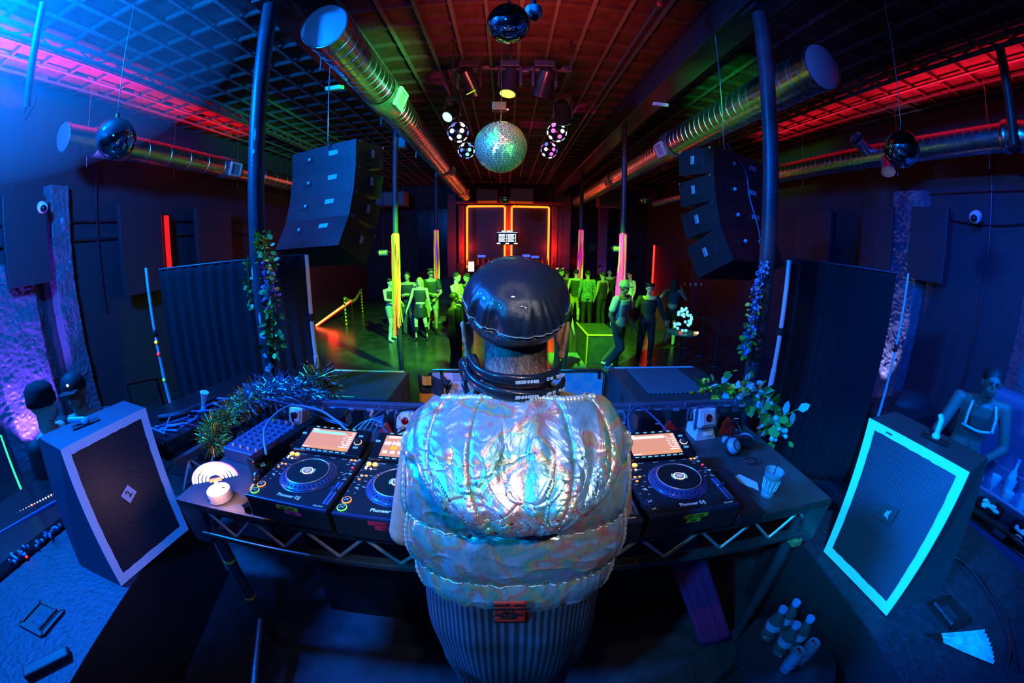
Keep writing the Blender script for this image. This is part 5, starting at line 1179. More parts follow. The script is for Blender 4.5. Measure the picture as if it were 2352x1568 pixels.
# ------------------------------------------------------------------ hanging line arrays
m_la = mat('array_black', (.012, .014, .02), .42, bump=.3, bscale=70); m_lag = mat('array_side', (.05, .055, .06), .5, bump=.25, bscale=60)
def line_array(label, org, yaw, s, tilt0):
    t = thing('line_array', label, 'speaker', org, 0, 'loudspeaker arrays hanging beside the stage')
    Z = Matrix.Rotation(yaw, 3, 'Z'); org = Vector(org); o_ = org.copy(); tilt = tilt0
    def P(p): return o_+Z @ (Matrix.Rotation(tilt, 3, 'X') @ Vector(p))
    W_, D_, H_ = 1.05*s, .55*s, .30*s
    for k in range(4):
        h = H_ if k < 3 else H_*1.35
        q = []
        for z, dd in ((-h, 1), (0, 1)):
            bk = D_*(.47 if z < 0 else .5); q += [P((-W_/2*.97, bk, z*.93)), P((W_/2*.97, bk, z*.93)), P((W_/2, -D_*.5, z)), P((-W_/2, -D_*.5, z))]
        par = t
        q = [q[3], q[2], q[1], q[0], q[7], q[6], q[5], q[4]]
        cab = MB().hexa(q).build('cabinet', m_la, t)
        R3 = Z @ Matrix.Rotation(tilt, 3, 'X')
        MB().box(P((W_*.18, -D_*.505, -h*.35)), (.14*s, .008, .055*s), R3).build('rating_plate', mat('plate_blue', (.35, .6, .85), .4), cab)
        MB().box(P((-W_*.22, -D_*.505, -h*.45)), (.16*s, .010, .06*s), R3).build('connector_panel', m_black, cab)
        MB().ball(P((-W_*.18, -D_*.53, -h*.42)), .022*s, 10, 8).build('connector', mat('conn_cyan', (.2, .75, .9), .3), cab, True)
        for sx in (-1, 1):
            MB().bbox(P((sx*W_*.49, -.02*s, -h*.5)), (.015, .20*s, .12*s), .004, R3).build('side_handle', m_black, cab)
            MB().bbox(P((sx*W_*.505, .03*s, -h*.42)), (.02, .05*s, .10*s), .004, R3).build('handle_grip', m_alu, cab)
            for yy in (-D_*.42, D_*.40): MB().cyl(P((sx*W_*.5, yy, -.02)), P((sx*W_*.5+sx*.02, yy, -.02)), .015*s, n=8).build('rigging_pin', m_chrome, cab, True)
        o_ = P((0, -D_*.5, -h-.006))-Z @ (Matrix.Rotation(tilt-.10, 3, 'X') @ V3(0, -D_*.5, 0)); tilt -= .15 if k < 2 else .24
    return t
def hang(a, b, r, label, n=6):
    t = thing('rigging_cable', label, 'cable', b, 0, 'rigging cables of the loudspeakers')
    MB().cyl(a, b, r, n=n).build('wire', m_chrome, t, True)
    MB().tube([Vector(b)+V3(.02*math.cos(q), 0, -.03+.035*math.sin(q)) for q in [2*PI*k/12 for k in range(12)]], .006, 6, True).build('shackle', m_chrome, t, True)
LA = (-2.08, 4.45, 3.08); line_array('loudspeaker array hanging behind the left post, blue-lit backs facing the booth', LA, -.30, 1.0, .02)
hang((-2.02, 3.95, 4.7), (-2.05, 4.12, 3.10), .008, 'steel cable holding the left loudspeaker array')
RA = (2.55, 4.05, 3.0); line_array('loudspeaker array hanging left of the right post, with a cable across its back', RA, .34, 1.0, .02)
hang((2.2, 3.55, 4.3), (2.45, 3.9, 3.08), .008, 'steel cable with a hook holding the right loudspeaker array')
cable([(2.45, 3.82, 3.1), (2.62, 3.72, 2.8), (2.66, 3.68, 2.5), (2.72, 3.55, 2.1), (2.72, 3.45, 1.7)], .008, m_cab, 'thin blue cable hanging down over the right loudspeaker array')

# ------------------------------------------------------------------ garlands of flowers and tinsel
def leaf_shape(c, d, n_, L, w):
    d = d.normalized(); s_ = d.cross(n_).normalized()*w; return [c, c+d*L*.35+s_, c+d*L*.75+s_*.8, c+d*L, c+d*L*.75-s_*.8, c+d*L*.35-s_]
def foliage(label, cat, name, path, rad, kinds, n, seed, size=.05):
    t = thing(name, label, cat, path[0]); rs = random.Random(seed); P = spline(path, 10)
    MB().tube(P, .006, 6).build('stem', mat('vine_green', (.05, .12, .03), .6), t, True)
    tot = sum(k[1] for k in kinds)
    for nm, wt, m_, shp, (q0, q1) in kinds:
        mb = MB()
        for i in range(int(n*wt/tot)):
            q = q0+(q1-q0)*rs.random(); p = P[int(q*(len(P)-1))]; d = V3(rs.gauss(0, 1), rs.gauss(0, 1), rs.gauss(0, .8)).normalized()
            c = p+d*rad*rs.random()**.6; nn = V3(rs.gauss(0, 1), rs.gauss(0, 1), rs.gauss(0, 1)).normalized(); z_ = size*(.6+.8*rs.random())
            if shp == 'leaf': mb.add(leaf_shape(c, d+V3(0, 0, -.4), nn, z_, z_*.33), [(0, 1, 2, 3), (0, 3, 4, 5)])
            elif shp == 'needle': a_ = d.orthogonal().normalized()*.0018; mb.add([c-a_, c+a_, c+d*z_*1.3+a_, c+d*z_*1.3-a_], [(0, 1, 2, 3)])
            elif shp == 'bloom':
                for k in range(5):
                    a = 2*PI*k/5; e1 = nn.orthogonal().normalized(); e2 = nn.cross(e1); dd = e1*math.cos(a)+e2*math.sin(a)
                    mb.add(leaf_shape(c, dd+nn*.4, nn, z_*.38, z_*.14), [(0, 1, 2, 3), (0, 3, 4, 5)])
            elif shp == 'bulb': mb.ball(c, z_*.28, 10, 6)
        o = mb.build(nm, m_, t, 'all' if shp == 'bulb' else False); o['kind'] = 'stuff'
    return t
gL, gY, gV, gB, gG = mat('leaf_green', (.10, .30, .05), .45), mat('bloom_yellow', (.95, .70, .03), .5), mat('bloom_violet', (.35, .15, .75), .5), mat('bloom_blue', (.08, .35, .9), .5), mat('leaf_lime', (.35, .75, .10), .5)
foliage('garland of green leaves with yellow and violet flowers wound on the left post', 'garland', 'flower_garland', [(-2.13, 2.90, 2.02), (-2.03, 2.86, 1.78), (-2.02, 2.86, 1.5), (-2.04, 2.87, 1.2), (-2.10, 2.88, .95)], .085, [('leaf', 5, gL, 'leaf', (0, 1)), ('yellow_flower', 3, gY, 'bloom', (0, .45)), ('violet_flower', 3, gV, 'bloom', (.25, .6)), ('lime_leaf', 1.5, gG, 'leaf', (.5, 1))], 330, 2, .055)
foliage('short leafy twig on the left side of the left post', 'garland', 'leafy_twig', [(-2.29, 2.93, 1.85), (-2.31, 2.93, 1.6), (-2.28, 2.93, 1.35)], .035, [('leaf', 3, gL, 'leaf', (0, 1)), ('lime_leaf', 1, gG, 'leaf', (0, 1))], 60, 3, .045)
foliage('garland of small blue flowers hanging on the right post', 'garland', 'flower_garland', [(2.27, 2.86, 1.80), (2.20, 2.84, 1.6), (2.19, 2.84, 1.35), (2.16, 2.84, 1.10), (2.17, 2.85, .98)], .055, [('blue_flower', 6, gB, 'bloom', (0, 1)), ('yellow_leaf', 1, gY, 'leaf', (.3, 1)), ('leaf', 1, gL, 'leaf', (.6, 1))], 420, 4, .042)
m_tin = {'g': mat('tinsel_gold', (.95, .55, .06), .25, metal=.7), 'b': mat('tinsel_blue', (.12, .5, .9), .25, metal=.6), 'k': mat('tinsel_dark', (.06, .09, .04), .4)}
foliage('gold and blue tinsel garland heaped at the left end of the rail', 'tinsel', 'tinsel_garland', [(-1.02, 1.70, 1.10), (-1.22, 1.70, 1.13), (-1.36, 1.66, 1.09), (-1.47, 1.55, 1.02), (-1.52, 1.42, .97), (-1.47, 1.33, .93)], .07, [('gold_strand', 4, m_tin['g'], 'needle', (.35, 1)), ('blue_strand', 3.2, m_tin['b'], 'needle', (0, .55)), ('dark_strand', 2, m_tin['k'], 'needle', (0, 1))], 2600, 5, .030)
foliage('brown and gold tinsel tuft leaning against the foot of the left post', 'tinsel', 'tinsel_tuft', [(-1.12, 1.76, 1.09), (-1.02, 1.78, 1.16), (-.95, 1.80, 1.08)], .05, [('gold_strand', 2, m_tin['g'], 'needle', (0, 1)), ('dark_strand', 3, m_tin['k'], 'needle', (0, 1))], 500, 6, .045)
gP = mat('leaf_pale_blue', (.45, .62, .75), .4)
foliage('spray of pale blue leaves and small clear bulbs at the right end of the rail', 'garland', 'leaf_garland', [(1.10, 1.78, 1.08), (1.28, 1.74, 1.12), (1.42, 1.68, 1.06), (1.48, 1.60, .98), (1.50, 1.50, .90)], .085, [('leaf', 3, gL, 'leaf', (0, 1)), ('pale_leaf', 1.2, gP, 'leaf', (.1, .9)), ('yellow_flower', 1, gY, 'bloom', (0, .4)), ('clear_bulb', 1.1, mat('bulb_glass', (.5, .75, .9), .1, metal=.4), 'bulb', (.3, 1))], 190, 8, .065)
tw = thing('leaf_sprig', 'single sprig with pale leaves reaching right beyond the table end', 'leaf sprig', (1.5, 1.6, 1.0))
MB().tube(spline([(1.45, 1.58, .98), (1.56, 1.56, 1.0), (1.68, 1.55, 1.05)]), .003, 6).build('stem', gL, tw, True)
for (c, d) in (((1.64, 1.55, 1.03), (1, -.2, .4)), ((1.60, 1.55, 1.02), (.4, 0, -1)), ((1.55, 1.56, 1.0), (.3, .2, .9))): MB().add(leaf_shape(V3(*c), V3(*d), V3(0, -1, .4), .085, .026), [(0, 1, 2, 3), (0, 3, 4, 5)]).build('leaf', gP, tw)
# ================================================================== LIGHTS AND HANGING THINGS OVER THE FLOOR
m_mir = mat('mirror_dark', (.55, .57, .6), .03, metal=1)
m_cam = mat('camera_white', (.75, .75, .78), .4)
def disco(label, c, r, n_lat, tile=True, m=None, gap=.06, top=4.76):
    c = Vector(c); t = thing('mirror_ball', label, 'mirror ball', c-V3(0, 0, r), 0)
    mb = MB()
    if tile:
        for j in range(n_lat):
            a0, a1 = PI*(j+gap)/n_lat-PI/2, PI*(j+1-gap)/n_lat-PI/2; n = max(4, int(2*n_lat*math.cos((a0+a1)/2)))
            for k in range(n):
                b0, b1 = 2*PI*(k+gap)/n, 2*PI*(k+1-gap)/n; pt = [V3(math.cos(a)*math.cos(b_), math.cos(a)*math.sin(b_), math.sin(a))*r for a, b_ in ((a0, b0), (a0, b1), (a1, b1), (a1, b0))]
                jt = V3(math.sin(k*12.9+j*7)*.012, math.cos(k*7.7+j*3)*.012, math.sin(k*3+j*5)*.012)*r
                mb.add([c+p+jt*(.0 if i < 2 else 1) for i, p in enumerate(pt)], [(0, 1, 2, 3)])
        o = mb.build('mirror_tiles', mat('mirror_tile', (.80, .84, .84), .30, metal=.75), t); o['kind'] = 'stuff'
        MB().ball(c, r*.985, 40, 24).build('core', m_blackg, t, 'all')
    else: MB().ball(c, r, 48, 28).build('shell', m_mir, t, 'all')
    MB().lathe([(.02, 0), (.02, .03), (.008, .05)], c+V3(0, 0, r*.98), n=16).build('cap', m_steel, t, True)
    MB().cyl(c+V3(0, 0, r), (c.x, c.y, top), .004, n=6).build('hanging_wire', m_chrome, t, True)
    return t
db = disco('big tiled mirror ball glowing green above the dance floor', aty(1150, 338, 4.25), .292, 40)
c = aty(1147, 246, 4.25); MB().bbox(c, (.16, .12, .10), .01).build('motor', m_steel, db); MB().bbox(c+V3(.08, 0, -.03), (.05, .03, .02), .004).build('motor', m_alu, db)
disco('dark mirrored sphere hanging at the top centre beside the white dome camera', atd(1168, 54, 3.0), .150, 0, False)
disco('dark mirrored sphere hanging in front of the left silver duct', atd(267, 318, 4.0), .176, 0, False)
disco('dark mirrored sphere hanging in front of the right silver duct', atd(2071, 342, 4.0), .160, 0, False)
disco('small far mirrored sphere above the neon frames', aty(1160, 454, 13.0), .20, 0, False)
disco('small mirrored sphere beside the air handling box on the left', aty(850, 466, 13.0), .16, 0, False)
disco('small mirrored sphere with red glints on the right of the hall', aty(1483, 458, 12.0), .17, 0, False)
def dome_cam(label, c, r, wall=None):
    c = Vector(c); t = thing('dome_camera', label, 'security camera', c, 0, 'white dome cameras')
    ax = V3(0, 0, -1) if wall is None else V3(wall, 0, -.5).normalized()
    MB().lathe([(r*1.0, -r*1.1), (r*1.02, -r*.5), (r*1.0, -r*.05), (r*.85, r*.10), (r*.7, r*.15)], c, ax, 28).build('housing', m_cam, t, True)
    MB().ball(c+ax*r*.15, r*.62, 20, 12).build('lens_dome', m_blackg, t, 'all')
    if wall is None: MB().cyl(c-ax*r, (c.x, c.y, 4.76), .02, n=12).build('mount_pipe', m_post, t, True)
    else: MB().cyl(c-ax*r*.9, c-V3(wall, 0, 0)*.25, .02, n=12).build('wall_arm', m_cam, t, True)
dome_cam('white dome camera on a blue pipe beside the top mirrored sphere', atd(1226, 36, 3.2), .062)
dome_cam('white dome camera on the left wall above the horizontal conduits', atx(99, 478, -6.55), .085, 1)
dome_cam('white dome camera on the right wall beside the thin conduit', atx(2238, 500, 6.6), .09, -1)

# lighting frame with moving heads and led balls
TY = 5.0; fr = thing('lighting_rig', 'black hanging frame carrying the moving lights over the dance floor', 'lighting frame', (.05, 6.2, 4.2))
fx0, fx1 = aty(1040, 160, TY).x, aty(1312, 160, TY).x; fz = aty(1170, 158, TY).z
mb = MB(); mb.cyl((fx0, TY, fz), (fx1, TY, fz), .03, n=12); mb.cyl((fx0, TY, fz), (fx0, 8.2, fz), .03, n=12); mb.cyl((fx1, TY, fz), (fx1, 8.2, fz), .03, n=12); mb.cyl((fx0, 8.2, fz), (fx1, 8.2, fz), .03, n=12)
each(mb, 'frame_pipe', m_black, fr, True)
mb = MB()
for x in (fx0, .05, fx1):
    for y in (TY, 8.2): mb.cyl((x, y, fz), (x, y, 4.76), .012, n=8)
each(mb, 'drop_rod', m_steel, fr, True)
mb = MB()
for k in range(9): mb.lathe([(.045, -.05), (.05, 0), (.04, .05)], (fx0+(fx1-fx0)*(k+.5)/9, TY, fz+.03*math.sin(k)), (1, 0, 0), 12)
each(mb, 'cable_roll', m_black, fr, True)
def moving_head(label, c, aim, s, lens):
    c = Vector(c); aim = Vector(aim).normalized(); t = thing('moving_light', label, 'stage light', c+V3(0, 0, .22*s), 0, 'moving lights on the frame')
    MB().bbox(c+V3(0, 0, .20*s), (.22*s, .18*s, .08*s), .01).build('base', m_black, t)
    for sx in (-1, 1): MB().bbox(c+V3(sx*.12*s, 0, .06*s), (.03*s, .10*s, .24*s), .008).build('yoke_arm', m_black, t)
    MB().lathe([(.03*s, -.15*s), (.085*s, -.12*s), (.095*s, .0), (.095*s, .12*s), (.10*s, .17*s), (.085*s, .18*s)], c-aim*.02*s, aim, 28).build('head', m_blackg, t, True)
    MB().lathe([(.085*s, 0), (.001, .012*s)], c+aim*.165*s, aim, 28, caps=False).build('lens', lens, t, True)
    return t
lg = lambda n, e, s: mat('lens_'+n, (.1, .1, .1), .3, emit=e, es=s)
dk = mat('lens_off', (.02, .02, .03), .08)
moving_head('unlit moving light left of the glowing lime one, its rim edged in lime', aty(1078, 190, TY), (.35, .55, -.75), 1.25, dk)
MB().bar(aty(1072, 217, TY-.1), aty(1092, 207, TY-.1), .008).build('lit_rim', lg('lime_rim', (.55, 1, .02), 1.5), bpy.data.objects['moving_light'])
moving_head('moving light with glowing lime lens at the centre of the frame', aty(1171, 188, TY), (-.15, -.15, -1), 1.2, lg('lime', (.55, 1, .03), 6))
moving_head('unlit moving light right of the glowing lime one', aty(1250, 190, TY), (-.2, .55, -.75), 1.25, dk)
moving_head('moving light with cyan green lens on the left arm of the frame', aty(1040, 258, 5.9), (-.5, -.7, -.8), 1.0, lg('aqua', (.12, 1, .45), 7))
moving_head('dark moving light above the led balls on the right arm', aty(1292, 258, 5.9), (.2, .5, -.7), 1.2, lg('dim_green', (.05, .4, .1), .5))
def led_ball(label, c, r, cols):
    c = Vector(c); t = thing('led_ball_light', label, 'stage light', c, 0, 'ball lights with round lamps')
    MB().ball(c, r, 28, 18).build('shell', m_blackg, t, 'all')
    MB().tube([c+V3(-r*1.15, 0, 0), c+V3(-r*1.15, 0, r*1.1), c+V3(r*1.15, 0, r*1.1), c+V3(r*1.15, 0, 0)], .012, 8).build('yoke', m_black, t, True)
    MB().cyl(c+V3(0, 0, r*1.1), (c.x, c.y, fz), .015, n=8).build('mount', m_black, t, True)
    k = 0
    for el, n, of in ((-80, 1, 0), (-42, 4, .3), (-5, 6, 0), (35, 5, .4), (70, 2, 0)):
        for i in range(n):
            a = 2*PI*i/n+of; e = math.radians(el); d = V3(math.cos(a)*math.cos(e), math.sin(a)*math.cos(e), math.sin(e)); col = cols[k % len(cols)]; k += 1
            MB().lathe([(r*.25, -.01), (r*.23, r*.05), (.001, r*.09)], c+d*r*.99, d, 16, caps=False).build('round_lamp', mat('ball_'+col, (.2, .2, .25), .3, emit={'lav': (.75, .72, 1), 'blue': (.15, .25, 1), 'pink': (.9, .15, .8), 'aqua': (.25, .9, .8)}[col], es={'lav': 1.8, 'blue': 1.0, 'pink': 1.6, 'aqua': 1.3}[col]), t, True)
    return t
led_ball('upper ball light with lavender lamps left of the mirror ball', aty(1052, 304, 6.3), .165, ('lav', 'lav', 'blue'))
led_ball('lower ball light with aqua and blue lamps left of the mirror ball', aty(1071, 346, 7.3), .150, ('blue', 'aqua', 'lav'))
led_ball('upper ball light with lavender and aqua lamps right of the mirror ball', aty(1279, 304, 6.3), .155, ('lav', 'aqua', 'lav', 'lav', 'pink'))
led_ball('lower ball light with pink and lavender lamps right of the mirror ball', aty(1261, 345, 7.3), .150, ('lav', 'pink', 'blue'))
# small unseen magenta spots added to throw patches of light on the joists
for i, (px, py, col) in enumerate(((1030, 214, (1, .0, .6)), (1335, 276, (1, 0, .45)), (1225, 308, (1, 0, .4)))):
    p = atz(px, py, 4.55); lamp('SPOT', p-V3(0, .15, .35), col, 9, p+V3(0, 0, .3), .02, 60, .3)
# lengthwise pipes with red clamps under the ceiling
for nm, x, z, clampy in (('left', -1.02, 4.62, 3.55), ('right', 1.62, 4.62, 3.65)):
    t = thing('sprinkler_pipe', 'sprinkler pipe with a red clamp under the ceiling, '+('left of the top mirrored sphere' if nm == 'left' else 'beside the black ceiling beam'), 'pipe', (x, 6, z), 0, 'sprinkler pipes')
    MB().cyl((x, 0, z), (x, 17, z), .022, n=12).build('pipe', m_post, t, True)
    MB().lathe([(.024, -.03), (.036, -.02), (.036, .02), (.024, .03)], (x, clampy, z), (0, 1, 0), 16).build('red_clamp', mat('clamp_red', (.7, .02, .02), .4), t, True)
# air handling boxes near the back wall
m_ac = mat('unit_grey', (.16, .22, .22), .5)
for (xa, ya, xb, yb, Y, l) in ((862, 438, 928, 474, 16.0, 'grey air handling box with a red side, left above the hall'), (1094, 433, 1141, 461, 16.5, 'grey air handling box left of the small mirrored sphere'), (1172, 433, 1226, 462, 16.5, 'long grey air handling box right of the small mirrored sphere'), (1378, 438, 1440, 472, 16.2, 'dark air handling box right of the second post')):
    a, b_ = aty(xa, yb, Y), aty(xb, ya, Y)
    t = thing('air_unit', l, 'air unit', ((a.x+b_.x)/2, Y, a.z), 0, 'air handling boxes')
    MB().bbox(((a.x+b_.x)/2, Y+.4, (a.z+b_.z)/2), (b_.x-a.x, .8, b_.z-a.z), .02).build('casing', m_ac, t)
    MB().box(((a.x+b_.x)/2, Y-.004, (a.z+b_.z)/2), ((b_.x-a.x)*.9, .01, (b_.z-a.z)*.8)).build('front_panel', mat('unit_panel', (.22, .30, .30), .45), t)
    for sx in (-.4, .4): MB().cyl(((a.x+b_.x)/2+sx*(b_.x-a.x), Y+.4, b_.z), ((a.x+b_.x)/2+sx*(b_.x-a.x), Y+.4, 4.76), .012, n=6).build('hanger', m_steel, t, True)
# small speakers and boxes under the ceiling
for (px, py, Y, l) in ((769, 202, 4.4, 'small pale grille box under the ceiling left of the big duct'), (1517, 240, 5.2, 'small pale grille box under the black ceiling beam')):
    p = aty(px, py, Y); p.z = min(p.z, 4.70); tag(MB().bbox(p, (.20, .14, .05), .006, Matrix.Rotation(.3, 3, 'X')).build('ceiling_grille', mat('grille_pale', (.45, .6, .6), .5)), l, 'ceiling grille')
pp = aty(919, 325, 8.2); tag(MB().bbox(pp, (.28, .18, .30), .02).build('duct_speaker', mat('speaker_grey', (.3, .36, .36), .5)), 'grey box speaker mounted beneath the left big duct', 'speaker')

# ================================================================== THE FAR END
NY = 17.55
m_neon = mat('neon_orange', (.9, .3, .1), .4, emit=(1, .14, .008), es=4.2)
mk = mat('bar_black', (.015, .013, .013), .5)
def A(px, py, Y=NY): return aty(px, py, Y)
for (xl, xr, l) in ((1073, 1160, 'left rectangular frame of orange neon tube on the far wall'), (1175.5, 1261, 'right rectangular frame of orange neon tube on the far wall')):
    a, b_ = A(xl, 474), A(xr, 474); t = thing('neon_sign', l, 'neon sign', ((a.x+b_.x)/2, NY, -.2), 0, 'orange neon frames'); zt = a.z; zb = .82
    MB().tube([(a.x, NY, zb), (a.x, NY, zt-.06), (a.x+.02, NY, zt-.02), (a.x+.06, NY, zt), (b_.x-.06, NY, zt), (b_.x-.02, NY, zt-.02), (b_.x, NY, zt-.06), (b_.x, NY, zb)], .045, 10).build('neon_tube', m_neon, t, True)
    MB().box(((a.x+b_.x)/2, NY+.12, (zt+zb)/2), (b_.x-a.x-.05, .02, zt-zb-.04)).build('dark_panel', mk, t)
for x in (A(1064, 520).x-.1, A(1168, 520).x, A(1269, 520).x+.12):
    struct('trim_post', MB().bbox((x, NY+.15, 1.55), (.26, .16, 4.4), .01), mat('red_brick_wall', (.35, .08, .05), .7, noise_amt=.3, nscale=5, bump=.4, bscale=12))
struct('trim_lintel', MB().bbox((.15, NY+.1, A(1160, 464).z), (4.9, .25, .12), .01), mat('red_brick_wall'))
lamp('POINT', (A(1168, 500).x, NY-.35, 2.4), (1, .04, .006), 60, size=.15); lamp('POINT', (A(1073, 500).x, NY-.4, 1.8), (1, .03, .006), 45, size=.15); lamp('POINT', (A(1265, 500).x, NY-.4, 1.8), (1, .03, .006), 45, size=.15)
for px in (1036, 1283, 1302, 1388): struct('wall_pier', MB().bbox((A(px, 520).x, NY+.3, 1.7), (.42, .3, 5.2), .01), m_brick)
for (xa, xb) in ((955, 1027), (1313, 1375), (1400, 1425)):
    a, b_ = A(xa, 478), A(xb, 478); struct('window_%d' % xa, MB().box(((a.x+b_.x)/2, NY+.35, 1.6), (b_.x-a.x, .05, 4.0)), mat('dark_glass', (.006, .006, .008), .15))
# menu board
c = A(1165, 546, 16.9); t = thing('menu_board', 'bright menu board hanging in front of the neon frames', 'sign', c)
MB().bbox(c, (.94, .05, .62), .01).build('board', m_black, t)
mw = mat('menu_white', (.5, .5, .5), .4, emit=(.85, 1, 1), es=1.6); mb = MB(); rs = random.Random(9)
for col in (-.20, .20):
    for k in range(6): w = .26+.06*rs.random(); mb.box((c.x+col-.02+w/2-.16, c.y-.03, c.z+.15-.06*k), (w, .006, .034)); mb.box((c.x+col+.17, c.y-.03, c.z+.15-.06*k), (.035, .006, .034))
for k in range(3): mb.box((c.x-.38+.38*k, c.y-.03, c.z-.25), (.16, .006, .05))
mb.box((c.x, c.y-.03, c.z+.245), (.92, .006, .014))
each(mb, 'menu_line', mw, t); text('BAR MENU', .10, mw, t, (0, -.032, .285), (PI/2, 0, 0), .002, .003)
for sx in (-.4, .4): MB().cyl((c.x+sx, c.y, c.z+.3), (c.x+sx, c.y, 4.76), .008, n=6).build('cable', m_steel, t)
# the bar with its bottles
bar = thing('bar_counter', 'bar counter under the neon frames', 'bar', (.15, 16.4, FLZ))
MB().bbox((.15, 16.4, FLZ+.55), (6.0, .6, 1.1), .01).build('counter_base', mat('bar_wood', (.12, .05, .03), .6), bar); MB().bbox((.15, 16.35, FLZ+1.12), (6.1, .75, .05), .01).build('counter_top', m_blackg, bar)
shf = thing('bottle_shelf', 'back bar shelf carrying rows of bottles', 'shelf', (.15, 17.3, .4))
for zz in (.62, .98): MB().bbox((.15, 17.28, zz), (4.6, .22, .03), .005).build('shelf_board', mat('bar_wood'), shf)
for sx in (-2.2, 2.5): MB().bbox((sx, 17.28, .2), (.04, .22, 1.7), .005).build('shelf_side', mat('bar_wood'), shf)
mbot = [mat('bottle_amber', (.8, .28, .03), .1), mat('bottle_red', (.7, .04, .03), .1), mat('bottle_green', (.05, .25, .05), .1), mat('bottle_blue_lit', (.1, .2, .8), .1)]
proto = [MB().lathe([(.035, 0), (.038, .01), (.038, .17), (.014, .22), (.013, .29), (.016, .295), (.016, .31)], n=12).build('bottle', m_, None, True, world=False) for m_ in mbot]
k = 0
for zz in (.635, .995):
    for i in range(18):
        x = -2.0+.245*i; m_i = (i*7+int(zz*10)) % 4 if i % 3 else 0; o = proto[m_i] if k < 4 and False else proto[m_i].copy()
        if o.name not in COL.objects: COL.objects.link(o)
        o.location = (x, 17.26, zz); tag(o, ['amber bottle on the back bar shelf', 'red-lit bottle on the back bar shelf', 'dark green bottle on the back bar shelf', 'blue-lit bottle on the back bar shelf'][m_i], 'bottle', 'bottles on the back bar'); k += 1
for p_ in proto: bpy.data.objects.remove(p_)
for (px, py, l) in ((1106, 588, 'small blue glowing screen on the bar, left of the menu board'), (1209, 587, 'small blue and white glowing screen on the bar, right of the menu board'), (1229, 590, 'dim blue glowing screen at the right of the bar')):
    c = A(px, py, 16.3); tag(MB().bbox(c, (.34, .04, .10), .01, Matrix.Rotation(.15, 3, 'Z')).build('till_screen', mat('till_blue', (.1, .1, .3), .4, emit=(.05, .10, 1), es=1.6)), l, 'screen', 'glowing screens on the bar')
c = A(1082, 612, 15.9); t = tag(MB().bbox(c, (.26, .04, .42), .01).build('lit_sign', mat('sign_white', (.6, .5, .45), .5, emit=(1, .75, .6), es=1.2)), 'small lit white sign with dark marks at the left end of the bar', 'sign')
c = A(1286, 617, 15.9); tag(MB().bbox(c, (.30, .04, .07), .01).build('lit_strip', mat('sign_white')), 'short white light strip above the crowd at the right end of the bar', 'light')
for (px, py, Y, flip) in ((880, 580, 15.8, 0), (1419, 571, 15.5, 1)):
    c = aty(px, py, Y); t = thing('exit_sign', 'green EXIT sign '+('left of the striped post' if not flip else 'beside the pink streamers'), 'exit sign', c, 0, 'exit signs')
    MB().bbox(c, (.40, .06, .24), .008).build('housing', mat('exit_green', (.05, .3, .1), .4, emit=(.02, .5, .25), es=.5), t); text('EXIT', .18, mat('exit_text', (.1, .5, .1), .4, emit=(.25, 1, .03), es=2.5), t, (0, -.034, 0), (PI/2, 0, 0), .004, .006)
    for sx in (-1, 1): MB().lathe([(.02, 0), (.05, .05)], c+V3(sx*.22, -.02, .02), (sx, -.4, 0), 12).build('lamp_head', mat('exit_lamp', (.3, .6, .7), .3), t, True)
    MB().cyl(c+V3(0, .02, .1), (c.x, c.y+.02, 4.76), .01, n=6).build('stem', m_steel, t)
# violet-lit brick pier and red door surround on the right
lamp('SPOT', (A(1388, 600).x, NY-.5, -.4), (.22, .05, 1), 130, (A(1388, 520).x, NY+.15, 1.2), .05, 60, .7)
t = thing('red_partition', 'dark partition with a glowing red edge on the right of the dance floor', 'partition', (4.7, 11.2, FLZ))
a, b_ = aty(1503, 563, 11.2), aty(1552, 563, 11.2); MB().bbox(((a.x+b_.x)/2, 11.25, (a.z+FLZ)/2), (b_.x-a.x, .08, a.z-FLZ), .01).build('panel', mat('maroon_panel', (.16, .015, .01), .6), t)
mb = MB(); mb.cyl((a.x-.02, 11.15, FLZ+.3), (a.x-.02, 11.15, a.z), .028, n=10); mb.build('neon_tube', mat('neon_red', (.8, .1, .05), .4, emit=(1, .02, .008), es=4), t, True)
lamp('POINT', (a.x-.1, 10.9, .9), (1, .02, .01), 4, size=.1)
mb = MB()
for k in range(4): c = atx(1573+12.5*k, 653, 6.86); mb.bbox(c, (.02, .20, .12), .008)
for i, o in enumerate(each(mb, 'picture_frame', mat('frame_teal', (.3, .75, .62), .5))): tag(o, ['small teal square on the right wall, nearest the red partition', 'small teal square on the right wall, second from the red partition', 'small teal square on the right wall, third from the red partition', 'small teal square on the right wall, farthest from the red partition'][i], 'picture frame', 'row of four small squares')
# red strip on the left wall and violet wall washer spots
c = atx(385, 555, -6.7); t = thing('red_strip_light', 'upright red light strip on the left wall', 'light', c)
MB().bbox(c, (.04, .12, 1.05), .01).build('tube', mat('strip_red', (.5, .02, .02), .4, emit=(1, .01, .01), es=.9), t); MB().bbox(c+V3(.02, -.16, -.02), (.03, .03, 1.1), .01).build('bracket', mat('strip_red_dim', (.4, .02, .02), .4, emit=(1, .01, .01), es=.3), t)
lamp('SPOT', (-6.35, 2.3, -.5), (.16, .06, 1), 900, (-6.9, 2.5, 1.0), .04, 75, .6)
lamp('SPOT', (6.45, 4.3, -.45), (.42, .40, 1), 420, (6.85, 4.35, 1.2), .04, 34, .6)
lamp('SPOT', (5.4, 1.2, -.3), (.12, .22, 1), 500, (6.9, 1.5, 1.4), .05, 80, .7)
c = V3(6.45, 4.25, -.60); t = thing('floor_uplight', 'small glowing uplight on the floor at the foot of the rough pier', 'light', c)
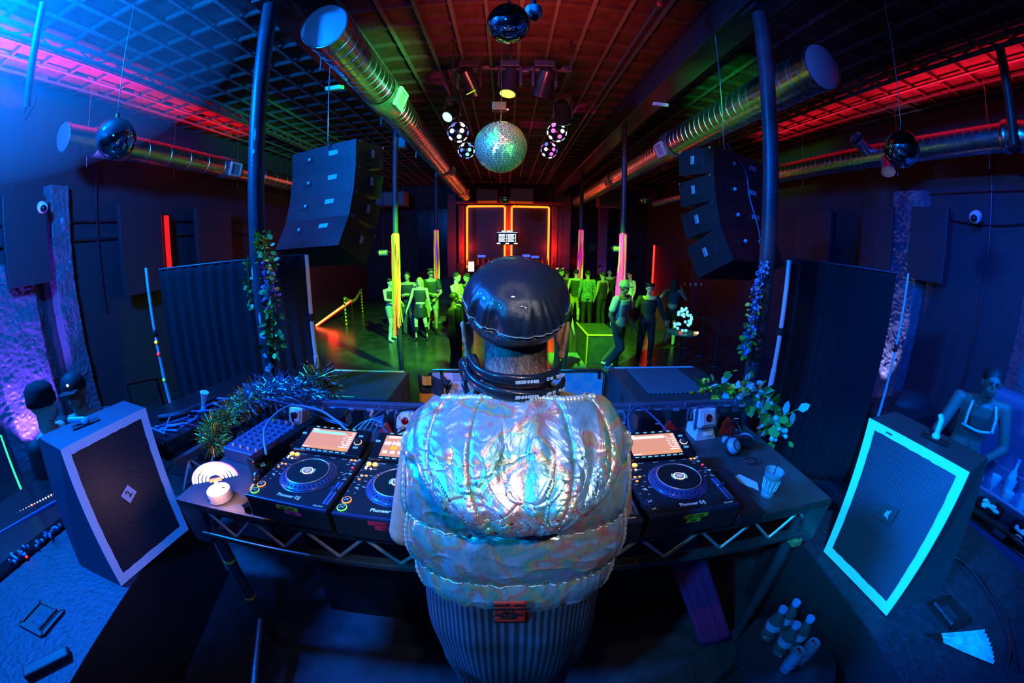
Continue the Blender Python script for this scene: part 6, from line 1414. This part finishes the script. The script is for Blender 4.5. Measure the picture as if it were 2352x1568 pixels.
MB().lathe([(.09, 0), (.10, .12), (.08, .14)], c, n=20).build('housing', m_black, t, True); MB().lathe([(.07, .141), (.001, .145)], c, n=20, caps=False).build('lens', lg('lav', (.8, .7, 1), 5), t)

# streamers on the posts
def streamers(label, x, y, r, ztop, zbot, cols, seed, n):
    t = thing('streamers', label, 'streamers', (x, y, zbot), 0, 'bundles of streamers tied to the posts'); rs = random.Random(seed)
    MB().lathe([(r+.01, -.03), (r+.02, 0), (r+.01, .03)], (x, y, ztop), n=20, caps=False).build('tie_band', cols[0], t, True)
    for k in range(n):
        a = -PI+PI*(k+.5)/n+rs.uniform(-.1, .1); L = ztop-zbot-rs.uniform(0, .35); w = .020+.018*rs.random(); c0, s0 = math.cos(a), math.sin(a); ph = rs.random()*6; tg = V3(-s0, c0, 0)
        def f(u, v, a=a, L=L, w=w): rr = r+.02+.03*math.sin(v*3+ph)*v+.02*v; return V3(x+rr*c0, y+rr*s0, ztop-L*v)+tg*(w*(u-.5)*2*(.6+.4*math.cos(v*9+ph))+.03*math.sin(v*5+ph)*v)
        o = MB().grid(f, 3, 26).build('streamer', cols[k % len(cols)], t, 'all')
    return t
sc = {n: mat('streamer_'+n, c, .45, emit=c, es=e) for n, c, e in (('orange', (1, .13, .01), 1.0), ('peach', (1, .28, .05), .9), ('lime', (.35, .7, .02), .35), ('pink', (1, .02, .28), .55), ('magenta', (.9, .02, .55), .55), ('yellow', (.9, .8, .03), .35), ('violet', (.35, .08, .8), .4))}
streamers('orange and lime streamers hanging on the post left of the trio', -2.1, 7.07, .055, 2.07, .12, [sc['orange'], sc['orange'], sc['peach'], sc['peach'], sc['lime'], sc['lime']], 1, 12)
streamers('pink and lime streamers hanging on the post behind the man in the cap', 2.33, 7.35, .055, 2.12, .15, [sc['pink'], sc['lime'], sc['magenta'], sc['magenta'], sc['pink'], sc['pink']], 2, 12)
streamers('violet and yellow streamers on the far post right of the trio', -2.25, 12.2, .06, 2.35, .35, [sc['magenta'], sc['violet'], sc['yellow'], sc['yellow'], sc['orange']], 3, 10)
streamers('pink and yellow streamers on the far post above the crowd', 2.4, 12.0, .06, 2.38, .45, [sc['pink'], sc['yellow'], sc['magenta'], sc['pink']], 4, 9)
MB().bbox((-2.25, 12.2, FLZ+.05), (.9, .9, .10), .03).build('post_plinth', mat('plinth', (.1, .12, .1), .6), None)
tag(bpy.data.objects['post_plinth'], 'low square plinth around the far post behind the trio', 'plinth')

# riser box with yellow taped edges, floor sheet
gb = thing('riser_box', 'green-lit go-go riser box with yellow taped edges beside the man in the cap', 'box', (2.1, 8.2, FLZ))
x0, x1, y0, y1, zt = 1.75, 2.45, 7.62, 8.9, .0
MB().bbox(((x0+x1)/2, (y0+y1)/2, (zt+FLZ)/2), (x1-x0, y1-y0, zt-FLZ), .008).build('body', mat('riser_green', (.045, .075, .03), .6, noise_amt=.4, nscale=7), gb)
mb = MB(); mb.bar((x0, y0, zt), (x0, y1, zt), .03); mb.bar((x0, y0, zt), (x1, y0, zt), .03); mb.bar((x0, y0, zt), (x0, y0, FLZ), .02)
each(mb, 'edge_tape', mat('edge_yellow', (.95, .5, .03), .5), gb)
tag(MB().bbox((1.33, 7.5, FLZ+.012), (.75, 1.9, .024), .005).build('floor_sheet', mat('sheet_mint', (.16, .24, .22), .5)), 'pale mint sheet on the floor left of the riser box', 'floor sheet')
# striped chain barrier and the red tube on the left
my = mat('chain_yellow', (.95, .65, .02), .5)
def chain_post(px, py, ztop):
    p = atz(px, py, FLZ); t = thing('chain_post', 'black and yellow striped post '+('nearer the red tube' if px < 800 else 'farther back by the dark door'), 'barrier post', p, 0, 'striped chain posts')
    MB().cyl(p, p+V3(0, 0, 1.0), .03, n=12).build('shaft', m_black, t, True); mb = MB()
    for k in range(8): mb.cyl(p+V3(0, 0, .03+.12*k), p+V3(0, 0, .10+.12*k), .0315, n=12)
    each(mb, 'yellow_stripe', my, t, True); return p
pa_, pb_ = chain_post(796, 748, 0), chain_post(833, 718, 0); ch = thing('plastic_chain', 'yellow and black plastic chain sagging between the striped posts', 'chain', (pa_+pb_)/2+V3(0, 0, .7)); mb = MB()
for k in range(28):
    q = k/27; p = pa_.lerp(pb_, q)+V3(0, 0, .95-.28*math.sin(PI*q)); mb.tube([p+V3(.03*math.cos(a), .0, .045*math.sin(a)) for a in [2*PI*j/8 for j in range(8)]], .010, 5, True)
lk = each(mb, 'chain_link', my, ch, True)
for o in lk[::2]: o.data.materials[0] = m_black
pa2 = atz(725, 748, FLZ+.03); pb2 = aty(806, 690, 12.3); t = thing('neon_tube_light', 'glowing red tube light sloping up beside the striped chain posts', 'light', pa2)
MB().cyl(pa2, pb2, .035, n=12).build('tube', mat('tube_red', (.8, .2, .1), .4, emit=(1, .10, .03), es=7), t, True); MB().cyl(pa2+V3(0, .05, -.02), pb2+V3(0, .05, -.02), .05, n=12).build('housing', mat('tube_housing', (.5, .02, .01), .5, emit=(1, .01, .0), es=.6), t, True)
MB().cyl(pb2+V3(0, .05, -.03), (pb2.x, pb2.y+.05, FLZ), .02, n=8).build('stand', m_black, t)
lamp('POINT', (pa2+pb2)/2+V3(0, -.2, .1), (1, .03, .01), 8, size=.2)
# stanchions with belts at the right
def stanchion(px, py, l):
    p = atz(px, py, FLZ); t = thing('stanchion', l, 'stanchion', p, 0, 'black belt stanchions')
    MB().lathe([(.17, 0), (.16, .02), (.03, .04), (.025, .06), (.025, .93), (.035, .94), (.035, 1.0), (.01, 1.01)], p, n=20).build('post', m_steel, t, True); return p
s1, s2 = stanchion(1571, 797, 'black belt stanchion in front of the led sculpture'), stanchion(1640, 838, 'black belt stanchion nearest the right subwoofer'); s3 = stanchion(1606, 815, 'black belt stanchion between the other two on the right')
for a, b_, l in ((s1, s3, 'black belt between the two farther stanchions'), (s3, s2, 'black belt between the two nearer stanchions')): tag(MB().prism([a+V3(0, 0, .95), b_+V3(0, 0, .95), b_+V3(0, 0, .90), a+V3(0, 0, .90)], (0, .006, 0)).build('belt', m_black), l, 'belt')
# led sculpture on a little table
p = atz(1567, 762, FLZ+.75); t = thing('led_sculpture', 'glowing teal tree-shaped sculpture of small balls at the right', 'sculpture', p); rs = random.Random(6); mb = MB()
for k in range(34): a, z = rs.random()*2*PI, rs.random(); rr = .05+.16*math.sin(PI*min(1, z*.75+.25)); mb.ball(p+V3(rr*math.cos(a), rr*math.sin(a)*.7, .05+.50*z), .035, 10, 6)
each(mb, 'glow_ball', mat('ball_teal', (.3, .8, .8), .3, emit=(.25, .85, .85), es=.9), t, True)
tb2 = thing('small_table', 'small round table under the led sculpture with coloured lights', 'table', (p.x, p.y, FLZ)); MB().lathe([(.36, -.03), (.37, 0)], p, n=28).build('table_top', mat('glass_green', (.1, .35, .2), .2), tb2, True)
MB().cyl((p.x, p.y, FLZ), p-V3(0, 0, .03), .03, n=12).build('pedestal', m_steel, tb2, True)
for k, (dx, c_) in enumerate(((-.15, 'pink'), (.28, 'white'), (.22, 'orange'))): tag(MB().ball(p+V3(dx, -.2, .03), .03, 10, 8).build('candle_light', m_led.get(c_, m_led['red']), smooth=True), ['pink candle light on the small round table', 'white candle light on the small round table', 'orange candle light on the small round table'][k], 'candle light', 'candle lights on the small table')
# small green screens / blue haze lamp lens seen on the left wall, stair rail
t = thing('hand_rail', 'black stair rail and step at the left behind the equipment rack', 'rail', (-4.6, 3.3, FLZ)); a_, b_ = atd(290, 882, 5.2), atd(360, 868, 5.6); mb = MB(); mb.cyl(a_, b_, .02, n=8); mb.cyl(a_, (a_.x, a_.y, FLZ), .02, n=8); mb.cyl(b_, (b_.x, b_.y, FLZ), .02, n=8); each(mb, 'rail_tube', m_black, t, True)
MB().cyl(atd(2, 1000, 3.2), atd(48, 1122, 2.6), .006, n=8).build('laser_line_rod', mat('rod_green', (.1, .4, .1), .4, emit=(.05, 1, .2), es=.8), None); tag(bpy.data.objects['laser_line_rod'], 'green laser line built as a thin glowing rod at the far left beside the person in the beanie', 'rod')  # green laser line put in as a thin glowing rod
# equipment rack table left behind the monitor
t = thing('equipment_table', 'truss-edged side table with turntable gear beyond the left monitor', 'table', (-2.0, 1.9, 0)); R = Matrix.Rotation(.22, 3, 'Z')
MB().bbox((-1.93, 1.88, .88), (.75, 1.15, .05), .008, Matrix.Rotation(-.30, 3, 'Z')).build('table_top', m_blackg, t)
for (x, y) in ((-2.35, 1.45), (-1.5, 1.6), (-2.3, 2.35), (-1.6, 2.4)): MB().cyl((x, y, 0), (x, y, .86), .02, n=10).build('leg', m_steel, t, True)
e0, e1 = atz(400, 1065, .92), atz(575, 965, .92); mb = MB(); mb.bar(e0, e1, .035); mb.bar(e0-V3(0, 0, .16), e1-V3(0, 0, .16), .03); each(mb, 'truss_chord', m_truss, t); mb = MB()
for k in range(6): q0, q1 = e0.lerp(e1, k/6), e0.lerp(e1, (k+1)/6); mb.cyl(q0-V3(0, 0, .02 if k % 2 else .15), q1-V3(0, 0, .15 if k % 2 else .02), .007, n=8)
each(mb, 'truss_rod', m_rod, t, True)
for (px, py, w, d, l) in ((400, 990, .34, .30, 'black turntable unit with small knobs on the side table'), (490, 945, .36, .34, 'black flat case on the side table nearer the left post')): 
    c = atz(px, py, .94); q = thing('gear_unit', l, 'equipment', c, 0, 'gear on the side table'); MB().bbox(c, (w, d, .07), .01, Matrix.Rotation(-.3, 3, 'Z')).build('body', m_blackg, q); mb = MB(); rs = random.Random(px)
    for k in range(10): mb.cyl(c+V3(rs.uniform(-.4, .4)*w, rs.uniform(-.4, .4)*d, .035), c+V3(0, 0, 0)+V3(rs.uniform(-.4, .4)*w, rs.uniform(-.4, .4)*d, .05), .006, n=8)
    each(mb, 'knob', mat('knob_blue'), q, True)
MB().tube(spline([atz(365, 960, .99), atz(430, 945, .99), atz(495, 915, 1.0)]), .02, 10).build('silver_arm', m_steel, None, True); tag(bpy.data.objects['silver_arm'], 'long silver padded arm along the far edge of the side table', 'arm')
c = atz(466, 945, .96); wc = thing('white_cloth', 'small crumpled white and mint cloth standing on the side table', 'cloth', c); MB().lathe([(.028, 0), (.008, .04), (.010, .05), (.020, .10), (.030, .13)], c, (.35, .1, 1), 7).build('cloth', mat('cloth_mint', (.6, .8, .8), .6, bump=.4, bscale=60), wc, True)
cable([atz(412, 972, .99), atz(455, 980, 1.0), atz(462, 1010, .99), atz(455, 1030, .97)], .003, mat('cable_red', (.7, .02, .03), .4), 'thin red cable curling off the side table')
# right corner: bar station with glasses, sofa
m_sofa = mat('sofa_leather', (.12, .18, .30), .35)
sf = thing('sofa', 'blue-lit leather sofa at the right edge behind the glass station', 'sofa', (5.3, 1.25, FLZ))
MB().bbox((5.15, 1.0, -.35), (.85, 2.0, .50), .06).build('seat', m_sofa, sf); MB().bbox((5.75, 1.0, .15), (.30, 2.1, 1.35), .08).build('backrest', m_sofa, sf); MB().bbox((5.2, 1.98, -.15), (.9, .2, .7), .06).build('armrest', m_sofa, sf)
tr = thing('bar_station', 'steel bar station with a glass well at the right edge', 'bar station', (3.9, .6, FLZ)); m_tray = mat('tray_steel', (.15, .25, .4), .3, metal=.7)
ZT = .40; MB().bbox((3.95, .55, ZT-.12), (.72, 1.5, .03), .006).build('well_floor', m_tray, tr)
for x in (3.60, 3.63, 4.30): MB().bbox((x, .55, ZT-.05), (.02, 1.5, .16), .004).build('well_wall', m_tray, tr)
for y in (-.2, 1.3): MB().bbox((3.95, y, -.17), (.68, .03, .96), .004).build('station_side', m_steel, tr)
MB().bbox((3.28, .55, ZT-.02), (.05, 1.5, .03), .004).build('front_rail', m_steel, tr); MB().bbox((3.45, .55, ZT-.09), (.36, 1.5, .02), .004).build('front_shelf', m_blackg, tr)
m_gl = mat('clear_glass', (.75, .92, 1), .12, trans=.35)
gd = ('at the far end of the glass well', 'second from the far end of the glass well', 'third from the far end of the glass well', 'behind the middle of the glass well', 'in front of the middle of the glass well', 'beside the front rim of the glass well', 'near the right edge of the picture in the glass well', 'farthest right in the glass well')
for k in range(8):
    x, y = 3.74+.17*(k % 3), 1.12-.10*k; g = thing('drinking_glass', 'clear glass '+gd[k], 'glass', (x, y, ZT-.105), 0, 'glasses in the bar station')
    MB().lathe([(.033, 0), (.035, .004), (.007, .012), (.007, .06), (.042, .11), (.046, .17), (.043, .17), (.038, .112), (.001, .07)] if k % 2 else [(.036, 0), (.045, .15), (.042, .15), (.033, .008), (.001, .008)], (0, 0, 0), n=20, caps=False).build('bowl', m_gl, g, True, world=False)
for k, (x, y, h) in enumerate(((3.72, 1.20, .30), (4.15, .95, .28), (4.12, .30, .30))):
    g = thing('liquor_bottle', ['tall clear bottle at the far end of the glass well', 'shorter clear bottle at the back of the glass well', 'tall clear bottle at the near end of the glass well'][k], 'bottle', (x, y, ZT-.105), 0, 'bottles in the bar station'); MB().lathe([(.036, 0), (.040, .01), (.040, h*.6), (.015, h*.76), (.015, h)], (0, 0, 0), n=20).build('body', m_gl, g, True, world=False); MB().lathe([(.017, h), (.017, h+.025)], (0, 0, 0), n=14).build('cap', m_capb, g, True, world=False)
for k, y in enumerate((.84, .52)):
    g = thing('garnish_bowl', ['black bowl of garnishes on the front shelf beside the speaker', 'black bowl with a horseshoe mark nearest the right edge'][k], 'bowl', (3.42, y, ZT-.08), 0, 'bowls on the front shelf'); MB().lathe([(.05, 0), (.10, .02), (.125, .10), (.118, .10), (.09, .025), (.001, .015)], (0, 0, 0), n=28, caps=False).build('bowl', m_blackg, g, True, world=False); mb = MB(); rs = random.Random(k)
    for j_ in range(10): mb.ball((rs.uniform(-.07, .07), rs.uniform(-.07, .07), .075+.015*rs.random()), (.034, .016, .016), 8, 6, Matrix.Rotation(rs.random()*3, 3, 'Z'))
    each(mb, 'garnish', mat('garnish_pale', (.7, .85, .85), .4), g, True, False)
    if k: MB().tube([(-.118+.0*q, .03*math.cos(q), .055+.03*math.sin(q)) for q in [-.9+.4*i_ for i_ in range(13)]], .006, 6).build('horseshoe_mark', mat('garnish_pale', (.7, .85, .85), .4), g, True, world=False)
jt = MB().grid(lambda u, v: V3(4.6+.9*u+.02*math.sin(v*20), 2.25-.25*u, -.1+.42*math.sin(PI*u)**.5*(1-.7*v)*1.0+.35), 20, 12)
cj = thing('draped_table', 'low table draped with a black cloth beside the dancer', 'table', (4.7, 2.65, FLZ)); MB().bbox((4.75, 2.7, -.12), (1.1, .6, 1.0), .08).build('cloth_body', m_black, cj); MB().ball((4.9, 2.65, .38), (.35, .22, .16), 20, 12).build('heap', mat('heap_black', (.012, .014, .02), .7), cj, 'all')
# ================================================================== PEOPLE
S_mid, S_dark, S_pale = skin((.50, .30, .20), 'mid'), skin((.18, .10, .07), 'dark'), skin((.72, .50, .40), 'pale')
H_dk, H_bl = mat('hair_black', (.02, .015, .012), .6), mat('hair_blonde', (.55, .38, .15), .5)
C = lambda n, c, r=.7: mat('cloth_'+n, c, r, bump=.1, bscale=60)
def at_floor(px, py): return atz(px, py, FLZ)
def legs_(sp=.12, fwd=.0, kn=0): return {-1: (V3(-sp*.9, -.04-kn, .50), V3(-sp, .03-fwd, .08)), 1: (V3(sp*.9, -.03, .50), V3(sp, .05+fwd, .08))}
def bag(t, M, hd, sh, arms, legs): pass
p = at_floor(903, 781); person('woman in dark shorts and white boots beside the orange streamers', p, .9, 1.68, S_pale, H_dk, 'crop', C('dark1', (.03, .03, .03)), 'shorts', C('teal', (.2, .3, .3)), mat('boot_white', (.8, .8, .75), .4), arms={-1: (V3(-.26, -.14, 1.20), V3(-.10, -.32, 1.16)), 1: (V3(.26, -.02, 1.15), V3(.24, -.20, 1.05))}, legs={-1: (V3(-.10, -.10, .50), V3(-.14, -.06, .08)), 1: (V3(.10, .04, .50), V3(.14, .16, .08))}, facing_hair='full', boots=.22)
p = at_floor(941, 770); person('man with a moustache in a dark harness top standing behind the woman in the skirt', p, .1, 1.80, S_mid, H_dk, 'vest', C('black', (.02, .02, .025)), 'trousers', C('denim', (.05, .07, .10)), m_black, arms={-1: (V3(-.27, -.02, 1.14), V3(-.12, -.24, 1.16)), 1: (V3(.27, -.06, 1.15), V3(.08, -.26, 1.18))}, legs=legs_(.11, .05))
p = at_floor(969, 780); person('blonde woman in a crop top, leather skirt and black boots', p, -.05, 1.68, S_pale, H_bl, 'crop', C('black2', (.03, .035, .03)), 'skirt', mat('leather_skirt', (.03, .035, .03), .3), mat('boot_black', (.015, .015, .015), .3), arms={-1: (V3(-.27, -.06, 1.12), V3(-.34, -.18, .88)), 1: (V3(.24, -.02, 1.14), V3(.28, .02, .92))}, legs=legs_(.15, .04), facing_hair='long', boots=.55)
p = at_floor(994, 768); person('tall man in sunglasses and a dark shirt with an arm round the blonde woman', p, .35, 1.88, S_mid, H_dk, 'tee', C('green_black', (.025, .04, .03)), 'shorts', C('khaki', (.35, .36, .22)), m_black, arms={-1: (V3(-.24, -.16, 1.16), V3(-.02, -.30, 1.12)), 1: (V3(.25, -.04, 1.12), V3(.08, -.22, 1.0))}, legs=legs_(.12, .03), facing_hair='full', extras=lambda t, M, hd, sh, a, l: MB(M).bbox(hd+V3(0, -.092, .004), (.12, .02, .034), .006).build('sunglasses', m_blackg, t, world=False))
p = at_floor(1052, 792); person('shirtless man turned right, left of the cap of the DJ', p, 1.15, 1.84, S_pale, H_dk, None, None, 'trousers', C('black3', (.015, .015, .015)), m_black, arms={-1: (V3(-.26, -.12, 1.18), V3(-.08, -.28, 1.22)), 1: (V3(.27, -.05, 1.14), V3(.12, -.26, 1.05))}, legs=legs_())
p = at_floor(1075, 775); person('person in black with a lit shoulder next to the shirtless man', p, -1.0, 1.76, S_mid, H_dk, 'vest', C('black4', (.015, .015, .015)), 'trousers', C('black3', (.015, .015, .015)), m_black)
# right side
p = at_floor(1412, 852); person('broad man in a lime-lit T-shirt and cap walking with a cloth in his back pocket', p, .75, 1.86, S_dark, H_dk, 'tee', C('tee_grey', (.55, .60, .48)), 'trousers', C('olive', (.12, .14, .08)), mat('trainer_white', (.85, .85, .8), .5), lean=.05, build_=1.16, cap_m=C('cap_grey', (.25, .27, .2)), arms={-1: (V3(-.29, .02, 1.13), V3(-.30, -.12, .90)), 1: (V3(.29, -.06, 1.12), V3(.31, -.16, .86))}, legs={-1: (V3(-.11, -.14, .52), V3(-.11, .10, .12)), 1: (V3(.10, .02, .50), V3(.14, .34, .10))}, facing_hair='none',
    extras=lambda t, M, hd, sh, a, l: MB(M).grid(lambda u, v: V3(.10+.10*u+.02*v, .135+.02*math.sin(u*5), .98-.24*v), 6, 10).build('pocket_cloth', mat('white_rag', (.85, .85, .75), .6), t, 'all', world=False))
p = at_floor(1484, 872); p = atd(1490, 700, 8.3); p.z = FLZ; person('dark-haired man in a black shirt holding a can and facing the booth', p, -.30, 1.80, S_pale, H_dk, 'long', C('black5', (.010, .012, .022)), 'trousers', C('black6', (.010, .012, .02)), m_black, facing_hair='full', arms={-1: (V3(-.30, -.04, 1.16), V3(-.33, -.22, 1.26)), 1: (V3(.30, -.03, 1.14), V3(.36, -.20, 1.02))}, legs=legs_(.13, .04),
    extras=lambda t, M, hd, sh, a, l: MB(M).cyl(a[-1][1]+V3(0, -.09, .0), a[-1][1]+V3(0, -.09, .15), .032, n=16).build('held_can', mat('can_steel', (.5, .6, .8), .3, metal=.8), t, True, world=False))
p = at_floor(1345, 752); person('person in a patterned teal shirt seen from behind', p, PI+.1, 1.80, S_mid, H_dk, 'long', mat('pattern_teal', (.30, .50, .46), .6, noise_amt=.9, nscale=38, color2=(.02, .04, .04)), 'trousers', C('black3', (.015, .015, .015)), m_black)
p = at_floor(1319, 744); person('person in a dark tank top and yellow shorts seen from behind', p, PI-.2, 1.78, S_pale, H_dk, 'vest', C('tank', (.03, .05, .04)), 'shorts', C('yellow', (.75, .45, .03)), m_black)
p = at_floor(1378, 752); person('person in a black sleeveless top with bare arms, back turned', p, PI+.6, 1.78, S_mid, H_dk, 'vest', C('black4', (.015, .015, .015)), 'trousers', C('black3', (.015, .015, .015)), m_black)
for (px, d, rz, h, sk_, lab, tp, tm) in ((1377, 14.2, .1, 1.86, S_pale, 'bearded man facing the booth at the back of the crowd', 'tee', 'black4'), (1400, 13.0, -.4, 1.80, S_pale, 'man with a bright green-lit face, left of the pink streamers', 'tee', 'black4'), (1421, 13.4, .3, 1.82, S_pale, 'person with a glowing green face right behind the cap of the walking man', 'vest', 'black4'), (1287, 11.5, 1.2, 1.84, S_mid, 'short-haired man right of the cap of the DJ, looking left', 'vest', 'black4'), (1302, 12.6, 2.6, 1.74, S_mid, 'person with dark curly hair at the right of the DJ cap', 'tee', 'dark1'), (1244, 14.6, .2, 1.80, S_pale, 'far person whose lit face shows just over the DJ cap', 'tee', 'dark1'), (1447, 12.6, -1.2, 1.78, S_pale, 'person in white just right of the pink streamers', 'tee', 'white')):
    p = atd(px, 640, d); p.z = FLZ; person(lab, p, rz, h, sk_, H_dk, tp, C(tm, {'white': (.7, .7, .7)}.get(tm, (.02, .02, .02))), 'trousers', C('black3', (.015, .015, .015)), m_black, voxel=.014)
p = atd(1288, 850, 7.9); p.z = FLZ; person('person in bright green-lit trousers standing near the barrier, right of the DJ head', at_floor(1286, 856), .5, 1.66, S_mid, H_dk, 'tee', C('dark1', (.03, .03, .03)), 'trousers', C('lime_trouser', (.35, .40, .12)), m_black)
p = at_floor(1536, 790); person('person in a mesh top with raised arm, right of the red partition edge', p, 2.6, 1.80, S_mid, H_dk, 'crop', C('mesh', (.06, .05, .07)), 'shorts', C('black3', (.015, .015, .015)), mat('boot_mint', (.4, .6, .5), .4), arms={-1: (V3(-.34, -.06, 1.22), V3(-.22, -.10, 1.45)), 1: (V3(.34, -.02, 1.22), V3(.36, -.10, 1.0))}, boots=.3, facing_hair='long')
p = at_floor(1048, 862); person('dark figure low behind the left shoulder of the DJ', p, 2.2, 1.62, S_dark, H_dk, 'long', C('black3', (.015, .015, .015)), 'trousers', C('black3', (.015, .015, .015)), m_black)
# crew at the left, dancer at the right
def crew(px, py, d, rz, label, H, extras, **k):
    h_ = atd(px, py, d); s = H/1.75; person(label, V3(h_.x, h_.y, h_.z-1.645*s), rz, H, group='people at the sides of the booth', extras=extras, voxel=.009, **k)
def beanie(t, M, hd, sh, a, l):
    cb = MB(M); cb.lathe([(.088, -.01), (.094, .0), (.095, .035), (.090, .05), (.088, .09), (.06, .125), (.001, .14)], hd+V3(0, .012, .012), n=28, sy=1.12, caps=False); cb.build('beanie', mat('beanie_black', (.012, .012, .02), .9), t, 'all', world=False)
def ballcap(t, M, hd, sh, a, l):
    cb = MB(M); cb.lathe([(.090, .0), (.092, .03), (.075, .085), (.04, .11), (.001, .115)], hd+V3(0, .012, .02), n=28, sy=1.1, caps=False); cb.build('cap', mat('cap_black', (.012, .012, .02), .7), t, 'all', world=False)
    MB(M).bbox(hd+V3(0, -.13, .028), (.13, .10, .012), .005).build('cap_peak', mat('cap_black'), t, world=False); MB(M).ball(hd+V3(0, -.10, .075), .010, 8, 6).build('cap_badge', m_led['white'], t, True, world=False)
crew(95, 925, 3.3, PI/2+.55, 'person in a black beanie and jacket in profile at the left edge', 1.88, beanie, skin_m=S_pale, hair=H_dk, top='long', top_m=C('jacket_black', (.010, .010, .016)), bottom='trousers', bottom_m=C('black3', (.015, .015, .015)), shoe_m=m_black, facing_hair='none')
crew(172, 895, 3.5, .75, 'bearded person in a dark cap behind the left stage monitor', 1.86, ballcap, skin_m=S_mid, hair=H_dk, top='long', top_m=C('jacket_green', (.02, .03, .025)), bottom='trousers', bottom_m=C('black3', (.015, .015, .015)), shoe_m=m_black, facing_hair='none')
def harness(t, M, hd, sh, a, l):
    m_h = mat('harness_cyan', (.45, .75, .8), .4)
    for sd in (-1, 1):
        pts = [V3(sd*.10, -.22, 1.44), V3(sd*.12, -.275, 1.36), V3(sd*.12, -.285, 1.26)]; MB(M).tube(pts, .012, 8).build('harness_strap', m_h, t, True, world=False)
    MB(M).tube(spline([V3(-.14, -.26, 1.25), V3(0, -.292, 1.235), V3(.14, -.26, 1.25)]), .010, 8).build('harness_strap', m_h, t, True, world=False)
    cb = MB(M); cb.ball((0, -.03, .90), (.135, .125, .06), 20, 10); cb.ball((0, -.06, .86), (.06, .10, .07), 16, 10); link_mesh(fuse(cb, .01, 3), 'briefs', mat('briefs_cyan', (.4, .75, .85), .5), t)
    MB(M).lathe([(.046, -.02), (.047, .0), (.046, .02)], l[1][0]+V3(0, .0, -.02), n=20).build('knee_pad', C('kneepad', (.05, .1, .2)), t, True, world=False)
    MB(M).tube([a[1][1]+V3(.036*math.cos(q), -.01, .036*math.sin(q)) for q in [2*PI*j/12 for j in range(12)]], .010, 8, True).build('bracelet', mat('bracelet_cyan', (.5, .9, .95), .4, emit=(.1, .7, 1), es=.5), t, True, world=False)
hp_ = atd(2243, 872, 4.55); person('go-go dancer in a pale harness and briefs counting money by the right wall', V3(hp_.x+.02, hp_.y-.08, FLZ), -1.0, 1.93, skin((.26, .15, .11), 'dancer'), H_dk, None, None, None, None, m_black, lean=.14, head=(0, -.07, -.02), build_=1.12, voxel=.009, group='people at the sides of the booth',
    arms={-1: (V3(-.32, -.24, 1.14), V3(-.36, -.42, .92)), 1: (V3(.30, -.18, 1.12), V3(.08, -.38, 1.02))}, legs=legs_(.14, .04), extras=harness, boots=.2)
gs = thing('glow_stick', 'bent cyan glow stick behind the arm of the dancer', 'glow stick', atd(2230, 930, 4.4)); MB().tube(spline([atd(2206, 912, 4.9), atd(2220, 915, 4.9), atd(2238, 930, 4.9), atd(2260, 948, 4.9)]), .010, 8).build('stick', mat('glow_cyan', (.3, .8, .9), .4, emit=(.2, .85, 1), es=2), gs, True)
# ================================================================== thin stage haze around the blue lamp in the upper left
m = bpy.data.materials.new('stage_haze'); m.use_nodes = True; nt = m.node_tree; nt.nodes.remove(nt.nodes['Principled BSDF'])
vs_ = nt.nodes.new('ShaderNodeVolumeScatter'); vs_.inputs['Color'].default_value = (.8, .9, 1, 1); vs_.inputs['Density'].default_value = .035; vs_.inputs['Anisotropy'].default_value = .1
nt.links.new(vs_.outputs[0], nt.nodes['Material Output'].inputs['Volume'])
hz = MB().ball((-4.2, 1.2, 3.75), (2.6, 2.3, .95), 32, 20).build('haze', m, None, True)
tag(hz, 'thin blue haze glowing around the lamp in the upper left corner', 'haze', kind='stuff')
